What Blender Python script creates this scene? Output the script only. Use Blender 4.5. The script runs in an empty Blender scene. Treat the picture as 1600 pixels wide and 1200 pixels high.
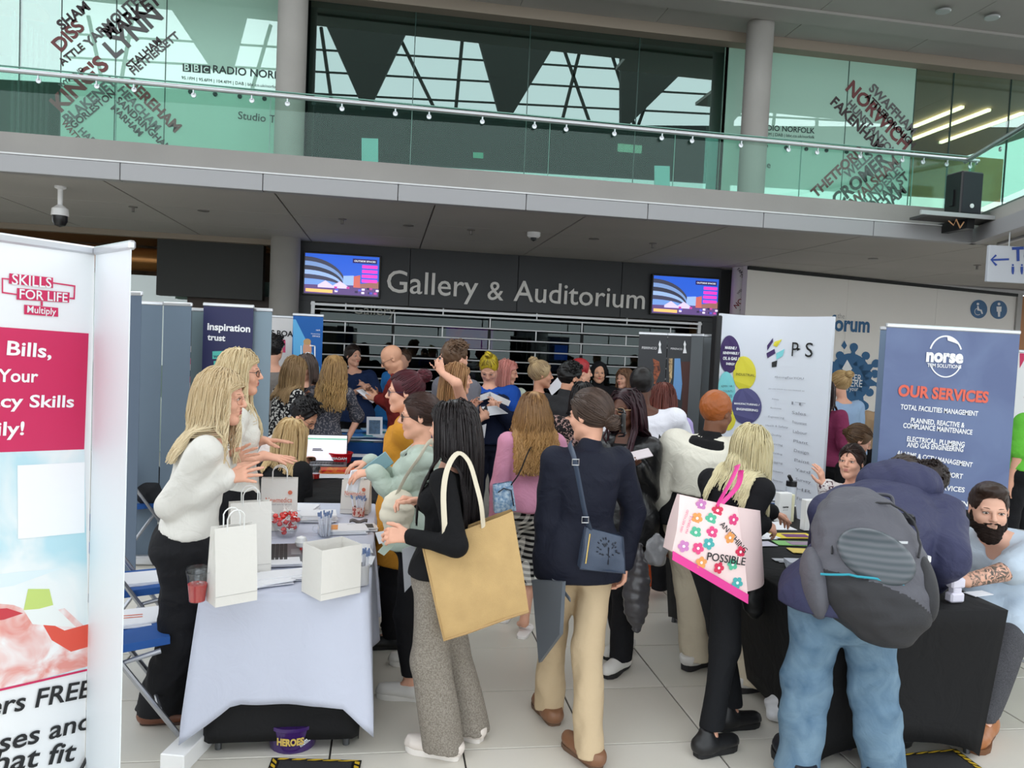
import bpy, math, random
import numpy as np
from mathutils import Vector, Matrix
sc = bpy.context.scene
COL = sc.collection
V3 = lambda *a: np.array(a if len(a) > 1 else a[0], float)
def nrm(v):
    v = np.asarray(v, float); return v / max(1e-9, np.linalg.norm(v))

# ------------------------------------------------------------------ camera, sky, exposure
FPX = 1220.0; EYE = 1.75
def pixdir(px, py): return V3((px-800)/FPX, -(py-600)/FPX, -1.0)
_vY = nrm(pixdir(605, 531)); _h2 = nrm(pixdir(1605, 577))
_vZ = nrm(np.cross(_h2, _vY)); _vZ = _vZ if _vZ[1] > 0 else -_vZ
_vX = np.cross(_vY, _vZ)
RC = np.stack([_vX, _vY, _vZ])            # camera axes -> world axes
cam_d = bpy.data.cameras.new('camera'); cam = bpy.data.objects.new('camera', cam_d); COL.objects.link(cam)
cam_d.sensor_width = 36; cam_d.lens = FPX/1600*36; cam_d.clip_start = .05; cam_d.clip_end = 200
M = Matrix([list(r) for r in RC]).to_4x4(); M.translation = (0, 0, EYE); cam.matrix_world = M
sc.camera = cam
world = bpy.data.worlds.new('overcast_sky'); sc.world = world; world.use_nodes = True
_bg = world.node_tree.nodes['Background']; _bg.inputs[0].default_value = (.90, .96, 1.0, 1); _bg.inputs[1].default_value = 2.5
sc.view_settings.view_transform = 'Standard'; sc.view_settings.look = 'None'
sc.view_settings.gamma = 1; sc.view_settings.use_curve_mapping = False; sc.view_settings.exposure = 0.0
sc.cycles.max_bounces = 7; sc.cycles.transparent_max_bounces = 12; sc.cycles.caustics_reflective = False; sc.cycles.caustics_refractive = False
sc.cycles.use_denoising = True

def ray(px, py): return RC @ pixdir(px, py)
def at(px, py, Y):                         # the point of the place seen at a pixel, at depth Y
    d = ray(px, py); return V3(0, 0, EYE) + d*(Y/d[1])
def atz(px, py, z=0.0):                    # ... on a horizontal plane
    d = ray(px, py); return V3(0, 0, EYE) + d*((z-EYE)/d[2])

# ------------------------------------------------------------------ materials
def lin(c):
    c = [x/255. for x in c]
    return tuple([(x/12.92 if x <= .04045 else ((x+.055)/1.055)**2.4) for x in c])
MATS = {}
def mat(name, rgb, rough=.6, metal=0, spec=.5, bump=0, bscale=200, var=0, vscale=8, rgb2=None, pattern=None, pscale=10, emit=0, alpha=None, coat=0, attr=None, wr=0):
    """principled material; colours are sRGB 0-255; pattern adds grain, weave or print as colour"""
    if name in MATS: return MATS[name]
    m = bpy.data.materials.new(name); m.use_nodes = True; MATS[name] = m
    nt = m.node_tree; N = nt.nodes; L = nt.links; b = N['Principled BSDF']
    c = lin(rgb)+(1,); c2 = (lin(rgb2)+(1,)) if rgb2 else tuple([x*.55 for x in c[:3]])+(1,)
    b.inputs['Base Color'].default_value = c; b.inputs['Roughness'].default_value = rough
    b.inputs['Metallic'].default_value = metal; b.inputs['Specular IOR Level'].default_value = spec
    b.inputs['Coat Weight'].default_value = coat
    m.diffuse_color = c
    tc = N.new('ShaderNodeTexCoord'); src = tc.outputs['Object']
    def noise(sc_, det=3, dist=0):
        n = N.new('ShaderNodeTexNoise'); n.inputs['Scale'].default_value = sc_; n.inputs['Detail'].default_value = det
        n.inputs['Distortion'].default_value = dist; L.new(src, n.inputs['Vector']); return n.outputs['Fac']
    def ramp(f, a, b_):
        r = N.new('ShaderNodeMapRange'); r.inputs[1].default_value = a; r.inputs[2].default_value = b_; L.new(f, r.inputs[0]); return r.outputs[0]
    def mix(f, ca, cb):
        x = N.new('ShaderNodeMix'); x.data_type = 'RGBA'
        if hasattr(f, 'links'): L.new(f, x.inputs[0])
        else: x.inputs[0].default_value = f
        for i, cc in ((6, ca), (7, cb)):
            if hasattr(cc, 'links'): L.new(cc, x.inputs[i])
            else: x.inputs[i].default_value = cc
        return x.outputs[2]
    out = None
    if attr:
        a = N.new('ShaderNodeAttribute'); a.attribute_name = attr; out = mix(a.outputs['Fac'], c, c2)
    elif pattern in ('speckle', 'floral', 'tweed', 'cloud', 'stain'):
        if pattern == 'speckle': f = ramp(noise(pscale, 2), .52, .56)
        elif pattern == 'floral': f = ramp(noise(pscale, 1, 2), .54, .58)
        elif pattern == 'tweed': f = ramp(noise(pscale, 1), .3, .7)
        elif pattern == 'stain': f = ramp(noise(pscale, 5, 1), .35, .75)
        else: f = ramp(noise(pscale, 3, 1), .35, .65)
        out = mix(f, c, c2)
    elif pattern == 'plaid':
        def wave(ax):
            w = N.new('ShaderNodeTexWave'); w.bands_direction = ax; w.inputs['Scale'].default_value = pscale; L.new(src, w.inputs['Vector'])
            return ramp(w.outputs['Fac'], .45, .55)
        a = N.new('ShaderNodeMath'); a.operation = 'ADD'; L.new(wave('Z'), a.inputs[0])
        w2 = N.new('ShaderNodeTexWave'); w2.bands_direction = 'DIAGONAL'; w2.inputs['Scale'].default_value = pscale
        mp = N.new('ShaderNodeMapping'); mp.inputs['Scale'].default_value = (1.6, 1.6, 0); L.new(src, mp.inputs[0]); L.new(mp.outputs[0], w2.inputs['Vector'])
        L.new(ramp(w2.outputs['Fac'], .45, .55), a.inputs[1])
        r = N.new('ShaderNodeMath'); r.operation = 'MULTIPLY'; r.inputs[1].default_value = .5; L.new(a.outputs[0], r.inputs[0]); out = mix(r.outputs[0], c, c2)
    elif pattern == 'bands':
        w = N.new('ShaderNodeTexWave'); w.bands_direction = 'Z'; w.inputs['Scale'].default_value = pscale; w.inputs['Distortion'].default_value = .6; L.new(src, w.inputs['Vector']); out = mix(w.outputs['Fac'], c, c2)
    if var:
        f = ramp(noise(vscale, 3), .3, .7)
        mm = N.new('ShaderNodeMath'); mm.operation = 'MULTIPLY'; mm.inputs[1].default_value = var; L.new(f, mm.inputs[0])
        out = mix(mm.outputs[0], out if out else c, tuple([x*.45 for x in c[:3]])+(1,))
    if out: L.new(out, b.inputs['Base Color'])
    if bump or wr:
        bp = N.new('ShaderNodeBump'); bp.inputs['Strength'].default_value = 1.0; bp.inputs['Distance'].default_value = bump or .004
        h = noise(bscale, 2) if bump else None
        if wr:                                   # soft cloth wrinkles
            bp.inputs['Distance'].default_value = max(bump, wr); hw = noise(9, 3, 1.2)
            if h is not None:
                q = N.new('ShaderNodeMath'); q.operation = 'MULTIPLY_ADD'; L.new(h, q.inputs[0]); q.inputs[1].default_value = min(1, bump/wr); L.new(hw, q.inputs[2]); h = q.outputs[0]
            else: h = hw
        L.new(h, bp.inputs['Height']); L.new(bp.outputs[0], b.inputs['Normal'])
    if emit:
        b.inputs['Emission Strength'].default_value = emit
        if out: L.new(out, b.inputs['Emission Color'])
        else: b.inputs['Emission Color'].default_value = c
    if alpha is not None: b.inputs['Alpha'].default_value = alpha
    return m
def glass(name, tint, refl=.08, rough=.0, base=None, through=1.0, gtint=(1, 1, 1)):
    """sheet glass: tinted see-through mixed with a mirror share; base = an opaque film behind it"""
    if name in MATS: return MATS[name]
    m = bpy.data.materials.new(name); m.use_nodes = True; MATS[name] = m; nt = m.node_tree; N = nt.nodes; L = nt.links
    N.remove(N['Principled BSDF']); out = N['Material Output']
    t = N.new('ShaderNodeBsdfTransparent'); t.inputs[0].default_value = tuple(tint)+(1,); cur = t.outputs[0]
    if base:
        d = N.new('ShaderNodeBsdfDiffuse'); d.inputs[0].default_value = lin(base)+(1,)
        x = N.new('ShaderNodeMixShader'); x.inputs[0].default_value = through; L.new(d.outputs[0], x.inputs[1]); L.new(cur, x.inputs[2]); cur = x.outputs[0]
    g = N.new('ShaderNodeBsdfGlossy'); g.inputs['Roughness'].default_value = rough; g.inputs[0].default_value = tuple(gtint)+(1,)
    x = N.new('ShaderNodeMixShader'); x.inputs[0].default_value = refl; L.new(cur, x.inputs[1]); L.new(g.outputs[0], x.inputs[2]); L.new(x.outputs[0], out.inputs[0])
    return m

# ------------------------------------------------------------------ object helpers
def tag(o, label=None, cat=None, group=None, kind=None):
    for k, v in (('label', label), ('category', cat), ('group', group), ('kind', kind)):
        if v: o[k] = v
    return o
def mk(name, V, F, m=None, parent=None, smooth=False, mi=None, attr=None, M=None):
    me = bpy.data.meshes.new(name); V = np.asarray(V, np.float32)
    if isinstance(F, np.ndarray) and F.ndim == 2:
        n, k = F.shape; me.vertices.add(len(V)); me.vertices.foreach_set('co', V.ravel())
        me.loops.add(n*k); me.loops.foreach_set('vertex_index', F.astype(np.int32).ravel())
        me.polygons.add(n); me.polygons.foreach_set('loop_start', np.arange(0, n*k, k, dtype=np.int32))
        me.update(calc_edges=True)
    else:
        me.from_pydata([tuple(map(float, v)) for v in V], [], [tuple(map(int, f)) for f in F]); me.update()
    for mm in (m if isinstance(m, (list, tuple)) else [m]):
        if mm: me.materials.append(mm)
    if mi is not None: me.polygons.foreach_set('material_index', np.asarray(mi, np.int32))
    if smooth: me.polygons.foreach_set('use_smooth', np.ones(len(me.polygons), bool))
    if attr:
        for an, av in attr.items():
            a = me.attributes.new(an, 'FLOAT', 'POINT'); a.data.foreach_set('value', np.asarray(av, np.float32))
    o = bpy.data.objects.new(name, me); COL.objects.link(o)
    if parent: o.parent = parent
    if M is not None: o.matrix_local = M if isinstance(M, Matrix) else Matrix(M)
    return o
def empty(name, loc=(0, 0, 0), rz=0, label=None, cat=None, group=None, kind=None, M=None):
    o = bpy.data.objects.new(name, None); COL.objects.link(o); o.empty_display_size = .05
    if M is not None: o.matrix_local = M
    else: o.location = tuple(loc); o.rotation_euler = (0, 0, rz)
    return tag(o, label, cat, group, kind)
class MB:
    """collects shapes into one mesh"""
    def __init__(s): s.V = []; s.F = []; s.n = 0; s.mi = []
    def add(s, V, F, mi=0):
        V = np.asarray(V, float); s.V.append(V); s.F += [tuple(int(i)+s.n for i in f) for f in F]; s.mi += [mi]*len(F); s.n += len(V); return s
    def box(s, c, d, rz=0, mi=0, bev=0, R=None):
        x, y, z = [k/2. for k in d]
        if bev:
            b = min(bev, x*.9, y*.9, z*.9); V = []
            for sx in (-1, 1):
                for sy in (-1, 1):
                    for sz in (-1, 1): V += [(sx*(x-b), sy*(y-b), sz*z), (sx*(x-b), sy*y, sz*(z-b)), (sx*x, sy*(y-b), sz*(z-b))]
            ix = lambda a, b_, c_: ((a > 0)*4+(b_ > 0)*2+(c_ > 0))*3
            F = []
            for sg in (-1, 1):
                for k in range(3):      # faces: k=0 z, 1 y, 2 x
                    q = [(-1, -1), (1, -1), (1, 1), (-1, 1)]
                    def vid(a, b_, kk=k, sg=sg):
                        t = {0: (a, b_, sg), 1: (a, sg, b_), 2: (sg, a, b_)}[kk]; return ix(*t)+kk
                    f = [vid(*t) for t in q]; flip = (sg > 0) != (k != 1)
                    F.append(f if not flip else f[::-1])
            for a in (-1, 1):
                for b_ in (-1, 1):
                    for (k1, k2, g) in ((0, 1, lambda e: (e, a, b_)), (0, 2, lambda e: (a, e, b_)), (1, 2, lambda e: (a, b_, e))):
                        p, q = ix(*g(-1)), ix(*g(1)); F.append([p+k1, q+k1, q+k2, p+k2])
            for a in (-1, 1):
                for b_ in (-1, 1):
                    for c_ in (-1, 1): i = ix(a, b_, c_); F.append([i, i+1, i+2])
            V = np.array(V)
        else:
            V = np.array([(a*x, b*y, c_*z) for a in (-1, 1) for b in (-1, 1) for c_ in (-1, 1)])
            F = [(0, 1, 3, 2), (4, 6, 7, 5), (0, 4, 5, 1), (2, 3, 7, 6), (0, 2, 6, 4), (1, 5, 7, 3)]
        if rz: cs, sn = math.cos(rz), math.sin(rz); V = V @ np.array([[cs, sn, 0], [-sn, cs, 0], [0, 0, 1]])
        if R is not None: V = V @ np.asarray(R).T
        return s.add(V+np.asarray(c, float), F, mi)
    def tube(s, P, r, n=8, mi=0, closed=False, flat=1.0):
        P = [np.asarray(p, float) for p in P]; m = len(P); rr = r if hasattr(r, '__len__') else [r]*m
        V = []; up = None
        for i, p in enumerate(P):
            if closed: t = nrm(P[(i+1) % m]-P[i-1])
            else: t = nrm(P[min(i+1, m-1)]-P[max(i-1, 0)])
            if up is None: up = nrm(np.cross(t, (0, 0, 1) if abs(t[2]) < .9 else (1, 0, 0)))
            up = nrm(up-t*np.dot(up, t)); w = np.cross(t, up)
            for j in range(n):
                a = 2*math.pi*j/n; V.append(p+rr[i]*(math.cos(a)*up+flat*math.sin(a)*w))
        F = []
        for i in range(m if closed else m-1):
            i2 = (i+1) % m
            for j in range(n): k = (j+1) % n; F.append((i*n+j, i*n+k, i2*n+k, i2*n+j))
        if not closed: F += [tuple(range(n))[::-1], tuple(range((m-1)*n, m*n))]
        return s.add(V, F, mi)
    def lathe(s, prof, c=(0, 0, 0), n=20, mi=0):
        V = []; F = []; m = len(prof)
        for r, z in prof:
            for j in range(n): a = 2*math.pi*j/n; V.append((c[0]+r*math.cos(a), c[1]+r*math.sin(a), c[2]+z))
        for i in range(m-1):
            for j in range(n): k = (j+1) % n; F.append((i*n+j, i*n+k, (i+1)*n+k, (i+1)*n+j))
        if prof[0][0] > 1e-5: F.append(tuple(range(n))[::-1])
        if prof[-1][0] > 1e-5: F.append(tuple(range((m-1)*n, m*n)))
        return s.add(V, F, mi)
    def prism(s, pts, z0, z1, mi=0):
        """outline in xy (counter-clockwise) pushed from z0 to z1"""
        n = len(pts); V = [(x, y, z0) for x, y in pts]+[(x, y, z1) for x, y in pts]
        F = [tuple(range(n))[::-1], tuple(range(n, 2*n))]+[(i, (i+1) % n, (i+1) % n+n, i+n) for i in range(n)]
        return s.add(V, F, mi)
    def sheet(s, fn, nu, nv, mi=0, thick=0):
        """grid surface fn(u,v)->point, u,v in 0..1; with a thickness it becomes a closed slab"""
        U, W = np.meshgrid(np.linspace(0, 1, nu), np.linspace(0, 1, nv), indexing='ij')
        V = np.array([fn(a, b) for a, b in zip(U.ravel(), W.ravel())], float); F = []
        ix = lambda i, j: i*nv+j
        for i in range(nu-1):
            for j in range(nv-1): F.append((ix(i, j), ix(i+1, j), ix(i+1, j+1), ix(i, j+1)))
        if thick:
            G = V.reshape(nu, nv, 3); du = np.gradient(G, axis=0); dv = np.gradient(G, axis=1); nn = np.cross(du, dv)
            nn /= np.maximum(np.linalg.norm(nn, axis=2, keepdims=True), 1e-9); B = (G-nn*thick).reshape(-1, 3); k = nu*nv
            F2 = [tuple(x+k for x in f[::-1]) for f in F]
            for i in range(nu-1): F2 += [(ix(i+1, 0), ix(i, 0), ix(i, 0)+k, ix(i+1, 0)+k), (ix(i, nv-1), ix(i+1, nv-1), ix(i+1, nv-1)+k, ix(i, nv-1)+k)]
            for j in range(nv-1): F2 += [(ix(0, j), ix(0, j+1), ix(0, j+1)+k, ix(0, j)+k), (ix(nu-1, j+1), ix(nu-1, j), ix(nu-1, j)+k, ix(nu-1, j+1)+k)]
            V = np.concatenate([V, B]); F = F+F2
        return s.add(V, F, mi)
    def build(s, name, m, parent=None, smooth=False, M=None):
        o = mk(name, np.concatenate(s.V), s.F, m, parent, False, s.mi, M=M)
        if smooth:
            me = o.data; me.polygons.foreach_set('use_smooth', np.ones(len(me.polygons), bool))
            try: me.set_sharp_from_angle(angle=math.radians(40))
            except Exception: pass
        return o
def boxo(name, c, d, m, parent=None, rz=0, bev=0, R=None): return MB().box(c, d, rz=rz, bev=bev, R=R).build(name, m, parent)
_tc = {}
def text_mesh(s, bold=0, ext=.0, spacing=1.0):
    key = (s, bold, ext, spacing)
    if key in _tc: return _tc[key]
    cu = bpy.data.curves.new('t', 'FONT'); cu.body = s; cu.size = 1; cu.offset = bold; cu.extrude = ext; cu.resolution_u = 3; cu.space_character = spacing; cu.fill_mode = 'FRONT' if not ext else 'BOTH'
    o = bpy.data.objects.new('t', cu); COL.objects.link(o); dg = bpy.context.evaluated_depsgraph_get()
    me = bpy.data.meshes.new_from_object(o.evaluated_get(dg)); bpy.data.objects.remove(o); bpy.data.curves.remove(cu)
    co = np.empty(len(me.vertices)*3, np.float32); me.vertices.foreach_get('co', co); co = co.reshape(-1, 3)
    F = [tuple(p.vertices) for p in me.polygons]; bpy.data.meshes.remove(me); _tc[key] = (co, F); return _tc[key]
def smooth_path(P, k=5):
    """smooth path through points"""
    P = [V3(p) for p in P]; Q = [P[0]*2-P[1]]+P+[P[-1]*2-P[-2]]; out = []
    for i in range(1, len(Q)-2):
        for j in range(k): t = j/k; out.append(.5*((2*Q[i])+(Q[i+1]-Q[i-1])*t+(2*Q[i-1]-5*Q[i]+4*Q[i+1]-Q[i+2])*t*t+(3*Q[i]-Q[i-1]-3*Q[i+1]+Q[i+2])*t**3))
    return out+[P[-1]]
class Plane:
    """a flat face in the place: origin, along-vector u, up-vector v, normal n towards the viewer"""
    def __init__(s, O, u, v=(0, 0, 1)):
        s.O = V3(O); s.u = nrm(u); v = V3(v); s.v = nrm(v-s.u*np.dot(v, s.u)); s.n = np.cross(s.u, s.v)
        s.M = Matrix([[s.u[i], s.v[i], s.n[i], s.O[i]] for i in range(3)]+[[0, 0, 0, 1]])
    def hit(s, px, py):
        d = ray(px, py); e = V3(0, 0, EYE); t = np.dot(s.O-e, s.n)/np.dot(d, s.n); p = e+d*t-s.O; return np.dot(p, s.u), np.dot(p, s.v)
    def w(s, u, v, o=0): return s.O+s.u*u+s.v*v+s.n*o
def label_text(pl, string, a, b, m, parent, off=.004, bold=0, ext=0, name='lettering', squash=1.0, spacing=1.0, height=None):
    """writes string on plane pl from pixel a to pixel b along the baseline"""
    ua, va = pl.hit(*a); ub, vb = pl.hit(*b); co, F = text_mesh(string, bold, ext, spacing)
    w = co[:, 0].max()-co[:, 0].min(); L = math.hypot(ub-ua, vb-va); s = L/w
    ang = math.atan2(vb-va, ub-ua); sy = s*squash
    if height:                             # pixel height of a capital at a
        uh, vh = pl.hit(a[0], a[1]-height); sy = math.hypot(uh-ua, vh-va)/.70
    x = (co[:, 0]-co[:, 0].min())*s; y = co[:, 1]*sy; cs, sn = math.cos(ang), math.sin(ang)
    V = np.stack([ua+x*cs-y*sn, va+x*sn+y*cs, co[:, 2]*s+off], 1)
    return mk(name, V, F, m, parent)
def uv_text(string, u, v, size, m, parent, off=.002, bold=0, ang=0, center=True, name='lettering', fit=None, mp=None):
    co, F = text_mesh(string, bold); x = co[:, 0]-(co[:, 0].min()+co[:, 0].max())/2*(1 if center else 0); s = size
    if fit: s = fit/(co[:, 0].max()-co[:, 0].min())
    cs, sn = math.cos(ang), math.sin(ang); X = x*s; Y = co[:, 1]*(size if fit else s)
    V = np.stack([u+X*cs-Y*sn, v+X*sn+Y*cs, np.full(len(X), off)], 1)
    if mp: V = np.array([mp(*p) for p in V])
    return mk(name, V, F, m, parent)
def shape(pl, pts, m, parent, off=.002, name='printed_shape', px=True, th=.0006):
    """flat print: outline given in pixels (or u,v) on plane pl"""
    q = [pl.hit(*p) for p in pts] if px else pts
    A = sum(q[i][0]*q[(i+1) % len(q)][1]-q[(i+1) % len(q)][0]*q[i][1] for i in range(len(q)))
    if A < 0: q = q[::-1]
    return MB().prism(q, off-th, off).build(name, m, parent)
def circ(c, r, n=28, ry=None, a0=0): ry = ry or r; return [(c[0]+r*math.cos(a0+2*math.pi*i/n), c[1]+ry*math.sin(a0+2*math.pi*i/n)) for i in range(n)]
# ------------------------------------------------------------------ implicit-surface body builder
def E_cap(p, a, b, ra, rb):
    ba = b-a; L = max(1e-9, float(np.dot(ba, ba)))
    q = [p[i]-a[i] for i in range(3)]; h = np.clip((q[0]*ba[0]+q[1]*ba[1]+q[2]*ba[2])/L, 0, 1)
    return np.sqrt(sum((q[i]-h*ba[i])**2 for i in range(3)))-(ra+(rb-ra)*h)
def E_ell(p, c, r, R=None):
    q = [p[i]-c[i] for i in range(3)]
    if R is not None: q = [q[0]*R[0, i]+q[1]*R[1, i]+q[2]*R[2, i] for i in range(3)]
    k0 = np.sqrt(sum((q[i]/r[i])**2 for i in range(3))); k1 = np.sqrt(sum((q[i]/r[i]**2)**2 for i in range(3)))
    return k0*(k0-1)/np.maximum(k1, 1e-6)
def E_loft(p, C, A, B, u):
    w = nrm(C[-1]-C[0]); u = nrm(u-w*np.dot(u, w)); f = np.cross(w, u)
    ti = (C-C[0]) @ w; t = (p[0]-C[0][0])*w[0]+(p[1]-C[0][1])*w[1]+(p[2]-C[0][2])*w[2]
    cx = [np.interp(t, ti, C[:, i]) for i in range(3)]; a = np.interp(t, ti, A); b = np.interp(t, ti, B)
    q = [p[i]-cx[i] for i in range(3)]
    x = q[0]*u[0]+q[1]*u[1]+q[2]*u[2]; y = q[0]*f[0]+q[1]*f[1]+q[2]*f[2]
    d = (np.sqrt((x/a)**2+(y/b)**2)-1)*np.minimum(a, b)
    return np.maximum(d, np.maximum(-t, t-ti[-1]))
class Field:
    def __init__(s): s.ops = []; s.bb = []
    def _bb(s, lo, hi, k): s.bb.append((np.array(lo)-k, np.array(hi)+k))
    def cap(s, a, b, ra, rb=None, k=.02, mode='u'):
        a = V3(a); b = V3(b); rb = ra if rb is None else rb; r = max(ra, rb)
        lo = np.minimum(a, b)-r; hi = np.maximum(a, b)+r; s.ops.append((mode, lambda p: E_cap(p, a, b, ra, rb), lo, hi, k)); return s
    def chain(s, P, R, k=.02):
        for i in range(len(P)-1): s.cap(P[i], P[i+1], R[i], R[i+1], k)
        return s
    def ell(s, c, r, R=None, k=.02, mode='u'):
        c = V3(c); r = V3(r) if hasattr(r, '__len__') else V3(r, r, r); m = r.max()
        s.ops.append((mode, lambda p: E_ell(p, c, r, R), c-m, c+m, k)); return s
    def loft(s, C, A, B, u=(1, 0, 0), k=.02):
        C = np.array(C, float); A = np.array(A, float); B = np.array(B, float); m = max(A.max(), B.max()); u = V3(u)
        s.ops.append(('u', lambda p: E_loft(p, C, A, B, u), C.min(0)-m, C.max(0)+m, k)); return s
    def clip(s, pt, n, k=0):                # keeps the side that n points away from
        pt = V3(pt); n = nrm(n); s.ops.append(('c', lambda p: (p[0]-pt[0])*n[0]+(p[1]-pt[1])*n[1]+(p[2]-pt[2])*n[2], None, None, k)); return s
    def noise(s, amp, f, seed=0, f2=None, lo=None, hi=None):
        rs = np.random.RandomState(seed); K = rs.normal(size=(5, 3))*(f if not hasattr(f, '__len__') else np.array(f)); ph = rs.uniform(0, 6.3, 5)
        def g(p):
            w = np.sin(K[0][0]*p[0]+K[0][1]*p[1]+K[0][2]*p[2]+ph[0])
            q = np.sin(K[1][0]*p[0]+K[1][1]*p[1]+K[1][2]*p[2]+ph[1]+1.7*w)+np.sin(K[2][0]*p[0]+K[2][1]*p[1]+K[2][2]*p[2]+ph[2]-1.3*w)+.6*np.abs(np.sin(1.3*(K[3][0]*p[0]+K[3][1]*p[1]+K[3][2]*p[2])+ph[3]+2*w))
            return amp*q/2
        s.ops.append(('n', g, lo, hi, 0)); return s
    def fn(s, g): s.ops.append(('n', g, None, None, 0)); return s
    def bounds(s):
        lo = np.min([o[2] for o in s.ops if o[0] == 'u'], 0); hi = np.max([o[3] for o in s.ops if o[0] == 'u'], 0); return lo, hi
    def grid(s, v, lo=None, hi=None):
        l0, h0 = s.bounds(); lo = l0-2*v if lo is None else np.maximum(lo, l0-2*v); hi = h0+2*v if hi is None else np.minimum(hi, h0+2*v)
        lo = np.floor(lo/v)*v; n = np.maximum(2, np.ceil((hi-lo)/v).astype(int)+1)
        ax = [(lo[i]+np.arange(n[i])*v).astype(np.float32) for i in range(3)]
        F = np.full(n, 1.0, np.float32)
        for mode, fn, a, b, k in s.ops:
            if a is None: sl = [slice(0, n[i]) for i in range(3)]
            else:
                pad = k+2.5*v if mode == 'u' else 2.5*v+k
                i0 = np.clip(np.floor((a-pad-lo)/v).astype(int), 0, n); i1 = np.clip(np.ceil((b+pad-lo)/v).astype(int)+1, 0, n)
                if (i1 <= i0).any(): continue
                sl = [slice(i0[i], i1[i]) for i in range(3)]
            p = (ax[0][sl[0]][:, None, None], ax[1][sl[1]][None, :, None], ax[2][sl[2]][None, None, :])
            sl = tuple(sl); d = fn(p).astype(np.float32); G = F[sl]
            if mode == 'u':
                if k > 0: h = np.maximum(k-np.abs(G-d), 0)/k; F[sl] = np.minimum(G, d)-h*h*k*.25
                else: F[sl] = np.minimum(G, d)
            elif mode == 's':
                d = -d
                if k > 0: h = np.maximum(k-np.abs(G-d), 0)/k; F[sl] = np.maximum(G, d)+h*h*k*.25
                else: F[sl] = np.maximum(G, d)
            elif mode == 'c': F[sl] = np.maximum(G, d)
            elif mode == 'n': F[sl] = G+d
        for i in range(3):
            e = [slice(None)]*3; e[i] = 0; F[tuple(e)] = np.maximum(F[tuple(e)], .001); e[i] = -1; F[tuple(e)] = np.maximum(F[tuple(e)], .001)
        return F, lo, v
_EC = [(0, 4), (1, 5), (2, 6), (3, 7), (0, 2), (1, 3), (4, 6), (5, 7), (0, 1), (2, 3), (4, 5), (6, 7)]
_CO = np.array([[i >> 2 & 1, i >> 1 & 1, i & 1] for i in range(8)], np.float32)
def surfnet(F, lo, v):
    S = F < 0; n = F.shape
    c = [S[d >> 2 & 1:n[0]-1+(d >> 2 & 1), d >> 1 & 1:n[1]-1+(d >> 1 & 1), d & 1:n[2]-1+(d & 1)] for d in range(8)]
    s = sum(x.astype(np.int8) for x in c); I, J, K = np.nonzero((s > 0) & (s < 8))
    if len(I) == 0: return np.zeros((0, 3)), np.zeros((0, 4), int)
    val = np.stack([F[I+(d >> 2 & 1), J+(d >> 1 & 1), K+(d & 1)] for d in range(8)], 1)
    P = np.zeros((len(I), 3), np.float32); C = np.zeros(len(I), np.float32)
    for a, b in _EC:
        va, vb = val[:, a], val[:, b]; m = (va < 0) != (vb < 0); t = np.where(m, va/np.where(m, va-vb, 1), 0)
        P += np.where(m[:, None], _CO[a]+(_CO[b]-_CO[a])*t[:, None], 0); C += m
    P = P/C[:, None]+np.stack([I, J, K], 1); ID = np.full((n[0]-1, n[1]-1, n[2]-1), -1, np.int32); ID[I, J, K] = np.arange(len(I))
    Q = []
    for ax in range(3):
        a = [slice(0, n[i]-1) if i == ax else slice(1, n[i]-1) for i in range(3)]; b = list(a); b[ax] = slice(1, n[ax])
        s0 = S[tuple(a)]; s1 = S[tuple(b)]; m = s0 != s1; i, j, k = np.nonzero(m); o = [i, j, k]; up = s0[i, j, k]
        for q in range(3):
            if q != ax: o[q] = o[q]+1
        u, w = [(1, 2), (2, 0), (0, 1)][ax]
        def cell(du, dw):
            c_ = list(o); c_[u] = c_[u]-du; c_[w] = c_[w]-dw; return ID[c_[0], c_[1], c_[2]]
        q4 = np.stack([cell(1, 1), cell(0, 1), cell(0, 0), cell(1, 0)], 1); q4[~up] = q4[~up][:, ::-1]; Q.append(q4)
    return P*v+lo, np.concatenate(Q)
def mesh_field(fd, v, fine=()):
    """fine: list of (lo, hi, voxel) boxes meshed more finely within the same surface"""
    V, Q = surfnet(*fd.grid(v)); 
    if not fine: return V, Q
    cen = V[Q].mean(1); keep = np.ones(len(Q), bool)
    for lo, hi, _ in fine: keep &= ~((cen > np.array(lo)+v*1.3) & (cen < np.array(hi)-v*1.3)).all(1)
    Q = Q[keep]; VV = [V]; QQ = [Q]; n = len(V)
    for lo, hi, vf in fine:
        v2, q2 = surfnet(*fd.grid(vf, np.array(lo), np.array(hi)))
        if not len(q2): continue
        c2 = v2[q2].mean(1); l, h = np.array(lo), np.array(hi); ok = ((c2 > l+vf*1.6) & (c2 < h-vf*1.6)).all(1)
        l0, h0 = fd.bounds(); ok |= False; QQ.append(q2[ok]+n); VV.append(v2); n += len(v2)
    V = np.concatenate(VV); Q = np.concatenate(QQ); used = np.zeros(len(V), bool); used[Q.ravel()] = True; mp = np.cumsum(used)-1
    return V[used], mp[Q]

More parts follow.
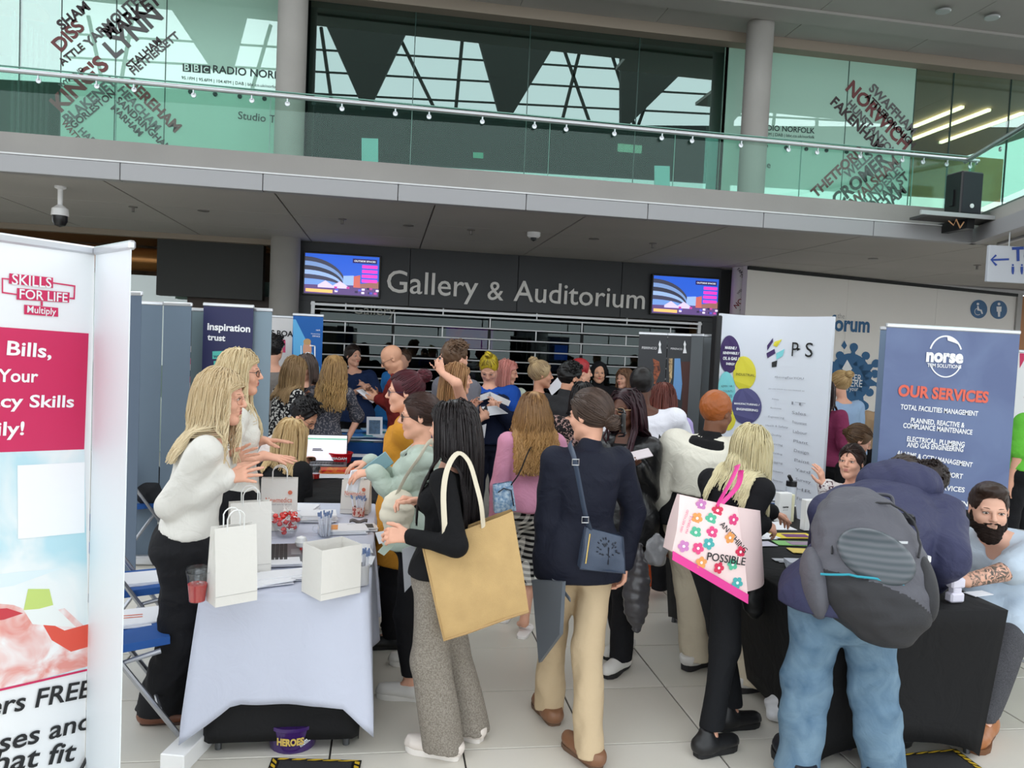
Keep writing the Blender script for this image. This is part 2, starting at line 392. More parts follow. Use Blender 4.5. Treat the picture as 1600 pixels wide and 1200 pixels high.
def rotz(a): c, s = math.cos(a), math.sin(a); return np.array([[c, -s, 0], [s, c, 0], [0, 0, 1.]])
def rotx(a): c, s = math.cos(a), math.sin(a); return np.array([[1, 0, 0], [0, c, -s], [0, s, c.real]])
def roty(a): c, s = math.cos(a), math.sin(a); return np.array([[c, 0, s], [0, 1, 0], [-s, 0, c]])
def ik(a, b, l1, l2, pole):
    d = b-a; L = np.linalg.norm(d); m = (l1+l2)*.995
    if L > m: b = a+d/L*m; d = b-a; L = m
    L = max(L, abs(l1-l2)+.02); w = d/max(np.linalg.norm(d), 1e-6); x = (l1*l1-l2*l2+L*L)/(2*L); h = math.sqrt(max(0, l1*l1-x*x))
    p = pole-w*np.dot(pole, w); p = nrm(p) if np.linalg.norm(p) > 1e-3 else nrm(np.cross(w, (1, 0, 0))); return a+w*x+p*h, b

SKIN = {'fair': (228, 172, 146), 'pale': (234, 190, 166), 'tan': (214, 160, 130), 'warm': (205, 150, 122), 'dark': (92, 58, 44), 'brown': (120, 78, 56)}
HANDS = {}
def hand_prims(fd, w, d, nrml, side, s=1.0, curl=.5, spread=.12, thumb=.6, k=.006):
    """palm, four unequal bent fingers and a thumb; w wrist, d pointing along the palm, nrml back-of-hand direction"""
    d = nrm(d); nrml = nrm(nrml-d*np.dot(nrml, d)); lat = np.cross(nrml, d)*side      # lat points to the thumb side
    pl = .083*s
    fd.cap(w-d*.01*s, w+d*.02*s, .021*s, .022*s, .012)
    for x in (-.026, -.009, .009, .025): fd.cap(w+d*.015*s+lat*x*.7*s, w+d*pl*s/s*.98+lat*x*s, .0125*s, .0105*s, .012)
    cr = curl if hasattr(curl, '__len__') else [curl]*4
    for i, (x, L) in enumerate(((.027, .070), (.009, .079), (-.009, .073), (-.026, .057))):
        p = w+d*(pl-.004+(.003 if i in (1, 2) else -.003))*s+lat*x*s; a = 0.0; dirs = nrm(d+lat*spread*(1.5-i)*.8); r = .0088
        for j, f in enumerate((.42, .32, .26)):
            a += cr[i]*(.75 if j == 0 else .85 if j == 1 else .6); dd = dirs*math.cos(a)-nrml*math.sin(a); q = p+dd*L*f*s*1.13
            fd.cap(p, q, r*s, (r-.0009)*s, k); p = q; r -= .0009
    p = w+d*.022*s+lat*.024*s; dd = nrm(lat*(.9-.4*thumb)+d*(.75)-nrml*(.25+.5*thumb*.6))
    for j, (L, r) in enumerate(((.040, .0125), (.030, .0105), (.024, .009))):
        q = p+dd*L*s; fd.cap(p, q, r*s, (r-.0012)*s, .008); p = q; dd = nrm(dd+d*.35-lat*.22*thumb-nrml*.12*thumb)
    return fd

def head_prims(fd, C, R, s, sex, detail=True, jaw=1.0):
    g = lambda x, y, z: C+R @ (V3(x, y, z)*s)
    fd.ell(g(0, -.014, .034), V3(.0755, .095, .086)*s, R, .0)
    fd.ell(g(0, .020, -.030), V3(.060*jaw, .066, .080)*s, R, .03)
    fd.cap(g(-.043*jaw, .005, -.062), g(-.012, .060, -.098), .020*s, .017*s, .025); fd.cap(g(.043*jaw, .005, -.062), g(.012, .060, -.098), .020*s, .017*s, .025)
    fd.ell(g(0, .062, -.096), V3(.017, .016, .014)*s*(1.15 if sex == 'm' else 1), R, .02)
    if detail:
        for x in (-1, 1):
            fd.ell(g(x*.036, .060, -.030), V3(.022, .020, .020)*s, R, .022)
            fd.ell(g(x*.031, .094, .001), V3(.017, .014, .011)*s, R, .012, 's')
            fd.cap(g(x*.012, .083, .017), g(x*.044, .072, .019), .009*s, .007*s, .012)
            fd.ell(g(x*.031, .073, .002), V3(.0145, .0125, .0125)*s, R, .004)
            fd.ell(g(x*.011, .093, -.030), V3(.007, .008, .006)*s, R, .006)
            fd.ell(g(x*.0765, -.008, -.002), V3(.0085, .017, .029)*s, R @ rotz(-x*.35), .006)
            fd.ell(g(x*.084, -.004, .002), V3(.006, .009, .016)*s, R @ rotz(-x*.35), .003, 's')
        fd.cap(g(0, .081, .020), g(0, .104, -.022), .0070*s, .0095*s, .010); fd.ell(g(0, .105, -.026), V3(.010, .009, .008)*s, R, .006)
        fd.cap(g(-.015, .081, -.050), g(.015, .081, -.050), .0090*s, .0090*s, .010); fd.cap(g(-.020, .084, -.057), g(.020, .084, -.057), .0026*s, .0026*s, .003, 's')
        fd.cap(g(-.012, .081, -.065), g(.012, .081, -.065), .0075*s, .0075*s, .008)
    else:
        fd.cap(g(0, .080, .008), g(0, .098, -.022), .008*s, .012*s, .012)
        for x in (-1, 1): fd.ell(g(x*.0765, -.008, -.002), V3(.009, .016, .027)*s, R, .006); fd.ell(g(x*.031, .096, .002), V3(.017, .016, .011)*s, R, .012, 's')

def tubes_mesh(P, rad, sides=3, flat=None):
    """P (n, m, 3) strand paths -> verts, quads, per-vertex strand index and position along it"""
    n, m, _ = P.shape; T = np.gradient(P, axis=1); T /= np.maximum(np.linalg.norm(T, axis=2, keepdims=True), 1e-9)
    ref = np.array([.31, .22, .1]); U = np.cross(T, ref); U /= np.maximum(np.linalg.norm(U, axis=2, keepdims=True), 1e-9); W = np.cross(T, U)
    r = rad if rad.ndim == 2 else np.repeat(rad[:, None], m, 1); V = np.empty((n, m, sides, 3), np.float32)
    for j in range(sides): a = 2*math.pi*j/sides; V[:, :, j] = P+r[..., None]*(math.cos(a)*U+math.sin(a)*W)
    i, q = np.meshgrid(np.arange(n), np.arange(m-1), indexing='ij'); base = (i*m+q)*sides; Q = []
    for j in range(sides): k = (j+1) % sides; Q.append(np.stack([base+j, base+k, base+sides+k, base+sides+j], -1).reshape(-1, 4))
    return V.reshape(-1, 3), np.concatenate(Q), np.repeat(np.arange(n), m*sides), np.tile(np.repeat(np.linspace(0, 1, m), sides), n)

def hair(o, C, R, s, hs, coll, seed, lod):
    """hair: a cap over the scalp plus falling or gathered strands, one mesh"""
    st = hs['style']; rs = np.random.RandomState(seed); col = hs['col']; col2 = hs.get('tip', tuple(int(x*.72) for x in col))
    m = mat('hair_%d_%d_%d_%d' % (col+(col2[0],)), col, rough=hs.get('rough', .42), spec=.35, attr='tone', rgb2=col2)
    g = lambda x, y, z: C+R @ (V3(x, y, z)*s); vol = hs.get('vol', 1.0); line = hs.get('line', .075)
    sc_c = g(0, -.014, .034); sr = V3(.0755, .095, .088)*s
    fd = Field(); th = hs.get('th', .006 if st == 'long' else .010)
    fd.ell(g(0, -.018, .036), V3(.078+th*.8*vol, .096+th*vol, .090+th*vol)*s, R, 0)
    if st in ('short', 'crop', 'afro'):
        fd.clip(g(0, -.02, -.055), R @ V3(0, .12, -1)); fd.ell(g(0, .105, -.035), V3(.080, .088, .130)*s, R, .008, 's')
        fd.ell(g(.085, .02, -.03), V3(.02, .035, .05)*s, R, .01, 's'); fd.ell(g(-.085, .02, -.03), V3(.02, .035, .05)*s, R, .01, 's')
        if hs.get('quiff'): fd.ell(g(0, .030, .100), V3(.066, .062, .034)*s, R, .03)
        fd.noise(.0022 if st != 'short' else .005, 150 if st != 'short' else (70, 90, 90), seed)
    else:
        fd.ell(g(0, .115, -.045), V3(.083, .085, .125)*s, R, .012, 's'); fd.clip(g(0, -.02, -.085), R @ V3(0, .2, -1))
    bun = hs.get('bun')
    if bun is not None:
        bc = g(*bun[:3]); br = bun[3]*s; fd.ell(bc, V3(br, br, br*.85), R, .015)
    V, Q = mesh_field(fd, .0055 if lod == 0 else .008)
    tone = rs.uniform(0, 1, len(V))*.25+.3; VV = [V]; QQ = [Q]; TT = [tone]; n0 = len(V)
    def add(P, r, t0=None, sides=3, root=.25, tipw=1.0):
        nonlocal n0
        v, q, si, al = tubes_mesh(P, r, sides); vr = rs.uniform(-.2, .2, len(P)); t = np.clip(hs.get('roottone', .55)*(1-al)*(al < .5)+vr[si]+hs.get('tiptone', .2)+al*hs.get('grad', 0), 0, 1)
        VV.append(v); QQ.append(q+n0); TT.append(t); n0 += len(v)
    ns = hs.get('n', 1000 if lod == 0 else 260); sw = (.0031 if lod == 0 else .0060)*hs.get('w', 1)
    if st == 'long':
        mS = 18 if lod == 0 else 11; part = hs.get('part', 0.0); L = hs['len']; wav = hs.get('wave', 0); wl = hs.get('wl', .09)
        th_ = rs.uniform(-math.pi, math.pi, ns*2); zz = rs.uniform(-.25, 1, ns*2); ok = ~((zz < .40) & (np.cos(th_) > .25+.2*zz)); th_ = th_[ok][:ns]; zz = zz[ok][:ns]; ns = len(zz)
        hr = np.sqrt(1-zz*zz); loc = np.stack([hr*np.sin(th_), hr*np.cos(th_), zz], 1)
        P0 = sc_c+(loc*sr*1.03) @ R.T; sidev = np.where(loc[:, 0] > part, 1.0, -1.0); back = R @ V3(0, -1, 0)
        aw = R @ V3(1, 0, 0); P = np.empty((ns, mS, 3)); P[:, 0] = P0; cur = P0.copy(); fy = np.clip(loc[:, 1:2]*2+.8, 0, 1); D = np.concatenate([loc[:, 0:1]*.8+sidev[:, None]*.75*fy, np.minimum(loc[:, 1:2], -.25*fy), loc[:, 2:3]*0], 1) @ R.T; D[:, 2] += -.1
        lens = L*rs.uniform(.8, 1.05, ns)*hs.get('lenf', 1); dist = np.linalg.norm(np.array([0, 0, sr[2]+.0])-0)+lens*0; total = (zz+1)*.11*s+lens; step = total/(mS-1)
        lay = rs.uniform(.3, 1, ns)*.018*vol*s
        cl = [(sc_c, sr, R, True)]+coll; th = .006
        fr = hs.get('front', 0.0); sgy = np.where(loc[:, 1] > hs.get('fb', .35), 1.0, -1.0)
        for i in range(1, mS):
            ang = D*1.0; D = D*.55+np.array([0, 0, -1])*.6+back*hs.get('sweep', .05)*(i < 6); 
            D /= np.linalg.norm(D, axis=1, keepdims=True); cur = cur+D*step[:, None]
            for ci, (cc, cr, cR, ish) in enumerate(cl):
                if ish is False:
                    q = (cur-cc) @ cR; rr = cr+lay[:, None]*.6; w_ = 1-(q[:, 0]/rr[:, 0])**2-(q[:, 2]/rr[:, 2])**2; lim = rr[:, 1]*np.sqrt(np.maximum(w_, 0)); ins = (np.abs(q[:, 1]) < lim) & (w_ > 0)
                    q[:, 1] = np.where(ins, sgy*lim, q[:, 1]); cur = cc+q @ cR.T; continue
                q = (cur-cc) @ (cR if cR is not None else np.eye(3)); rr = cr+(lay[:, None]+.004 if ish else lay[:, None]*.7+.004); k0 = np.sqrt(((q/rr)**2).sum(1)); ins = k0 < 1
                q2 = np.where(ins[:, None], q/np.maximum(k0, .05)[:, None], q); cur = cc+q2 @ (cR.T if cR is not None else np.eye(3))
            if True:                        # keep the face clear
                q = (cur-C) @ R/s; f = (q[:, 1] > .035) & (np.abs(q[:, 0]) < .088) & (q[:, 2] < .055)
                q[:, 0] = np.where(f, np.sign(sidev)*(.075+.012*rs.uniform(size=ns)), q[:, 0]); q[:, 1] = np.where(f, np.minimum(q[:, 1], .05+fr), q[:, 1]); cur = C+(q*s) @ R.T
            P[:, i] = cur
        if wav:
            t = np.linspace(0, 1, mS)[None]*total[:, None]; grp = rs.randint(0, 26, ns); ph = rs.uniform(0, 6.28, 26)[grp]+rs.uniform(-.5, .5, ns); amp = wav*np.clip(t/.15-.5, 0, 1)
            P[..., 0] += amp*np.sin(t/wl*6.28+ph[:, None]); P[..., 1] += amp*np.cos(t/wl*6.28+ph[:, None]*1.3)
        tp = np.linspace(1, hs.get('taper', .55), mS)[None]; add(P, rs.uniform(.7, 1.3, ns)[:, None]*sw*tp)
    elif st in ('updo', 'pony'):
        bc = g(*bun[:3]); mS = 10; th_ = rs.uniform(-math.pi, math.pi, ns*2); zz = rs.uniform(-.6, 1, ns*2); ok = ~((zz < .38) & (np.cos(th_) > .3+.1*zz)); th_ = th_[ok][:ns]; zz = zz[ok][:ns]; ns = len(zz)
        hr = np.sqrt(1-zz*zz); loc = np.stack([hr*np.sin(th_), hr*np.cos(th_), zz], 1); P0 = sc_c+(loc*sr*1.04) @ R.T
        t = np.linspace(0, 1, mS)[None, :, None]; P = P0[:, None]*(1-t)+bc*t; lay = (1+th*vol*(.9+.5*rs.uniform(size=ns))/.09)
        q = (P-sc_c) @ R; k0 = np.sqrt(((q/sr)**2).sum(2)); kk = np.maximum(k0, .1); tgt = lay[:, None]*np.minimum(1, 1); f = np.where(k0 < tgt, tgt/kk, 1); P = sc_c+(q*f[..., None]) @ R.T
        add(P, rs.uniform(.7, 1.2, len(P))*sw)
        if st == 'updo':
            nb = 60 if lod == 0 else 30; a0 = rs.uniform(0, 6.28, nb); ph = rs.uniform(0, 3.14, nb); tt = np.linspace(0, 2.2, 9)
            br = bun[3]*s*1.04; A = a0[:, None]+tt[None]; B = (ph[:, None]-1.57)*.8+.35*np.sin(tt[None]*2+a0[:, None])
            add(np.stack([bc[0]+br*np.cos(A)*np.cos(B), bc[1]+br*np.sin(A)*np.cos(B), bc[2]+br*.86*np.sin(B)], -1), np.full(nb, sw))
        else:
            nb = 90 if lod == 0 else 40; L = hs['len']; tt = np.linspace(0, 1, 12); off = rs.normal(0, .013, (nb, 1, 3))*s*(.4+1*tt[None, :, None]); bk = R @ V3(0, -1, 0)
            base = bc+bk*(.03*np.sin(np.minimum(tt*2, 1.57)))[:, None]+np.array([0, 0, -1])*(tt*L)[:, None]; add(base[None]+off, np.full(nb, sw))
    elif st == 'short' and hs.get('strands', 1):
        th_ = rs.uniform(-math.pi, math.pi, ns); zz = rs.uniform(.0, 1, ns); ok = ~((zz < .62) & (np.cos(th_) > .1)); th_ = th_[ok]; zz = zz[ok]; ns = len(zz); hr = np.sqrt(1-zz*zz); loc = np.stack([hr*np.sin(th_), hr*np.cos(th_), zz], 1)
        N0 = loc @ R.T; P0 = sc_c+(loc*sr*1.06) @ R.T; D = nrm(R @ V3(.5, .7, .2)); Ls = hs.get('hl', .03)*s; t = np.linspace(0, 1, 5)[None, :, None]
        add(P0[:, None]+t*Ls*(D*.8+rs.normal(0, .3, (ns, 1, 3)))+N0[:, None]*(.012*s*(1-(1-2*t)**2)), np.full(ns, sw))
    V = np.concatenate(VV); Q = np.concatenate(QQ); me = mk('hair', V, Q, m, o, True, attr={'tone': np.concatenate(TT)}); return me

SHOE = {}
def shoe(o, foot, ang, s, kind, c1, c2, lod):
    """foot: floor point under the ankle (local), ang: heading of the toe in local frame"""
    f = V3(math.sin(ang), math.cos(ang), 0); u = V3(math.cos(ang), -math.sin(ang), 0); z = V3(0, 0, 1); p = V3(foot); L = .26*s; v = .0065 if lod == 0 else .011
    fd = Field(); h0 = {'sneaker': .028, 'chunky': .038, 'boot': .022, 'flat': .014, 'oxford': .020, 'sandal': .018, 'hightop': .03}[kind]
    if kind != 'sandal':
        A = [.030, .034, .036, .041, .046, .040, .022]; Z = [.052, .055, .05, .036, .026, .020, .012]; T = [-.068, -.045, 0, .06, .11, .145, .172]
        fd.chain([p+f*t*s+z*(h0+zz*.5)*s for t, zz in zip(T, Z)], [zz*.62*s+.008 for zz in Z], .03)
        fd.loft([p+f*(t*s)+z*(h0+.018)*s for t in T], [a*s for a in A], [.026*s]*7, u, .025)
        top = {'sneaker': .085, 'chunky': .09, 'boot': .15, 'flat': .06, 'oxford': .085, 'hightop': .125}[kind]
        fd.cap(p+z*.04*s-f*.02*s, p+z*top*s-f*.028*s, .038*s, .036*s, .03); fd.clip(p+z*h0*.8*s, -z)
        fd.clip(p+z*top*s, nrm(z+f*(.3 if kind in ('boot', 'hightop') else -.1)))
        if kind in ('sneaker', 'chunky', 'hightop', 'oxford'):
            for t in (.035, .052, .069, .086): fd.cap(p+f*t*s+z*(h0+.066-.38*(t-.03))*s-u*.016*s, p+f*(t+.006)*s+z*(h0+.066-.38*(t-.03))*s+u*.016*s, .0038, .0038, .002)
        V, Q = mesh_field(fd, v); sh = mk('shoe', V, Q, mat('shoe_%d_%d_%d' % c1, c1, rough=.45, bump=.0006, bscale=60), o, True)
    else:
        fd.ell(p+f*.05*s+z*.028*s, V3(.036, .11, .018)*s, np.stack([u, f, z], 1), 0); fd.cap(p+f*.06*s+z*.05*s-u*.035*s, p+f*.085*s+z*.062*s, .010*s, .010*s, .01); fd.cap(p+f*.085*s+z*.062*s, p+f*.06*s+z*.05*s+u*.035*s, .010*s, .010*s, .01); fd.clip(p+z*.04*s, -z); V, Q = mesh_field(fd, v); sh = mk('shoe', V, Q, mat('shoe_%d_%d_%d' % c1, c1), o, True)
    T = [(-.088, .020), (-.075, .032), (-.04, .037), (.02, .036), (.07, .044), (.12, .048), (.155, .038), (.177, .018)]
    out = [p+f*t*s+u*w*s for t, w in T]+[p+f*t*s-u*w*s for t, w in T[::-1]]
    b = MB(); V = [tuple(q+z*.001) for q in out]+[tuple(q+z*h0*s*.6+nrm(q-p)*.002) for q in out]+[tuple(q+z*h0*s*1.05) for q in out]; n = len(out)
    F = [tuple(range(n)), tuple(range(2*n, 3*n))[::-1]]+[(i, i+n, (i+1) % n+n, (i+1) % n) for i in range(n)]+[(i+n, i+2*n, (i+1) % n+2*n, (i+1) % n+n) for i in range(n)]
    b.add(V, F).build('sole', mat('sole_%d_%d_%d' % c2, c2, rough=.6), sh, True)
    return sh

PEOPLE = {}
def person(label, Y, head, hip, face, look=None, pitch=0, roll=0, sex='f', H=None, skin='fair', hairs=None, top=None, legs=None, shoes=None,
           Lh=None, Rh=None, Le=None, Re=None, Lf=None, Rf=None, seat=None, hunch=0, bulk=1.0, lod=None, glasses=None, beard=None, group=None,
           hand=None, skirt=None, seed=1, headscale=1.0, extra=None, detail=None, toe=None, shrug=0, noeyes=False, dY=0, makeup=(196, 96, 92), name='person', hipz=None):
    lod = (0 if Y < 4.6 else 1) if lod is None else lod; detail = (lod == 0 or Y < 9.5) if detail is None else detail
    Hw = at(head[0], head[1], Y+(head[2] if len(head) > 2 else 0)); base = at(hip[0], 600, Y+dY); base[2] = 0
    H = H or (Hw[2]+.112)/.995; th = math.radians(face); o = empty(name, base, -th, label, 'person', group)
    Rw = rotz(th); L2 = lambda p: Rw @ (V3(p)-base)
    pt = lambda q: L2(at(q[0], q[1], Y+(q[2] if len(q) > 2 else 0)))
    C = L2(Hw); yaw = th-math.radians(look if look is not None else face)
    R = rotz(yaw) @ rotx(-math.radians(pitch)) @ roty(math.radians(roll)); s = H/1.66*headscale*(1.0 if sex == 'f' else 1.03)
    hz = seat if seat is not None else hipz if hipz else min(.53*H, C[2]-.36*H if seat is None else 9); Pc = V3(0, 0, hz+(.09 if seat is not None else 0))
    d = C-Pc; L = np.linalg.norm(d); d = nrm(d); neckdir = nrm(R @ V3(0, -.022, -.085)); Nb = Pc+d*(L-.175*s)+V3(0, -.018, 0)*s
    Ls = np.linalg.norm(Nb-Pc); ax = nrm(Nb-Pc); bk = V3(0, -1, 0); fwd = np.cross(ax, V3(1, 0, 0))
    if sex == 'f': St = [(-.16, .078, .066), (-.02, .101, .070), (.14, .094, .064), (.36, .074, .055), (.58, .082, .060), (.78, .090, .062), (.93, .078, .046), (1.03, .040, .038)]; sw = .101
    else: St = [(-.16, .082, .066), (0, .096, .068), (.15, .093, .066), (.38, .090, .066), (.6, .100, .071), (.8, .110, .070), (.93, .088, .050), (1.03, .046, .042)]; sw = .121
    cen = [Pc+ax*Ls*t+bk*hunch*math.sin(math.pi*min(1, max(0, t)))*1 for t, a, b in St]
    A = np.array([a for _, a, b in St])*H*bulk; B = np.array([b for _, a, b in St])*H*bulk
    body = Field(); mw = 1.25 if sex == 'm' else 1.0; mw *= (bulk+1)/2
    body.loft(cen, A-.006, B-.006, (1, 0, 0), .0)
    hd = C+R @ V3(0, -.025, -.065)*s; body.cap(Nb-ax*.01, hd, .046*s*mw**.5, .043*s*mw**.5, .03)
    J = {}
    for side, nm in ((1, 'R'), (-1, 'L')):
        sh = Pc+ax*Ls*.90+bk*hunch*.5+V3(1, 0, 0)*side*sw*H*bulk**.7+V3(0, 0, 1)*shrug; l1, l2 = .178*H, .152*H
        tgt = (Rh if side > 0 else Lh); el = (Re if side > 0 else Le)
        T = pt(tgt) if tgt is not None else sh+V3(side*.05, .05, -.33*H)
        pole = (pt(el)-sh) if el is not None else V3(side*.55, -.6, -.75)
        E, W = ik(sh, T, l1, l2, pole); J[nm] = (sh, E, W)
        body.cap(Nb-ax*.05, sh-V3(side*.01, 0, .008), .036*H/1.66, .038*H/1.66*mw, .04)
        body.chain([sh, E, W], [.0305*H*mw*.92, .0225*H*mw, .0150*H*mw], .015)
    legP = {}
    for side, nm in ((1, 'R'), (-1, 'L')):
        ft = (Rf if side > 0 else Lf); hp = Pc+V3(side*.052*H, 0, -.015*H); an = .052*H
        if ft is None: F_ = V3(side*.065*H, .0, 0) if seat is None else V3(side*.08*H, .40, 0)
        else: F_ = L2(atz(ft[0], ft[1], .0)) if len(ft) == 2 else L2(V3(ft))
        F_[2] = 0; kz = V3(side*.05, 1, .15 if seat is None else 1.4)
        dl = np.linalg.norm(F_+V3(0, 0, an)-hp); la, lb = (.245*H, .235*H) if seat is not None else (.512*dl, .493*dl)
        K, An = ik(hp, F_+V3(0, 0, an), la, lb, kz); legP[nm] = (hp, K, An, F_)
        body.chain([hp, K, An], [.047*H, .031*H, .020*H], .03); body.cap(An, An+V3(0, .10, -.045)*s, .028*s, .022*s, .02)
    hd_ = hand or {}
    fine = []
    for nm, side in (('R', 1), ('L', -1)):
        sh, E, W = J[nm]; q = hd_.get(nm, {}); fdv = nrm(W-E); dd = q.get('dir'); dd = nrm(Rw @ V3(dd)) if dd is not None else fdv
        nn = q.get('n'); nn = nrm(Rw @ V3(nn)) if nn is not None else nrm(V3(side*.8, .2, .25)); k = q.get('curl', .45)
        hand_prims(body, W, dd, nn, side*1 if not q.get('flip') else -side, s*(1.0 if sex == 'f' else 1.1), k, q.get('spread', .12), q.get('thumb', .6))
        J[nm] = J[nm]+(dd, nn); e = W+dd*.085*s
        if lod == 0 and not q.get('hide'): fine.append((e-.115*s, e+.115*s, .0046))
    head_prims(body, C, R, s, sex, detail, 1.12 if sex == 'm' else 1.0)
    ex = extra or {}
    sk = SKIN[skin] if isinstance(skin, str) else skin
    if detail: fine.append((C-V3(.125, .13, .135)*s, C+V3(.125, .13, .15)*s, .0044 if lod == 0 else .0062))
    V, Q = mesh_field(body, .013 if lod == 0 else .017, fine)
    if ex.get('tattoo'):
        a, b = J['R'][1], J['R'][2]; ba = b-a; t = ((V-a) @ ba)/np.dot(ba, ba); dist = np.linalg.norm(V-a-np.clip(t, 0, 1)[:, None]*ba, axis=1); msk = ((dist < .085) & (t > -.35) & (t < 1.02)).astype(float)
        a2 = J['L'][1]; ba = J['L'][2]-a2; t = ((V-a2) @ ba)/np.dot(ba, ba); dist = np.linalg.norm(V-a2-np.clip(t, 0, 1)[:, None]*ba, axis=1); msk = np.maximum(msk, ((dist < .085) & (t > -.35) & (t < 1.02)).astype(float))
        mm = tattoo_mat(sk); bo = mk('body', V, Q, mm, o, True, attr={'ink': msk})
    else: bo = mk('body', V, Q, mat('skin_%d_%d_%d' % tuple(sk), sk, rough=.5, spec=.35, var=.10, vscale=30), o, True)
    # face pieces
    g = lambda x, y, z: C+R @ (V3(x, y, z)*s)
    if detail and not noeyes:
        for x in (-1, 1):
            b = MB(); n = 12; Vv = []; Fc = []; mi = []
            for i in range(7):
                ph = -1.2+2.4*i/6
                for j in range(13):
                    ta = -1.35+2.7*j/12; Vv.append(g(x*.031+.0150*math.sin(ta)*math.cos(ph)*1.0, .0765+.0115*math.cos(ta)*math.cos(ph), .0015+.0068*math.sin(ph)*math.cos(ta*.8)))
            for i in range(6):
                for j in range(12):
                    Fc.append((i*13+j, i*13+j+1, (i+1)*13+j+1, (i+1)*13+j)); r = math.hypot((j+.5-6)*.95, (i+.5-3)*1.1); mi.append(2 if r < .95 else 1 if r < 2.1 else 0)
            mk('eye', Vv, Fc, [mat('eye_white', (225, 215, 208), rough=.25), mat('iris', ex.get('iris', (88, 66, 48)), rough=.2), mat('pupil', (12, 10, 10), rough=.1)], o, True, mi)
            bc_ = ex.get('brow', (hairs or {}).get('brow', (90, 66, 48)))
            MB().tube([g(x*.012, .0875, .0205), g(x*.026, .0850, .0250), g(x*.040, .0770, .0245), g(x*.049, .0690, .0195)], [.0026*s, .0032*s, .0026*s, .0012*s], 5, flat=.6).build('eyebrow', mat('brow_%d_%d_%d' % tuple(bc_), bc_, rough=.8), o, True)
            MB().tube([g(x*.0165, .0855, .0035), g(x*.026, .0905, .0085), g(x*.037, .0885, .0085), g(x*.047, .0790, .0035)], [.0008*s, .0015*s, .0016*s, .0012*s], 5).build('eyelashes', mat('lash', (30, 22, 20), rough=.8), o, True)
        b = MB(); b.tube([g(-.023, .080, -.0572), g(-.010, .0885, -.0530), g(0, .0900, -.0542), g(.010, .0885, -.0530), g(.023, .080, -.0572)], [.0012*s, .0036*s, .0036*s, .0036*s, .0012*s], 6)
        b.tube([g(-.021, .0800, -.0588), g(-.009, .0875, -.0625), g(.009, .0875, -.0625), g(.021, .0800, -.0588)], [.0012*s, .0042*s, .0042*s, .0012*s], 6)
        lc = tuple(int(x*.82) for x in sk) if sex == 'm' else (tuple(int(x*.8+y*.2) for x, y in zip(sk, (150, 60, 70))) if sum(sk) < 350 else makeup)
        b.build('lips', mat('lips_%d_%d_%d' % tuple(lc), lc, rough=.4), o, True)
    if glasses:
        b = MB(); gw, gh = glasses.get('w', .0225), glasses.get('h', .019)
        for x in (-1, 1):
            ring = [g(x*.033+gw*math.copysign(abs(math.cos(t))**.75, math.cos(t)), .094-abs(.3*gw*math.cos(t)) if math.cos(t)*x > 0 else .094, -.002+gh*math.copysign(abs(math.sin(t))**.75, math.sin(t))) for t in np.linspace(0, 2*math.pi, 19)[:-1]]
            b.tube(ring, glasses.get('r', .0018)*s, 5, closed=True); b.tube([g(x*(.033+gw), .088, .004), g(x*.078, .055, .006), g(x*.082, -.01, .004)], .0016*s, 5)
        b.tube([g(-.0105, .095, .003), g(0, .1, .006), g(.0105, .095, .003)], .0016*s, 5)
        b.build('glasses', mat('frame_%d' % glasses['col'][0], glasses['col'], rough=.25, metal=glasses.get('metal', 0)), o, True)
    if beard:
        fb = Field(); fb.ell(g(0, .028, -.068), V3(.064, .062, .062)*s, R, 0); fb.ell(g(0, .055, -.115), V3(.046, .036, .036)*s, R, .03)
        fb.cap(g(-.068, .0, -.01), g(-.058, .02, -.07), .012*s, .02*s, .02); fb.cap(g(.068, .0, -.01), g(.058, .02, -.07), .012*s, .02*s, .02)
        fb.cap(g(-.03, .082, -.05), g(0, .094, -.041), .005*s, .006*s, .008); fb.cap(g(.03, .082, -.05), g(0, .094, -.041), .005*s, .006*s, .008)
        fb.ell(g(0, .10, .02), V3(.075, .06, .061)*s, R, .008, 's'); fb.ell(g(0, .10, -.058), V3(.024, .03, .010)*s, R, .004, 's'); fb.ell(g(0, .0, .10), V3(.1, .1, .1)*s, R, .01, 's'); fb.noise(.0035*beard.get('n', 1), 170, 5)
        V, Q = mesh_field(fb, .0045 if lod == 0 else .007); mk('beard', V, Q, mat('beard_%d' % beard['col'][0], beard['col'], rough=.85, spec=.2, bump=.002, bscale=260), o, True)
    info = dict(o=o, C=C, R=R, s=s, Pc=Pc, Nb=Nb, ax=ax, J=J, H=H, Rw=Rw, base=base, legs=legP, cen=cen, A=A, B=B, Ls=Ls, L2=L2, th=th)
    info['W'] = lambda p: base+Rw.T @ V3(p)
    v = .0095 if lod == 0 else .0135
    # ---- clothing
    hem_any = 0
    if legs:
        e = legs.get('e', .012); fl = Field(); tt_ = (top[0] if isinstance(top, list) else top); wst = legs.get('waist', .22 if (not tt_ or tt_.get('hem', .02) > .08) else tt_.get('hem', .02)+.12); fl.loft(cen[:4], (A+e)[:4], (B+e)[:4], (1, 0, 0), 0); fl.ell(Pc+V3(0, -.01, -.02), (A[1]+e, B[1]+e+.012, .085*H), None, .03); fl.clip(Pc+ax*Ls*wst, ax)
        r1, r2, r3 = legs.get('r', (.056, .043, .036))
        for nm in 'RL':
            hp, K, An, F_ = legP[nm]; hem = legs.get('hem', .06); q = An+(An-K)/max(.01, K[2]-An[2])*(An[2]-hem) if seat is None else An+nrm(An-K)*(An[2]-hem)*.8
            q = An+(q-An)*np.clip(1, 0, 1); fl.chain([hp, K], [r1*H, r2*H], .035); ex_ = nrm(q-K)*r3*H*.8; fl.cap(K, q+ex_, r2*H, r3*H, .03)
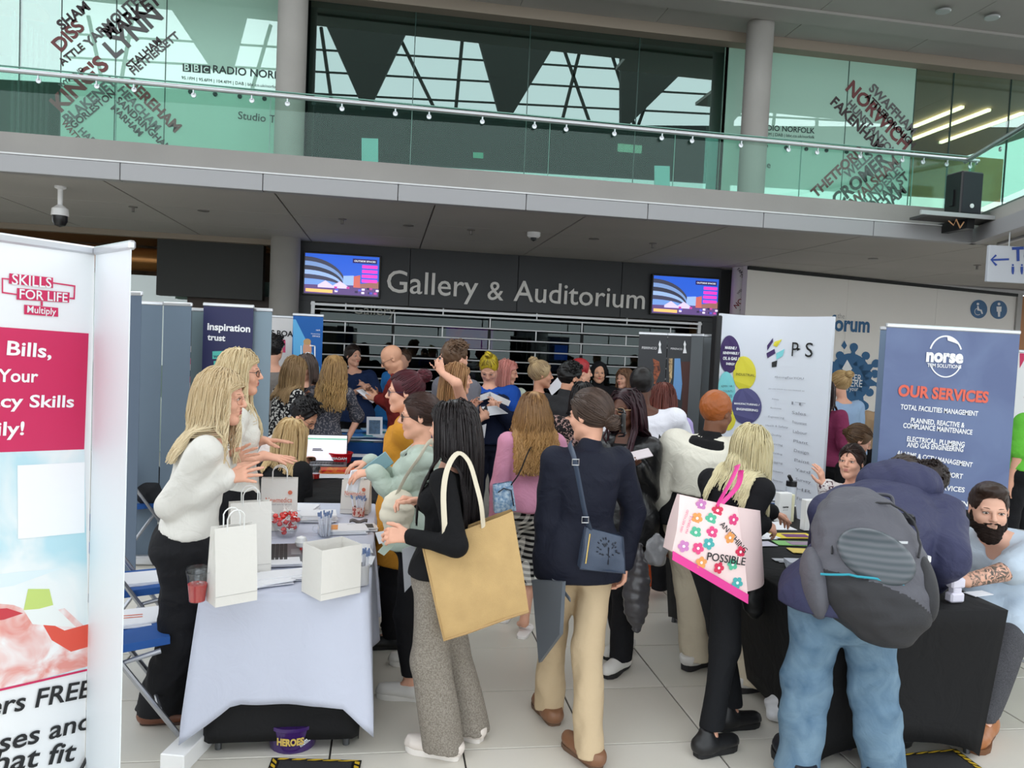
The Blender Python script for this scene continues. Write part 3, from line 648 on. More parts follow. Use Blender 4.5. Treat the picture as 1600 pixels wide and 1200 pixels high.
        fl.clip((0, 0, legs.get('hem', .06)), (0, 0, -1))
        if legs.get('fold', 1): fl.noise(.004*legs.get('fold', 1), (14, 14, 22), seed)
        V, Q = mesh_field(fl, v); mk('trousers', V, Q, legs['m'], o, True)
    if skirt:
        hz_, fr_, m_ = skirt; fs = Field(); z0 = Pc[2]+.17*Ls*ax[2]
        fs.loft([V3(0, 0, hz_), V3(0, 0, hz_+(z0-hz_)*.5), V3(0, 0, Pc[2]), Pc+ax*Ls*.3], [fr_*.12*H, .115*H*(1+fr_)/2, .108*H, .078*H], [fr_*.1*H, .095*H*(1+fr_)/2, .078*H, .06*H], (1, 0, 0), 0)
        fs.noise(.006, (22, 22, 3), seed); V, Q = mesh_field(fs, v); mk('skirt', V, Q, m_, o, True)
    def garment(gd, nm_, sd):
        ft = Field(); e = gd.get('e', .012); hemt = gd.get('hem', .02); bl = gd.get('boxy', 0); A_ = A+e; B_ = B+e
        if bl: A_ = np.maximum(A_, A_[1:7].max()*bl*(np.arange(8) < 6)); B_ = np.maximum(B_, B_[1:7].max()*bl*(np.arange(8) < 6))
        Cc = list(cen); Aa = list(A_); Bb = list(B_)
        if hemt < -.16:
            p0 = Pc+ax*Ls*(-.16); down = V3(0, 0, -1); ln = (-.16-hemt)*Ls; Cc = [p0+down*ln]+Cc; Aa = [Aa[1]*gd.get('flare', 1.0)]+[max(Aa[0], Aa[1]*.99)]+Aa[1:]; Bb = [Bb[1]*gd.get('flare', 1.0)]+[max(Bb[0], Bb[1]*.99)]+Bb[1:]
        ft.loft(Cc[:-1] if not gd.get('neck') else Cc, Aa[:-1] if not gd.get('neck') else Aa, Bb[:-1] if not gd.get('neck') else Bb, (1, 0, 0), 0)
        if sex == 'f' and not gd.get('nobust'):
            for x in (-1, 1): ft.ell(Pc+ax*Ls*.66+V3(x*.047*H, 0, 0)+nrm(V3(0, 1, 0)-ax*ax[1])*.042*H, V3(.040, .034, .038)*H, None, .03)
        if gd.get('neck'): ft.cap(Nb, Nb+(hd-Nb)*gd['neck'], .058*s*mw**.5+.004, .056*s*mw**.5+.003, .02)
        for side, k_ in ((1, 'R'), (-1, 'L')): ft.cap(Nb-ax*.05, J[k_][0]-V3(side*.01, 0, .008), .036*H/1.66+e+.004, .038*H/1.66*mw+e*.7+.003, .04)
        hp_ = Pc+ax*Ls*hemt if hemt >= -.16 else Pc+ax*Ls*(-.16)+V3(0, 0, -1)*(-.16-hemt)*Ls
        if hemt < 0 and not gd.get('nothigh'):
            for k_ in 'RL': hp, K = legP[k_][:2]; ft.cap(hp, hp+(K-hp)*.7, legs.get('r', (.056,))[0]*H+e*.6+.006 if legs else .056*H, legs.get('r', (.056,))[0]*H*.9+e*.6+.004 if legs else .05*H, .06)
        if hemt < 0: ft.ell(Pc+V3(0, -.01, -.03), (A[1]+e+.006, B[1]+e+.022, .10*H), None, .05)
        if hemt < -.16: ft.clip(hp_, (0, 0, -1))
        if hemt >= -.16: ft.clip(hp_, -ax if not gd.get('level') else (0, 0, -1))
        if not gd.get('neck'): ft.cap(Nb+ax*gd.get('nl', .012), hd, .054*s*mw**.5, .050*s*mw**.5, .008, 's')
        vn = gd.get('v')
        if vn: ft.ell(Nb+fwd*.075+ax*.0, V3(.040, .07, vn), None, .01, 's')
        sl = gd.get('sleeve', 1.0); ec = gd.get('es', e)
        puff = gd.get('puff', 0)
        for side, k_ in ((1, 'R'), (-1, 'L')):
            sh, E, W = J[k_][:3]; ru, re, rw = .0305*H*mw*.92+ec, .0225*H*mw+ec*1.05, .0150*H*mw+ec*gd.get('cuff', .9)
            if sl <= 0: continue
            if sl <= .5: q = sh+(E-sh)*sl*2; ft.cap(sh, q, ru, ru+(re-ru)*sl*2+.006, .025)
            else: q = E+(W-E)*(sl-.5)*2*.98; ft.cap(sh, E, ru, re+puff*.3, .02); ft.cap(E, q, re+puff*.3, re+(rw-re)*(sl-.5)*2+puff*.2, .02)
            if puff: ft.ell((E+q)/2, V3(1, 1, 1)*(re+puff), None, .04)
        if gd.get('hood'):
            hc = Nb+bk*.075+ax*.02; ft.ell(hc, V3(.105, .06, .07)*s, None, .03); ft.cap(hc+V3(-.09, .02, 0), hc+V3(-.06, .11, .01), .03, .02, .02); ft.cap(hc+V3(.09, .02, 0), hc+V3(.06, .11, .01), .03, .02, .02)
        if gd.get('hoodup'): ft.ell(g(0, -.03, .02), V3(.105, .115, .125)*s, R, .03); ft.ell(g(0, .10, -.01), V3(.075, .07, .10)*s, R, .01, 's')
        f_ = gd.get('fold', 1)
        if gd.get('puffer'):
            fr, am = gd['puffer']; ft.fn(lambda p: am*(np.abs(np.sin(fr*(p[2]+.25*p[1]+.15*p[0])))**.35-.85)*-1)
        if f_: ft.noise(.0038*f_, gd.get('ff', (16, 16, 26)), sd)
        V, Q = mesh_field(ft, gd.get('vox', v)); return mk(nm_, V, Q, gd['m'], o, True)
    tp = None
    if top:
        for i, gd in enumerate(top if isinstance(top, list) else [top]):
            tp = garment(gd, gd.get('name', 'top'), seed+i)
    info['top'] = tp
    if hairs:
        y_ = nrm(np.cross(ax, V3(1, 0, 0))); Rt = np.stack([np.cross(y_, ax), y_, ax], 1); e_ = (top[-1] if isinstance(top, list) else top or {}).get('e', .012); coll = [((Nb+hd)/2, V3(.062, .062, .085)*s, None, None), (Pc+ax*Ls*.55, V3(.116*H*bulk+e_, .074*H*bulk+e_+hunch*.5, .54*Ls), Rt, False), (Pc+ax*Ls*.90+bk*hunch*.5, V3(.125*H+e_, .042*H+e_, .045*H+e_), Rt, False)]
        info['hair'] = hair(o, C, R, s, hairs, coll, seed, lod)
    if shoes:
        for nm, side in (('R', 1), ('L', -1)):
            F_ = legP[nm][3]; a = (toe or {}).get(nm, side*.15); shoe(o, (F_[0], F_[1], 0), a, s*(1.1 if sex == 'm' else 1), shoes[0], shoes[1], shoes[2], lod)
    PEOPLE[label] = info
    return info
def tattoo_mat(sk):
    m = bpy.data.materials.new('tattooed_skin'); m.use_nodes = True; nt = m.node_tree; N = nt.nodes; L = nt.links; b = N['Principled BSDF']; b.inputs['Roughness'].default_value = .5
    tc = N.new('ShaderNodeTexCoord'); n = N.new('ShaderNodeTexNoise'); n.inputs['Scale'].default_value = 26; n.inputs['Detail'].default_value = 4; n.inputs['Distortion'].default_value = 2.5; L.new(tc.outputs['Object'], n.inputs['Vector'])
    r = N.new('ShaderNodeMapRange'); r.inputs[1].default_value = .42; r.inputs[2].default_value = .58; L.new(n.outputs[0], r.inputs[0])
    a = N.new('ShaderNodeAttribute'); a.attribute_name = 'ink'; mu = N.new('ShaderNodeMath'); mu.operation = 'MULTIPLY'; L.new(a.outputs['Fac'], mu.inputs[0]); L.new(r.outputs[0], mu.inputs[1])
    x = N.new('ShaderNodeMix'); x.data_type = 'RGBA'; L.new(mu.outputs[0], x.inputs[0]); x.inputs[6].default_value = lin(sk)+(1,); x.inputs[7].default_value = lin((88, 78, 70))+(1,); L.new(x.outputs[2], b.inputs['Base Color']); return m
def cloth(name, rgb, **k):
    kw = dict(rough=.85, spec=.2, wr=.012); kw.update(k); return mat('cloth_'+name, rgb, **kw)
# ================================================================== the hall
YF = 11.0; YE = 7.4; YG = 11.35
concrete = mat('concrete', (150, 147, 143), rough=.8, bump=.0015, bscale=40, var=.25, vscale=1.2)
concrete_d = mat('soffit_concrete', (176, 173, 168), rough=.85, bump=.001, bscale=60, var=.18, vscale=.9)
charcoal = mat('charcoal_panel', (52, 54, 56), rough=.5, bump=.0003)
dark = mat('dark_void', (26, 28, 28), rough=.7)
metal_w = mat('pale_metal', (186, 188, 190), rough=.4, metal=.3)
steel = mat('steel', (190, 192, 195), rough=.28, metal=.9)
white_p = mat('white_plastic', (236, 236, 236), rough=.4)
black_p = mat('black_plastic', (22, 22, 24), rough=.35)
# floor tiles: each near tile a piece with its own edges
T = .56; tile_m = [mat('floor_tile_%d' % i, c, rough=.32, spec=.5, var=.10, vscale=1.5) for i, c in enumerate(((214, 209, 198), (209, 204, 193), (217, 212, 202)))]
floor = boxo('floor', (0, 3, -.035), (44, 40, .05), mat('tile_joint', (74, 72, 70), rough=.9)); tag(floor, kind='structure')
_p = at(964, 979, 1)*0+atz(964, 979); tx0 = _p[0] % T; ty0 = atz(964, 1009)[1] % T
rs = random.Random(3); tms = []
for k in range(3): tms.append(MB().box((0, 0, -.005), (T-.008, T-.008, .01), bev=.002).build('tile', tile_m[k], floor))
for o in tms: COL.objects.unlink(o)
nt_ = 0; far = MB()
for i in range(-14, 16):
    for j in range(3, 22):
        x, y = tx0+i*T, ty0+j*T; d_ = math.hypot(x, y)
        P_ = RC.T @ (V3(x, y, 0)-V3(0, 0, EYE)); px = 800+FPX*P_[0]/max(.1, -P_[2])
        if y < 6.9 and -90 < px < 1690 and nt_ < 298:
            o = tms[rs.randrange(3)].copy(); COL.objects.link(o); o.parent = floor; o.location = (x+T/2, y+T/2, 0); nt_ += 1
        else: far.box((x+T/2, y+T/2, -.005), (T-.008, T-.008, .01), mi=rs.randrange(3))
for j in range(-4, 3):
    for i in range(-8, 9): far.box((tx0+i*T+T/2, ty0+j*T+T/2, -.005), (T-.008, T-.008, .01))
fo = far.build('tile', tile_m, floor); tag(fo, kind='stuff')

# ---- soffit over the ground floor, balcony edge, upper ceiling
SZ = 3.03
def xz(px, py, Y): p = at(px, py, Y); return p[0], p[2]
XL, XR = at(0, 280, YE)[0]-5, at(1521, 378, YE)[0]
balcony = empty('balcony', (0, 0, 0), kind='structure')
sp = MB(); nxp = 14; w_ = (XR+6-XL)/14
soff = empty('ceiling', (0, 0, 0), kind='structure')
for i in range(14):
    for j in range(3):
        y0 = YE+.02+j*1.25; a = XL+i*w_
        o = MB().box((a+w_/2, y0+.62, SZ+.02), (w_-.014, 1.236, .04), bev=.004).build('soffit_panel', concrete_d, soff)
boxo('slab', ((XL+XR+6)/2, 9.6, SZ+.20), (XR+6-XL, 4.4, .30), concrete, balcony)
edge = MB(); n_e = 12; we = (XR-XL)/n_e
for i in range(n_e): boxo('fascia_panel', (XL+(i+.5)*we, YE-.02, SZ+.075), (we-.006, .10, .15), mat('fascia', (156, 156, 158), rough=.45), balcony, bev=.004)
boxo('fascia_lip', ((XL+XR)/2, YE-.02, SZ+.158), (XR-XL, .11, .014), mat('fascia_lip', (205, 206, 207), rough=.35), balcony)
for i in range(n_e-1): boxo('upstand_panel', (XL+(i+.5)*we*12/11, YE+.06, SZ+.245), (we*12/11-.005, .06, .165), mat('upstand', (118, 118, 118), rough=.5), balcony)
# corner return of the balcony, coming towards us at the right
cR = V3(XR, YE-.05, 0); e2 = atz(1700, 330, SZ); dirR = nrm(V3(e2[0]-XR, e2[1]-YE, 0)); LR = 4.0; angR = math.atan2(dirR[1], dirR[0])
RB = V3(at(1395, 378, YE)[0], YE+.05, 0)
cc = V3(at(1521, 378, YE)[0], YE, 0); far_r = atz(1600, 356, SZ); dr = nrm(V3(far_r[0]-cc[0], far_r[1]-cc[1], 0)); ar = math.atan2(dr[1], dr[0]); LR = 3.5; nr = V3(dr[1], -dr[0], 0)
for z, h, t, mm, nm in ((SZ+.075, .15, .10, MATS['fascia'], 'fascia_panel'), (SZ+.245, .165, .06, MATS['upstand'], 'upstand_panel')):
    c = cc+dr*LR/2-nr*(.0 if nm[0] == 'f' else .08); boxo(nm, (c[0], c[1], z), (LR, t, h), mm, balcony, rz=ar)
c = cc+dr*LR/2-nr*1.3; boxo('slab', (c[0], c[1]+.2, SZ+.15), (LR, 2.5, .26), concrete_d, balcony, rz=ar)
boxo('light_strip', tuple(cc+dr*LR/2-nr*.25+V3(0, 0, SZ+.005)), (LR, .05, .02), metal_w, balcony, rz=ar)
# upper ceiling
UZ = 6.45
uc = empty('ceiling', (0, 0, 0), kind='structure')
for i in range(10):
    ex_ = 0 if i < 6 else .6 if i == 6 else 2.0
    boxo('soffit_panel', (XL+1+i*2.0, YG-.62-ex_/2, UZ+.10), (1.99, 1.20+ex_, .06), concrete_d, uc)
boxo('ceiling_beam', ((XL+XR)/2+2, YG-.12, UZ+.0), (XR-XL+9, .22, .16), mat('beam_beige', (150, 138, 124), rough=.7), uc)
boxo('ceiling_step', ((XL+XR)/2+2, YG-1.0, UZ+.06), (XR-XL+9, .40, .05), concrete_d, uc)
for px, py in ((1550, 28), (1474, 18)):
    p = atz(px, py, UZ+.02); MB().lathe([(.0, -.01), (.085, -.01), (.095, 0), (.095, .012)], n=24).build('ceiling_downlight', metal_w, uc, M=Matrix.Translation(tuple(p)))
# columns
for px, cid in ((443, 0), (1163, 1)):
    p = at(px+2, 430, 10.75); r_ = .19
    cu_ = MB().lathe([(r_, SZ+.36), (r_, UZ+.12)], c=(0, 0, 0), n=40).lathe([(r_, 0), (r_, SZ+.01)], n=40).build('column', mat('column_concrete', (158, 155, 150), rough=.75, bump=.001, bscale=30, var=.2, vscale=2), None, True, M=Matrix.Translation((p[0], 10.75, 0))); tag(cu_, kind='structure')
    if cid:
        MB().lathe([(r_+.003, 2.0), (r_+.003, SZ)], n=40).build('white_wrap', mat('white_wrap', (222, 218, 214), rough=.6), cu_, True)
        def cyl(u, v, o, r=r_+.013): a = (u-.05)/r; return (r*math.sin(a), -r*math.cos(a), v)
        for k, (t, u, v, a, sz, c) in enumerate((('FAKENHAM', -.06, 2.88, -.75, .06, 0), ('NORWICH', .02, 2.60, .8, .10, 1), ('SWAFFHAM', -.02, 2.80, -.75, .055, 2), ('CROMER', .07, 2.90, -.8, .06, 0), ('THETFORD', .03, 2.48, .8, .055, 0), ('WELLS', -.08, 2.68, .8, .05, 2), ('DISS', .11, 2.76, -.8, .07, 1), ('DEREHAM', .09, 2.66, .8, .05, 0), ('K', .1, 2.30, 1.57, .12, 3))):
            uv_text(t, u, v, sz, mat('wrap_ink_%d' % c, [(60, 54, 54), (130, 40, 44), (120, 110, 108), (20, 20, 20)][c], rough=.6), cu_, 0, bold=.02, ang=a, mp=lambda x, y, z, cyl=cyl: cyl(x, y, 0))

# ---- upper glass front
teal_film = glass('frosted_teal_glass', (.5, .8, .72), refl=.25, base=(192, 236, 216), through=.12, gtint=(.80, .98, .94))
dark_glass = glass('dark_teal_glass', (.30, .48, .44), refl=.25, base=(16, 30, 28), through=.75, gtint=(.78, 1.0, .95))
clear_glass = glass('clear_teal_glass', (.70, .84, .78), refl=.26, gtint=(.85, 1, .96))
up = Plane((0, YG, SZ+.36), (1, 0, 0)); upw = empty('window_1', kind='structure', M=up.M); UH = UZ-SZ-.36
def gx(px, py=200): return at(px, py, YG)[0]
joints = [gx(p, 150) for p in (-330, -150, -60, 30, 95, 180, 258, 440, 476, 645, 824, 995, 1128)]+[gx(p, 260) for p in (1190, 1316, 1421, 1480, 1570, 1700)]
kinds = [2, 2, 2, 2, 1, 1, 1, 1, 0, 0, 0, 0, 1, 1, 1, 2, 2, 2]
for i, kd in enumerate(kinds):
    a, b = joints[i], joints[i+1]; MB().box(((a+b)/2, UH/2, 0), (b-a-.012, UH, .02)).build('pane', (dark_glass, teal_film, clear_glass)[kd], upw)
for a in joints[1:-1]: MB().box((a, UH/2, 0), (.012, UH, .03)).build('pane_joint', mat('joint_green', (40, 70, 62), rough=.3), upw)
MB().box((gx(1129), UH/2, -.03), (.05, UH, .08)).build('mullion', mat('maroon', (70, 30, 28), rough=.5), upw)
MB().box((gx(476), UH/2, -.03), (.07, UH, .08)).build('mullion', dark, upw)
ink = [mat('ink_%d' % i, c, rough=.6) for i, c in enumerate(((62, 50, 52), (112, 62, 62), (96, 96, 96), (30, 50, 48)))]
FA = 27
def wt(t, a, b, c=0, bold=.035, h=None): return label_text(up, t, a, b, ink[c], upw, off=.016, bold=bold, height=h)
for t, a, b, c in (('DEREHAM', (196, 132), (274, 208), 1), ('HEACHAM', (184, 142), (244, 206), 2), ('SANDRINGHAM', (180, 158), (262, 238), 0), ('MARHAM', (173, 170), (218, 214), 0),
                   ('GORLESTON', (116, 202), (182, 148), 0), ('BLAKENEY', (108, 194), (184, 130), 2), ("KING'S", (96, 176), (172, 104), 1), ('LYNN', (180, 92), (256, 28), 2), ('MARKET', (172, 62), (254, 4), 0),
                   ('YARMOUTH', (140, 76), (222, 2), 2), ('DISS', (96, 82), (134, 44), 1), ('ATTLE', (98, 104), (134, 76), 0), ('STALHAM', (204, 110), (254, 66), 0), ('HETHERSETT', (210, 118), (282, 58), 2),
                   ('WATTON', (96, 192), (132, 234), 1), ('SHAM', (98, 48), (142, 14), 0), ('HAPP', (122, 206), (150, 232), 2), ('WYMOND', (96, 138), (132, 110), 2)): wt(t, a, b, c)
for t, a, b, c in (('NORWICH', (1320, 140), (1412, 236), 1), ('SWAFFHAM', (1356, 140), (1424, 212), 2), ('ATTLEBOROUGH', (1350, 152), (1424, 232), 0), ('HUNSTANTON', (1322, 164), (1394, 246), 2), ('FAKENHAM', (1296, 162), (1372, 238), 0),
                   ('THETFORD', (1274, 310), (1350, 238), 1), ('WELLS', (1324, 280), (1364, 244), 2), ('CROMER', (1308, 324), (1388, 252), 0), ('WALSHAM', (1334, 324), (1404, 256), 1), ('MUNDESLEY', (1346, 328), (1414, 262), 2),
                   ('DHAM ST', (1362, 330), (1420, 278), 0), ('HAM', (1384, 330), (1416, 300), 0)): wt(t, a, b, c)
for t, a, b, c, bd in (('RADIO NORFOLK', (333, 114), (470, 127), 3, .015), ('RADIO NORFOLK', (1184, 203), (1272, 209), 3, .015), ('Studio Two', (372, 186), (452, 195), 3, .012), ('One', (1180, 261), (1203, 263), 3, .012), ('95.1FM | 95.6FM | 104.4FM | DAB | bbc.co.uk/norfolk', (284, 124), (436, 139), 3, 0), ('| 104.4FM | DAB | bbc.co.uk/norfolk', (1180, 211), (1272, 217), 3, 0)): wt(t, a, b, c, bd)
for i in range(3):
    x = 286+i*15; shape(up, [(x, 100+i*1.2), (x+13, 101+i*1.2), (x+13, 113+i*1.2), (x, 112+i*1.2)], ink[3], upw, off=.018, name='logo_block'); label_text(up, 'BBC'[i], (x+2.5, 111+i*1.2), (x+10.5, 111.6+i*1.2), mat('pale_ink', (190, 225, 212)), upw, off=.022, bold=.02)
for i in range(8): u, v = up.hit(298+i*40.5-(i*2), 144+i*3.6); MB().lathe([(0, -.012), (.03, -.012), (.03, .012), (0, .012)], n=14).build('glass_fixing', ink[3], upw, M=Matrix.Translation((u, v, .012)))
for i in range(6): u, v = up.hit(1196+i*31.5, 229+i*2.2); MB().lathe([(0, -.012), (.03, -.012), (.03, .012), (0, .012)], n=14).build('glass_fixing', ink[3], upw, M=Matrix.Translation((u, v, .012)))
for a in ((565, 216, 591, 253), (1022, 259, 1046, 295)): shape(up, [(a[0], a[1]), (a[2], a[1]+1), (a[2], a[3]+1), (a[0], a[3])], mat('notice_teal', (120, 190, 180), rough=.5), upw, off=.014, name='notice')
shape(up, [(739, 238), (755, 239), (755, 248), (739, 247)], mat('notice_green', (60, 150, 120)), upw, off=.014, name='notice')
# rooms behind the upper glass
bw = empty('wall_back', (0, 0, 0), kind='structure')
boxo('upper_room_wall', (gx(790), YG+3.0, SZ+1.9), (gx(1135)-gx(440)+2, .1, 3.4), mat('studio_dark', (30, 38, 36), rough=.8), bw)
boxo('upper_room_wall', (gx(1510)+1.6, YG+5.2, SZ+1.9), (7.0, .1, 3.4), mat('warm_wall', (204, 172, 112), rough=.8), bw)
boxo('upper_room_wall', (gx(0)-1.8, YG+4.5, SZ+1.9), (7, .1, 3.4), mat('pale_wall', (150, 165, 160), rough=.8), bw)
boxo('upper_room_floor', ((XL+XR)/2+2, YG+2.7, SZ+.30), (XR-XL+10, 5.4, .1), mat('upper_floor', (90, 88, 84)), bw)
boxo('upper_room_ceiling', ((XL+XR)/2+2, YG+2.7, UZ+.2), (XR-XL+10, 5.4, .1), mat('warm_ceiling', (150, 128, 96)), bw)
for k, (px, py) in enumerate(((984, 232), )):
    p = at(px, py, YG+2.6); o = boxo('lit_panel', tuple(p), (.45, .03, .14), mat('lit_tube', (255, 246, 226), emit=4), bw)
for px, py in ((1480, 205), (1530, 192), (1440, 212)): p = at(px, py, YG+3.0); boxo('strip_lamp', (p[0], p[1], UZ+.1), (.07, 2.2, .05), mat('strip_warm', (255, 232, 190), emit=5), bw)
for k in range(9): p = at(20+k*9-60*(k > 6), 120, YG+1.6+.2*k); boxo('stair_mullion', (p[0], p[1], SZ+1.8), (.03, .05, 3.1), metal_w, bw)
# a copper-coloured duct seen beyond the upper left pane
p = at(36, 8, YG+2); MB().tube([p+V3(-1.5, 0, .1), p+V3(.3, 0, -.0)], .22, 18).build('copper_duct', mat('copper', (200, 140, 80), rough=.35, metal=.6), bw, True)

# ---- glass balustrade with rail
bal = Plane((0, YE+.06, SZ+.33), (1, 0, 0)); balu = empty('balustrade', label='green glass balustrade with steel handrail along the upper walkway', cat='railing', M=bal.M)
bal_glass = glass('balustrade_glass', (.76, .92, .86), refl=.02, gtint=(.9, 1, .97)); edge_g = mat('glass_edge', (120, 165, 152), rough=.15)
bj = [at(p, 220+.08*p, YE+.06)[0] for p in (-300, -60, 180, 420, 640, 855, 1050, 1247, 1421, 1517)]; RZ = at(800, 183, YE-.0)[2]-SZ-.33; HB = RZ+.05
for i in range(len(bj)-1):
    a, b = bj[i], bj[i+1]; MB().box(((a+b)/2, HB/2, 0), (b-a-.012, HB, .015)).build('glass_panel', bal_glass, balu); MB().box((a, HB/2, 0), (.004, HB, .016)).build('panel_edge', edge_g, balu)
MB().box(((bj[0]+bj[-1])/2, HB, 0), (bj[-1]-bj[0], .008, .02)).build('glass_top_edge', edge_g, balu)
RZ = at(800, 183, YE-.0)[2]-SZ-.33
MB().tube([(bj[0], RZ, .05), (bj[-1], RZ, .05)], .021, 12).build('handrail', steel, balu, True)
for i in range(len(bj)-1):
    for f in (.12, .5, .88):
        x = bj[i]+(bj[i+1]-bj[i])*f; MB().tube([(x, RZ-.01, .05), (x, RZ-.05, .045), (x, RZ-.06, .015)], .008, 6).build('rail_bracket', steel, balu, True); MB().lathe([(0, 0), (.022, 0), (.022, .012), (0, .014)], n=14).build('fixing_disc', steel, balu, True, M=Matrix.Translation((x, RZ-.06, .03)))
rail2 = at(1517, 243, YE+.06); q2 = V3(rail2[0], rail2[1], 0); br = Plane((q2[0], q2[1], SZ+.33), dr); bo2 = empty('balustrade', label='short glass balustrade return with steel handrail at the right corner', cat='railing', M=br.M)
for i in range(2): MB().box((.75+i*1.5, HB/2, 0), (1.48, HB, .015)).build('glass_panel', bal_glass, bo2)
MB().tube([(0, RZ, .05), (3, RZ, .05)], .024, 12).build('handrail', steel, bo2, True); MB().box((0, HB/2, 0), (.012, HB, .02)).build('panel_edge', edge_g, bo2)
for x in (.2, .75, 1.3): MB().lathe([(0, 0), (.022, 0), (.022, .012), (0, .014)], n=14).build('fixing_disc', steel, bo2, True, M=Matrix.Translation((x, RZ-.06, .008)))

# ---- ground floor front: header, lettering, shutter
fp = Plane((0, YF-.02, 0), (1, 0, 0)); front = empty('wall_front', kind='structure', M=fp.M)
xa, xb = fp.hit(463, 430)[0], fp.hit(1127, 440)[0]; hz0 = fp.hit(800, 487)[1]
npan = 4
for i in range(npan): a = xa+(xb-xa)*i/npan; b = xa+(xb-xa)*(i+1)/npan; MB().box(((a+b)/2, (SZ+hz0)/2, -.05), (b-a-.006, SZ-hz0, .10), bev=.003).build('header_panel', charcoal, front)
MB().box((xa+.10, hz0/2, -.05), (.20, hz0, .12)).build('jamb', charcoal, front); MB().box((xb-.13, hz0/2, -.05), (.26, hz0, .12)).build('jamb', charcoal, front)
silver_l = mat('sign_silver', (236, 233, 227), rough=.45)
sgn = empty('wall_sign', label='grey raised letters reading Gallery & Auditorium above the shutter', cat='sign', M=fp.M)
for t, a, b in (('Gallery', (604, 456), (746, 467)), ('&', (761, 468), (786, 470)), ('Auditorium', (802, 470), (1006, 471))): label_text(fp, t, a, (b[0], a[1]+(b[0]-a[0])*.064), silver_l, sgn, off=.02, ext=.02, bold=.004, name='letters')
MB().box((xb+.22, SZ/2, -.16), (.56, SZ, .06)).build('side_filler', charcoal, front)
# shutter opening with recess behind
oxa, oxb = xa+.2, xb-.26
sh = empty('roller_shutter', label='dark see-through roller shutter with pale horizontal rods under the gallery sign', cat='shutter', M=fp.M)
rod = mat('rod_pale', (196, 196, 196), rough=.35, metal=.4)
MB().box(((oxa+oxb)/2, hz0-.035, -.03), (oxb-oxa, .03, .06)).build('top_rail', rod, sh)
for x in (oxa+.03, oxb-.03): MB().box((x, hz0/2, -.04), (.05, hz0, .05)).build('side_rail', rod, sh)
k = 0; z = hz0-.10
while z > .1:
    MB().tube([(oxa+.05, z, -.04), (oxb-.05, z, -.04)], .011, 6).build('rod', rod, sh, True)
    for j in range(4):
        x = oxa+(oxb-oxa)*(j+.35+.5*(k % 2))/4.2; MB().box((x, z+.077, -.04), (.016, .154, .012)).build('link', rod, sh)
    z -= .154; k += 1
sg = glass('shop_glass', (.35, .42, .40), refl=.035, gtint=(.9, 1, 1)); MB().box(((oxa+oxb)/2, hz0/2, -.5), (oxb-oxa, hz0, .02)).build('shop_glass', sg, front)
for x in (.2, .45, .7): MB().box((oxa+(oxb-oxa)*x, hz0/2, -.5), (.04, hz0, .05)).build('glazing_bar', dark, front)
boxo('lobby_wall', ((oxa+oxb)/2, YF+4.0, 1.6), (oxb-oxa+1.6, .1, 3.2), mat('lobby_dark', (34, 44, 42), rough=.8), bw)
boxo('lobby_wall', (oxb+.2, YF+2.2, 1.6), (.1, 4, 3.2), mat('lobby_warm', (196, 146, 96), rough=.8), bw)
boxo('lobby_wall', (oxb-.55, YF+3.2, 1.6), (1.7, .1, 3.2), mat('lobby_tan', (176, 132, 92), rough=.8), bw)
boxo('lobby_wall', (oxa-.12, YF+2.2, 1.6), (.1, 4, 3.2), mat('lobby_brown', (120, 84, 58), rough=.8), bw)
boxo('lobby_pier', (at(505, 540, 12.5)[0]+.1, 12.6, 1.6), (.45, .3, 3.2), mat('lobby_warm', (196, 146, 96)), bw)
boxo('lobby_ceiling', ((oxa+oxb)/2, YF+2, SZ+.1), (oxb-oxa+1.6, 4, .1), mat('lobby_ceil', (120, 118, 110)), bw)
def flat_panel(px0, py0, px1, py1, Y, m, nm, parent=None, t=.02):
    a = at(px0, py1, Y); b = at(px1, py0, Y); return boxo(nm, ((a[0]+b[0])/2, Y, (a[2]+b[2])/2), (b[0]-a[0], t, b[2]-a[2]), m, parent)
tag(flat_panel(696, 513, 771, 545, 12.3, mat('lobby_screen', (70, 30, 150), emit=.8, pattern='cloud', rgb2=(150, 30, 120), pscale=3), 'lobby_screen'), 'glowing purple and blue screen seen dimly through the shutter', 'screen')
tag(flat_panel(866, 540, 887, 562, 12.6, mat('lobby_poster', (40, 80, 190), emit=.5), 'poster'), 'small blue poster seen through the shutter rods', 'poster')
pp = Plane((0, YF+.35, 0), (1, 0, 0)); boxo('lobby_bulkhead', ((oxa+oxb)/2, YF+.42, 2.55), (oxb-oxa, .1, .7), mat('lobby_ceil', (120, 118, 110)), bw)
pf = empty('inner_sign', label='dim inner lettering reading Gallery behind the top of the shutter', cat='sign', M=pp.M); label_text(pp, 'Gallery', (552, 490), (617, 494), mat('inner_letters', (190, 190, 180)), pf, off=.0, ext=.01, name='letters')
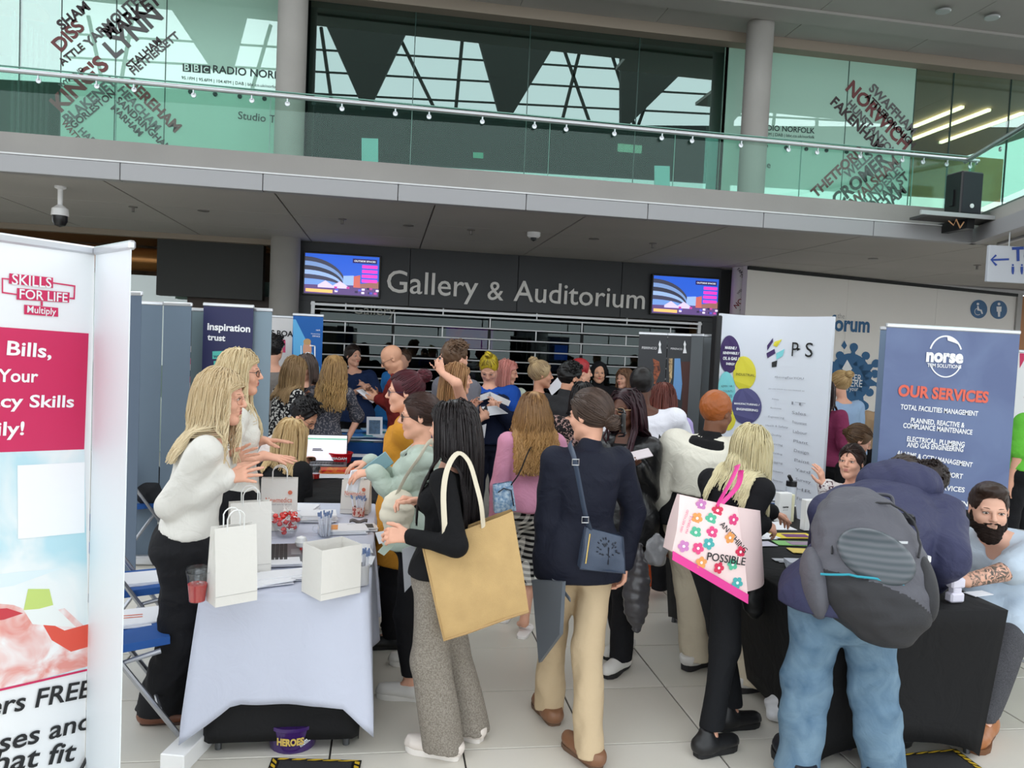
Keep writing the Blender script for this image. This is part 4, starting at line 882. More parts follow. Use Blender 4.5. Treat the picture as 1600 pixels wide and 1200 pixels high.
# television screens
def tv(q, lab):
    u0, v1 = fp.hit(q[0], q[1]); u1, _ = fp.hit(q[2], q[3]); v0 = fp.hit(q[0], q[4])[1]; w, h = u1-u0, v1-v0
    e = empty('television', label=lab, cat='television', M=Matrix(Plane(fp.w(u0, v0, .075), (1, 0, 0)).M)); MB().box((w/2, h/2, -.03), (w+.05, h+.05, .06), bev=.008).build('casing', black_p, e)
    E = lambda n, c, s=1.0: mat('scr_'+n, c, rough=.3, emit=s)
    def P(nm, pts, c, o): A = [(x*w, y*h) for x, y in pts]; return MB().prism(A if sum(A[i][0]*A[(i+1) % len(A)][1]-A[(i+1) % len(A)][0]*A[i][1] for i in range(len(A))) > 0 else A[::-1], o-.0005, o).build(nm, c, e)
    P('screen', [(0, 0), (1, 0), (1, 1), (0, 1)], E('sky', (40, 92, 205)), .002)
    P('screen_shape', [(0, .28), (.45, .22), (.62, .30), (1, .25), (1, 0), (0, 0)], E('crowd', (96, 70, 130), .8), .003)
    for i, c in enumerate(((60, 62, 80), (120, 150, 200), (48, 50, 66), (150, 178, 220), (60, 60, 84), (110, 150, 215))):
        r0 = .92-.11*i; arc = [(.56*math.sin(t)*(1-.03*i), .22+(r0-.22)*math.cos(t)) for t in np.linspace(0, 1.5, 12)]; P('screen_shape', [(0, .22)]+arc, E('roof%d' % i, c), .0035+i*.0003)
    P('screen_shape', [(.52, .25), (.66, .25), (.66, .5), (.52, .48)], E('glass', (150, 180, 230)), .006); P('screen_shape', [(.66, .2), (.75, .2), (.75, .52), (.66, .48)], E('brick', (200, 100, 90)), .0062)
    P('screen_shape', [(.75, .2), (1, .2), (1, .38), (.75, .3)], E('brick2', (150, 100, 90)), .0062)
    for cx in (.28, .48): P('screen_shape', [(cx-.1, .16), (cx+.1, .16), (cx+.1, .22), (cx, .34), (cx-.1, .22)], E('tent', (215, 200, 240)), .0066)
    P('screen_shape', [(.02, .04), (.38, .03), (.38, .11), (.02, .12)], E('gold', (240, 190, 110)), .007)
    rs2 = random.Random(5)
    for i in range(14): x = .4+.6*rs2.random(); y = .03+.14*rs2.random(); P('screen_shape', [(x, y), (x+.04, y), (x+.04, y+.05), (x, y+.05)], E('bit%d' % (i % 4), ((230, 220, 240), (190, 60, 150), (40, 30, 70), (90, 90, 200))[i % 4]), .0075)
    P('screen_shape', [(.64, .82), (.97, .82), (.97, .93), (.64, .93)], E('navy', (40, 30, 90)), .007); uv_text('OUTSIDE SPACES', .805*w, .855*h, .031, E('white', (250, 250, 250)), e, .0085, bold=.01, fit=.29*w)
    for i in range(4): P('screen_shape', [(.77, .70-.12*i), (.98, .70-.12*i), (.98, .78-.12*i), (.77, .78-.12*i)], E('pink', (235, 60, 190)), .007)
tv((478, 396, 593, 403, 458), 'wall television left of the gallery lettering'); tv((1019, 431, 1120, 437, 489), 'wall television right of the gallery lettering')

# ---- left end of the ground floor: dark bulkhead, copper duct, pale glass
boxo('wall_left', (at(330, 420, 11.2)[0]-.0, 11.25, 2.62), (at(422, 420, 11.2)[0]-at(257, 420, 11.2)[0], .2, .82), mat('bulkhead', (40, 42, 40), rough=.6), None)['kind'] = 'structure'
lw = empty('wall_left_end', kind='structure'); boxo('lower_bulkhead', (at(375, 480, 11.4)[0], 11.5, 1.9), (1.4, .2, .75), mat('bulkhead_brown', (58, 46, 38)), lw)
boxo('pale_glass_wall', (at(280, 480, 11.7)[0]+.2, 11.75, 1.25), (3.2, .04, 2.5), glass('pale_glass', (.75, .88, .82), refl=.15, base=(150, 180, 170), through=.3), lw)
boxo('far_wall', (at(100, 420, 15)[0], 15.0, 1.8), (9, .1, 3.6), mat('far_brown', (128, 100, 72), rough=.7, pattern='cloud', rgb2=(74, 58, 44), pscale=.8), lw)
boxo('far_ceiling', (at(100, 420, 13)[0], 13.3, SZ+.25), (9, 4, .1), mat('far_gold', (176, 130, 80), rough=.4, metal=.3), lw)
p = at(130, 398, 12.4); MB().tube([p+V3(-2.5, 0, .0), p+V3(1.2, 0, -.02)], .17, 18).build('copper_duct', MATS['copper'], lw, True)
boxo('cross_beam', tuple(p+V3(0, -.3, -.32)), (4.2, .1, .06), dark, lw)
boxo('soffit_lip', (at(150, 370, 11.05)[0]-.2, 11.1, SZ-.02), (5.6, .14, .10), mat('beam_beige', (150, 138, 124)), soff)
# ---- right: white forum wall running back
A0 = atz(1168, 424, 2.95); B0 = atz(1588, 466, 2.95); du = nrm(V3(B0[0]-A0[0], B0[1]-A0[1], 0)); Lw = float(np.dot(B0-A0, du))
fw = Plane((A0[0], A0[1], 0), du); fwall = empty('wall_right', kind='structure', M=fw.M)
for i in range(3): MB().box((Lw*(i+.5)/3, SZ/2, -.05), (Lw/3-.004, SZ, .1)).build('wall_panel', mat('wall_white', (234, 230, 224), rough=.6), fwall)
MB().box((Lw+.06, SZ/2, -.04), (.12, SZ, .14)).build('wall_end_post', mat('post_grey', (170, 168, 165)), fwall); MB().box((Lw/2, SZ-.03, .01), (Lw, .05, .04)).build('wall_head_trim', dark, fwall)
blue = mat('forum_blue', (24, 92, 140), rough=.5)
sp_ = empty('wall_graphic', label='blue water splash graphic reading WATER HERE on the white wall', cat='wall graphic', M=fw.M)
cxs, cys = 1328, 590
def blob(ang, r1, r2, w): # a splash finger
    c, s_ = math.cos(ang), math.sin(ang); q = lambda a, b: (cxs+a*c-b*s_, cys+a*s_+b*c)
    shape(fw, [q(r1*.6, -w*1.5), q(r1, -w), q((r1+r2)/2, -w*.45)]+[q(r2+w*1.1*math.cos(t), w*1.1*math.sin(t)) for t in np.linspace(-2.2, 2.2, 10)]+[q((r1+r2)/2, w*.45), q(r1, w), q(r1*.6, w*1.5)], blue, sp_, off=.006)
shape(fw, circ((cxs, cys), 33, 30, 38), blue, sp_, off=.005)
for a in (-.15, -.5, -.95, -1.45, -2.0, -2.5, .25, .65, 1.1, 1.5): blob(a, 32, 44+6*math.sin(a*7), 6)
shape(fw, [(1319, 532), (1323, 540), (1319, 546), (1314, 540)], blue, sp_, off=.006)
wm_ = mat('white_print', (238, 240, 242), rough=.5)
shape(fw, [(1323, 562), (1331, 576), (1323, 586), (1315, 576)], wm_, sp_, off=.009)
for t, a, b in (('WATER', (1306, 594), (1345, 596)), ('FREE HERE', (1290, 601), (1346, 605)), ('refill your', (1312, 610), (1340, 611))): label_text(fw, t, a, b, wm_, sp_, off=.009)
fs_ = empty('wall_graphic', label='blue lettering reading the forum on the white wall above the splash', cat='wall graphic', M=fw.M); label_text(fw, 'forum', (1296, 516), (1358, 519), blue, fs_, off=.006, bold=.03); label_text(fw, 'the', (1308, 497), (1319, 498), MATS['post_grey'], fs_, off=.006)
for nm, cx, cy in (('accessible', 1529, 483), ('gents', 1560, 484)):
    e = empty('toilet_sign', label='round blue %s toilet sign on the white wall' % ('wheelchair' if nm[0] == 'a' else 'standing man'), cat='sign', M=fw.M)
    shape(fw, circ((cx, cy), 13, 28, 14.5), blue, e, off=.008, name='disc', th=.006)
    if nm == 'gents': shape(fw, circ((cx, cy-9), 2.2, 10), wm_, e, off=.011, name='pictogram'); shape(fw, [(cx-4, cy-5), (cx+4, cy-5), (cx+3.5, cy+3), (cx+2, cy+3), (cx+1.5, cy+11), (cx-1.5, cy+11), (cx-2, cy+3), (cx-3.5, cy+3)], wm_, e, off=.011, name='pictogram')
    else:
        shape(fw, circ((cx-2, cy-8), 2, 10), wm_, e, off=.011, name='pictogram'); shape(fw, [(cx-3, cy-5), (cx-1, cy-5), (cx, cy), (cx+4, cy+1), (cx+6, cy+7), (cx+4, cy+8), (cx+2, cy+3), (cx-3, cy+2)], wm_, e, off=.011, name='pictogram')
        ring = [fw.hit(*p) for p in circ((cx-2, cy+4), 5.2, 20)]; MB().tube([(a, b, .011) for a, b in ring[3:17]], .006, 5).build('pictogram', wm_, e)
tag(boxo('wall_right_end', (B0[0]+3.1, B0[1]+.6, 1.5), (6.0, .1, 3.1), mat('wood_door', (180, 120, 70), rough=.5)), kind='structure')
# hanging toilet sign
hp = Plane(at(1540, 440, 6.6), nrm(V3(1, -.12, 0))); hs_ = empty('hanging_sign', label='pale hanging sign with blue arrow and Toilets lettering at top right', cat='sign', M=hp.M)
u0, v0 = hp.hit(1540, 440); u1, v1 = hp.hit(1541, 383); MB().box(((u0+u0+1.3)/2, (v0+v1)/2, 0), (1.3, v1-v0, .04), bev=.004).build('board', mat('sign_board', (188, 192, 200), rough=.5), hs_)
nav = mat('sign_navy', (40, 70, 150)); shape(hp, [(1545, 406), (1553, 398), (1555, 400), (1549, 405), (1574, 404), (1574, 407), (1549, 408), (1556, 414), (1553, 416)], nav, hs_, off=.024, name='arrow'); label_text(hp, 'Toilets', (1579, 408), (1660, 404), nav, hs_, off=.024, bold=.03)
for x in (1580, 1594): shape(hp, [(x-2, 417), (x+2, 417), (x+2, 424), (x+1, 429), (x-1, 429), (x-2, 424)], nav, hs_, off=.024, name='pictogram'); shape(hp, circ((x, 414.5), 1.6, 8), nav, hs_, off=.024, name='pictogram')
for x in (.2, 1.0): MB().tube([(u0+x, v1, 0), (u0+x, v1+max(.05, (SZ-hp.w(0, v1)[2])), 0)], .006, 6).build('hanger', steel, hs_)

# ---- loudspeaker on its shelf at the balcony corner
sx = at(1503, 338, 7.1); spk = empty('loudspeaker', (sx[0], 7.1, sx[2]), rz=.05, label='black loudspeaker on the balcony corner shelf', cat='speaker')
wS = .20; hS = at(1503, 271, 7.1)[2]-sx[2]
MB().box((0, 0, hS/2), (wS*1.25, .22, hS), bev=.012).build('cabinet', black_p, spk); MB().box((0, -.112, hS/2), (wS*1.12, .01, hS*.94), bev=.003).build('grille', mat('grille', (30, 31, 40), rough=.7, bump=.001, bscale=500), spk)
MB().lathe([(0, 0), (.022, 0), (.022, .005), (0, .006)], n=20).build('badge', white_p, spk, M=Matrix.Translation((.0, -.118, hS*.2)) @ Matrix.Rotation(math.pi/2, 4, 'X'))
for s_ in (-1, 1): MB().box((s_*wS*.66, 0, hS*.4), (.02, .05, .16)).build('bracket_knob', black_p, spk)
shf = tag(boxo('speaker_shelf', (sx[0], 7.1, sx[2]-.03), (.9, .35, .025), mat('shelf_dark', (60, 60, 60))), 'thin dark shelf carrying the loudspeaker with a pale front edge', 'shelf'); boxo('front_edge', (.0, -.19, .0), (1.2, .02, .04), metal_w, shf)
shf.data.transform(Matrix.Translation((-sx[0], -7.1, -(sx[2]-.03)))); shf.location = (sx[0], 7.1, sx[2]-.03)
boxo('shelf_bracket', (0, .12, -.06), (.08, .5, .1), black_p, shf)
cb = MB().tube([at(1482, 345, 6.95), at(1490, 352, 6.9), at(1494, 343, 6.9), at(1500, 356, 6.92), at(1506, 347, 6.95)], .007, 6).build('cable', mat('cable_tan', (190, 140, 100)), None, True); tag(cb, 'loose tan cable hanging below the loudspeaker', 'cable')
# ---- cameras under the soffit
p = atz(94, 318, SZ); p = at(94, 318, 7.9); cx_ = empty('dome_camera', (p[0], 7.9, SZ), label='large pendant dome camera under the balcony at left', cat='camera')
zb = at(94, 355, 7.9)[2]-SZ; MB().lathe([(0, 0), (.05, 0), (.05, -.015), (.022, -.03), (.022, zb*.45), (.07, zb*.55), (.075, zb*.72), (0, zb*.72)], n=24).build('housing', white_p, cx_, True); MB().lathe([(.064, zb*.72), (.064, zb*.86), (.045, zb*.96), (0, zb*1.0)], n=24).build('dome', black_p, cx_, True)
p = atz(834, 366, SZ-.02); cy_ = empty('dome_camera', (p[0], p[1], SZ), label='small white dome camera under the soffit centre', cat='camera'); MB().lathe([(0, 0), (.075, 0), (.075, -.04), (.055, -.06), (0, -.06)], n=24).build('housing', white_p, cy_, True); MB().lathe([(.035, -.06), (.03, -.085), (0, -.10)], n=18).build('dome', black_p, cy_, True)
ORD = ['first', 'second', 'third', 'fourth', 'fifth', 'sixth', 'seventh', 'eighth', 'ninth']
for i, (px, py) in enumerate(((208, 323), (318, 329), (535, 342), (638, 352), (736, 359), (928, 373), (1020, 380), (1364, 404), (1527, 414))):
    p = atz(px, py, SZ); tag(MB().lathe([(0, 0), (.045, 0), (.045, -.008), (.015, -.014), (.012, -.05), (.025, -.055), (0, -.06)] if i % 2 == 0 else [(0, 0), (.06, 0), (.06, -.008), (0, -.012)], n=16).build('ceiling_sprinkler', mat('sprinkler', (120, 116, 112), rough=.4, metal=.4), None, True, M=Matrix.Translation((p[0], p[1], SZ))), 'small round fitting in the grey soffit, %s from the left' % ORD[i], 'sprinkler', 'soffit fittings')

# ---- the far side of the atrium, behind the viewer: what the upper glass reflects
YB = -15.0; VD = 2*YG-YB
def bk(px, py): p = at(px, py, VD); return p[0], p[2]
atr = empty('atrium_rear_wall', kind='structure'); dkp = mat('truss_panel', (60, 60, 56), rough=.8); dk2 = mat('rear_wall_grey', (48, 50, 48), rough=.8)
def bkpanel(pts, m=dkp, y=YB, t=.3, nm='truss_panel'):
    q = [bk(*p) for p in pts]; A = sum(q[i][0]*q[(i+1) % len(q)][1]-q[(i+1) % len(q)][0]*q[i][1] for i in range(len(q))); q = q if A > 0 else q[::-1]; n = len(q)
    V = [(x, y, z) for x, z in q]+[(x, y-t, z) for x, z in q]; F = [tuple(range(n)), tuple(range(n, 2*n))[::-1]]+[((i+1) % n, i, i+n, (i+1) % n+n) for i in range(n)]
    mk(nm, V, F, m, atr)
bkpanel([(505, 28), (637, 46), (580, 165), (566, 165)]); bkpanel([(747, 58), (865, 73), (800, 180), (780, 178)]); bkpanel([(970, 84), (1087, 93), (978, 200), (970, 200)]); bkpanel([(250, -12), (388, 12), (362, 112), (330, 108)])
bkpanel([(1127, 95), (1190, 100), (1186, 150), (1135, 200)])
bkpanel([(-260, -60), (1820, 120), (1820, 170), (1180, 143), (1180, 104), (1100, 97), (480, 24), (95, -22)], nm='rear_beam')
bkpanel([(-260, 110), (480, 150), (1000, 196), (1820, 200), (1820, 330), (-260, 200)], dk2, nm='rear_lower_wall')
rs3 = random.Random(8)
for i in range(4): a = bk(90+i*5, 45+i*38); b = bk(1820, 158+i*26); MB().tube([(a[0], YB-.5, a[1]), (b[0], YB-.5, b[1])], .055, 5).build('roof_purlin', dkp, atr)
for x0, x1 in ((130, 160), (200, 175), (420, 380), (500, 520), (620, 690), (725, 712), (915, 880), (955, 1000), (880, 930), (1050, 1000), (1230, 1215), (1290, 1285), (1340, 1355), (1375, 1395)): a = bk(x0, 10+.05*x0); b = bk(x1, 150+.05*x1); MB().tube([(a[0], YB-.6, a[1]), (b[0], YB-.6, b[1])], .09, 5).build('roof_rafter', dkp, atr)
for i in range(7): boxo('sky_dimmer_slat', (2.5, -2.5+i*2.0, 17.2), (24, 1.8, .25), mat('sky_dimmer', (150, 128, 104), rough=.7), atr)  # unseen overhead slats, added to hold back sky light from above
sw_ = mat('side_wall', (172, 166, 156), rough=.8)
tag(boxo('wall_left_side', (-20, -2, 4), (.2, 26, 8), sw_), kind='structure'); tag(boxo('wall_right_side', (29, -2, 4), (.2, 26, 8), sw_), kind='structure')
# ================================================================== banners, tables and what lies on them
def hz_at(px): return 540+.046*(px-800)
TZ = .69
def banner(label, quadTL, quadTR, Ya, Yb, zt, m, name='banner', foot=True, back=None, z0=.06, cat='banner', rail=True):
    """roll-up banner: top corners from pixels at depths Ya, Yb; height zt; returns its plane and root"""
    a = at(quadTL[0], quadTL[1], Ya); b = at(quadTR[0], quadTR[1], Yb); a[2] = b[2] = 0; w = np.linalg.norm(b-a); pl = Plane(a, b-a); pl.M = Matrix([[pl.u[i], pl.v[i], pl.n[i], pl.O[i]] for i in range(3)]+[[0, 0, 0, 1]])
    e = empty(name, label=label, cat=cat, M=pl.M)
    MB().sheet(lambda u, v: (u*w, z0+v*(zt-z0), 0), 9, 15, thick=.003).build('banner_sheet', m, e, True)
    if rail: MB().box((w/2, zt, -.004), (w+.01, .028, .022), bev=.006).build('top_rail', mat('alu', (206, 208, 212), rough=.3, metal=.7), e)
    if foot: MB().box((w/2, .035, -.02), (w+.03, .07, .16), bev=.015).build('base', mat('alu', (206, 208, 212), rough=.3, metal=.7), e)
    MB().tube([(w/2, .05, -.05), (w/2, zt-.02, -.02)], .009, 8).build('pole', mat('alu', (206, 208, 212), rough=.3, metal=.7), e)
    pl.w_ = w; return pl, e
# --- the pink skills banner at the far left
magenta = mat('magenta', (205, 38, 92), rough=.5); wp = mat('paper_white', (236, 238, 240), rough=.5)
pl, e = banner('large white and magenta roll-up banner reading Skills for Life at the left edge', (-190, 372), (148, 402), 2.28, 2.80, 2.0, wp)
print('skills w', pl.w_)
Wb = pl.w_
shape(pl, [(-150, 500), (138, 521), (131, 702), (-150, 712)], magenta, e, name='printed_field')
lg = [((14, 427), (82, 434), (82, 450), (13, 443)), ((26, 450), (108, 457), (107, 473), (25, 468)), ((37, 476), (90, 481), (90, 495), (37, 491))]
for q, t, bx in zip(lg, ('SKILLS', 'FOR LIFE', 'Multiply'), ((17, 444, 79, 450), (29, 466, 104, 472), (41, 488, 86, 492))):
    shape(pl, q, magenta, e, off=.003, name='logo_block'); label_text(pl, t, bx[:2], bx[2:], wp, e, off=.0045, bold=.012)
for q in (((2, 434), (13, 435), (13, 437), (4, 436), (4, 456), (25, 459), (25, 461), (2, 458)), ((82, 441), (117, 446), (116, 468), (108, 467), (108, 465), (114, 465), (115, 448), (82, 443)), ((63, 471), (66, 471), (66, 478), (63, 478))): shape(pl, q, magenta, e, off=.003, name='logo_line')
wt_m = mat('white_ink', (246, 246, 248), rough=.5)
for t, a, b, h in (('Bills,', (9, 554), (79, 559), 22), ('Managing Your', (-140, 594), (58, 597), 22), ('Numeracy Skills', (-150, 636), (114, 636), 22), ('Easily!', (-62, 682), (36, 679), 22)): label_text(pl, t, a, b, wt_m, e, off=.004, bold=.02, height=h)
sky_m = mat('print_pale_blue', (186, 222, 232), rough=.5, pattern='cloud', rgb2=(236, 240, 240), pscale=3.5)
shape(pl, [(-150, 712), (131, 702), (139, 1044), (-150, 1110)], sky_m, e, off=.0022, name='printed_picture')
blk = mat('black_ink', (18, 18, 20), rough=.5)
shape(pl, [(26, 727), (131, 722), (131, 832), (27, 842)], wt_m, e, off=.004, name='blank_code_square')
blur_w = mat('print_white_cloth', (240, 240, 240), rough=.5, pattern='cloud', rgb2=(226, 150, 140), pscale=9)
shape(pl, [(-150, 930), (20, 945), (60, 960), (100, 950), (138, 985), (139, 1040), (60, 1062), (-20, 1080), (-150, 1105)], blur_w, e, off=.0028, name='printed_shape')
shape(pl, [(60, 965), (100, 985), (137, 975), (138, 1010), (110, 1018), (80, 1000)], mat('print_red', (222, 84, 66)), e, off=.0033, name='printed_shape'); shape(pl, [(-60, 955), (10, 950), (35, 958), (5, 968), (-60, 975)], mat('print_red2', (200, 60, 70)), e, off=.0033, name='printed_shape')
shape(pl, [(43, 920), (76, 920), (82, 945), (60, 951), (36, 953)], mat('print_lime', (196, 216, 120)), e, off=.0036, name='printed_shape'); shape(pl, [(36, 953), (82, 945), (118, 980), (50, 975)], mat('print_bottle', (234, 238, 236)), e, off=.0034, name='printed_shape')
shape(pl, [(-150, 915), (30, 893), (95, 888), (20, 915), (-150, 940)], mat('print_haze', (222, 236, 240)), e, off=.003, name='printed_shape')
shape(pl, [(-150, 1110), (139, 1044), (139, 1047), (-150, 1114)], magenta, e, off=.004, name='printed_line')
for t, a, b, h in (('Learners FREE', (-150, 1146), (139, 1088), 32), ('courses and', (-118, 1206), (139, 1138), 32), ('that fit', (-40, 1212), (114, 1188), 32), ('around you', (-150, 1290), (118, 1240), 32)): label_text(pl, t, a, b, blk, e, off=.004, bold=.015, height=h)
MB().tube([pl.hit(144, 1160)+(.012,), pl.hit(118, 1210)+(.012,)], .006, 6).build('printed_pen', blk, e)
# white back of the second banner in a V beside it
pl2, e2 = banner('plain white back of a roll-up banner angled beside the skills banner', (149, 402), (204, 393), 2.79, 2.52, 2.0, mat('banner_back_white', (226, 232, 236), rough=.55))
# --- grey pop-up backs
greyb = mat('slate_fabric', (100, 116, 132), rough=.7, var=.08, vscale=2); greyd = mat('slate_fabric_dark', (84, 98, 116), rough=.7); greyl = mat('slate_fabric_light', (128, 146, 158), rough=.7)
for lab, a, b, ya, yb, zt, m in (('slate grey banner back nearest the white banner', (183, 464), (221, 465), 5.6, 5.5, 1.98, greyd), ('slate grey display panel behind the near grey banner back', (219, 478), (254, 480), 6.1, 6.1, 1.94, greyb), ('wide slate grey display panel left of the navy banner', (256, 480), (299, 484), 6.1, 6.0, 1.94, greyb),
                                 ('narrow grey panel edge between slate panel and navy banner', (300, 486), (318, 487), 6.5, 6.5, 1.92, mat('slate_dim', (104, 122, 128))), ('light slate panel right of the navy banner', (388, 486), (425, 490), 6.4, 6.35, 1.94, greyl)):
    banner(lab, a, b, ya, yb, zt, m, name='display_panel', cat='display panel')
navyb = mat('navy_print', (32, 34, 80), rough=.5)
pl, e = banner('navy roll-up banner reading inspiration trust', (318, 482), (396, 488), 6.35, 6.35, 1.96, navyb)
for t, a, b, h in (('inspiration', (324, 515), (391, 519), 16), ('trust', (324, 531), (352, 533), 15)): label_text(pl, t, a, b, wt_m, e, off=.004, bold=.03)
tq = mat('turquoise_ink', (84, 190, 176)); shape(pl, [(332, 549), (359, 548), (359, 560), (332, 561)], tq, e, off=.003, name='text_block'); label_text(pl, 'WE CARE', (334, 559), (357, 559), navyb, e, off=.005, bold=.03); shape(pl, [(334, 564), (362, 564), (362, 576), (334, 576)], tq, e, off=.003, name='text_block')
p = at(300, 560, 6.75); st = empty('banner', label='thin pink and black striped strip showing between grey panels', cat='banner', M=Matrix.Translation((p[0], 6.75, 0)))
for i in range(12): MB().box((0, 0, 1.05+i*.05), (.07, .02, .048)).build('stripe', (magenta, blk, mat('stripe_pale', (214, 190, 190)))[i % 3], st)
MB().box((0, 0, .52), (.07, .02, 1.04)).build('lower_strip', greyd, st)
# --- far left banners
pl, e = banner('white banner with bold black letters behind the crowd', (420, 500), (462, 502), 8.4, 8.4, 1.94, mat('print_offwhite', (222, 220, 220)))
label_text(pl, 'JOBS BOARD', (400, 523), (482, 527), blk, e, off=.004, bold=.03) if False else label_text(pl, 'S BOA', (423, 524), (458, 526), blk, e, off=.004, bold=.03)
shape(pl, [(432, 530), (446, 531), (446, 551), (432, 550)], mat('pink_print', (214, 70, 120)), e, off=.003, name='printed_shape'); shape(pl, circ((442, 540), 3), mat('grey_print', (150, 150, 150)), e, off=.005, name='printed_shape')
pl, e = banner('bright blue health banner with a printed face', (458, 496), (505, 501), 8.0, 8.0, 1.96, mat('nhs_blue', (0, 90, 168)))
sk_b = mat('sky_print', (92, 172, 222)); shape(pl, [(458, 499), (462, 499), (500, 575), (496, 660), (458, 660)], sk_b, e, name='printed_shape')
shape(pl, circ((480, 546), 7, 18, 14), mat('print_skin', (206, 150, 122)), e, off=.003, name='printed_face'); shape(pl, circ((480, 534), 6, 12, 5), mat('print_hair', (190, 150, 100)), e, off=.0036, name='printed_hair'); shape(pl, circ((481, 552), 4, 10, 2), wt_m, e, off=.0042, name='printed_smile')
shape(pl, [(474, 562), (487, 562), (492, 580), (494, 600), (470, 600)], mat('print_shirt', (190, 205, 215)), e, off=.003, name='printed_shirt')
for q in (((470, 540), (471, 540), (471, 600), (470, 600)), ((491, 540), (493, 540), (493, 600), (491, 600)), ((484, 539), (493, 540), (493, 541), (484, 541))): shape(pl, q, wt_m, e, off=.004, name='printed_line')
for a, b, t in (((486, 522), (500, 523), 'FOUNDATION'), ((488, 526), (500, 527), 'SERVICE'), ((494, 517), (500, 517), 'NHS')): label_text(pl, t, a, b, wt_m, e, off=.004)
# --- dark banners of the energy firm
dk_b = mat('charcoal_print', (44, 46, 50), rough=.45)
for k, (a, b, lab) in enumerate((((999, 523), (1043, 524), 'left dark banner with white star emblem by the shutter'), ((1044, 524), (1081, 524), 'right dark banner with white star emblem and sky blue stripe'))):
    pl, e = banner(lab, a, b, 7.4-.1*k, 7.3-.1*k, 1.93, dk_b); x0 = a[0]
    label_text(pl, 'PERENCO', (x0+4, 545+k), (x0+(27 if k == 0 else 22), 546+k), wt_m, e, off=.004)
    X = x0+(32 if k == 0 else 26); shape(pl, [(X, 532), (X+2, 538), (X+1, 542), (X+3, 552), (X-3, 552), (X-1, 542), (X-2, 538)], wt_m, e, off=.004, name='emblem')
    if k == 0: shape(pl, [(1020, 560), (1030, 565), (1032, 580), (1024, 600), (1018, 600), (1022, 575)], mat('print_copper', (176, 96, 60), pattern='cloud', rgb2=(60, 34, 30), pscale=20), e, off=.003, name='printed_shape')
    else: shape(pl, [(1054, 560), (1063, 560), (1066, 600), (1063, 625), (1050, 620), (1053, 590)], mat('print_sky', (110, 160, 214)), e, off=.003, name='printed_shape'); shape(pl, [(1064, 565), (1078, 565), (1078, 690), (1058, 690), (1066, 630)], mat('print_umber', (78, 44, 38)), e, off=.003, name='printed_shape'); shape(pl, [(1045, 560), (1051, 560), (1050, 590), (1046, 600)], mat('print_cream', (220, 190, 140), pattern='cloud', rgb2=(90, 60, 40), pscale=20), e, off=.003, name='printed_shape')
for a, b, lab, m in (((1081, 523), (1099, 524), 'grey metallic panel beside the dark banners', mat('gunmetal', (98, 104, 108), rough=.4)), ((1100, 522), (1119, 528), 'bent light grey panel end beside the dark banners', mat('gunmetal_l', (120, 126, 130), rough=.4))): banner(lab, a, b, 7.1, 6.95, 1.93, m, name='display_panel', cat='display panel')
# --- curved white pop-up wall with coloured discs
PY0 = 6.2; a_ = at(1128, 495, PY0); b_ = at(1306, 488, 5.75); zt = 2.10; Lp = b_[0]-a_[0]
pw = empty('popup_wall', (a_[0], PY0, 0), label='curved white pop-up display wall with coloured discs and job lists', cat='display wall')
def pcurve(u, v, o=0):
    x = u; t = max(0, (u/Lp-.62)/.38); y = -.42*t**1.6+.10*math.sin(min(1, u/Lp/.62)*math.pi); return (x, y-o, v)
MB().sheet(lambda u, v: pcurve(u*Lp, .02+v*(zt-.02)), 30, 12, thick=.03).build('curved_sheet', mat('popup_white', (226, 230, 238), rough=.5), pw, True)
MB().box((-.03, .02, zt/2-.01), (.05, .10, zt-.02), bev=.008).build('black_side', blk, pw)
def ph(px, py): p = at(px, py, PY0-.02); return p[0]-a_[0], p[2]
def pshape(pts, m, o, nm='printed_shape'):
    q = [ph(*p) for p in pts]; A = sum(q[i][0]*q[(i+1) % len(q)][1]-q[(i+1) % len(q)][0]*q[i][1] for i in range(len(q))); q = q if A > 0 else q[::-1]
    mk(nm, [pcurve(x, z, o) for x, z in q], [tuple(range(len(q)))], m, pw)
def ptext(t, a, b, m, bold=0, h=None):
    (ua, va), (ub, vb) = ph(*a), ph(*b); co, F = text_mesh(t, bold); s = (ub-ua)/(co[:, 0].max()-co[:, 0].min()); sy = s if h is None else (ph(a[0], a[1]-h)[1]-va)/.7
    V = [pcurve(ua+(x-co[:, 0].min())*s, va+(vb-va)*((x-co[:, 0].min())*s/(ub-ua))+y*sy, .03) for x, y, z in co]; mk('lettering', V, F, m, pw)
pshape(circ((1146, 554), 20, 28, 30), mat('disc_purple', (62, 38, 96)), .006); pshape(circ((1171, 584), 17, 28, 27), mat('disc_yellow', (228, 216, 60)), .007); pshape(circ((1140, 613), 18, 28, 32), mat('disc_aqua', (134, 218, 222)), .008); pshape(circ((1173, 636), 21, 28, 29), mat('disc_indigo', (82, 80, 128)), .009); pshape(circ((1146, 655), 13, 20, 20), MATS['disc_yellow'], .0065)
for t, y in (('MARINE /', 545), ('RENEWABLE /', 553), ('OIL & GAS /', 562), ('ENERGY', 570)): w_ = len(t)*1.45; ptext(t, (1146-w_, y), (1146+w_, y+1.3), wt_m, .04)
ptext('INDUSTRIAL', (1157, 587), (1185, 589), blk); ptext('ADMIN / HR /', (1127, 605), (1153, 606), blk); ptext('ACCOUNTS /', (1127, 613), (1153, 614), blk); ptext('SALES', (1136, 621), (1150, 622), blk)
ptext('MANUFACTURING /', (1154, 633), (1190, 635), wt_m, .03); ptext('ENGINEERING', (1158, 642), (1188, 644), wt_m, .03)
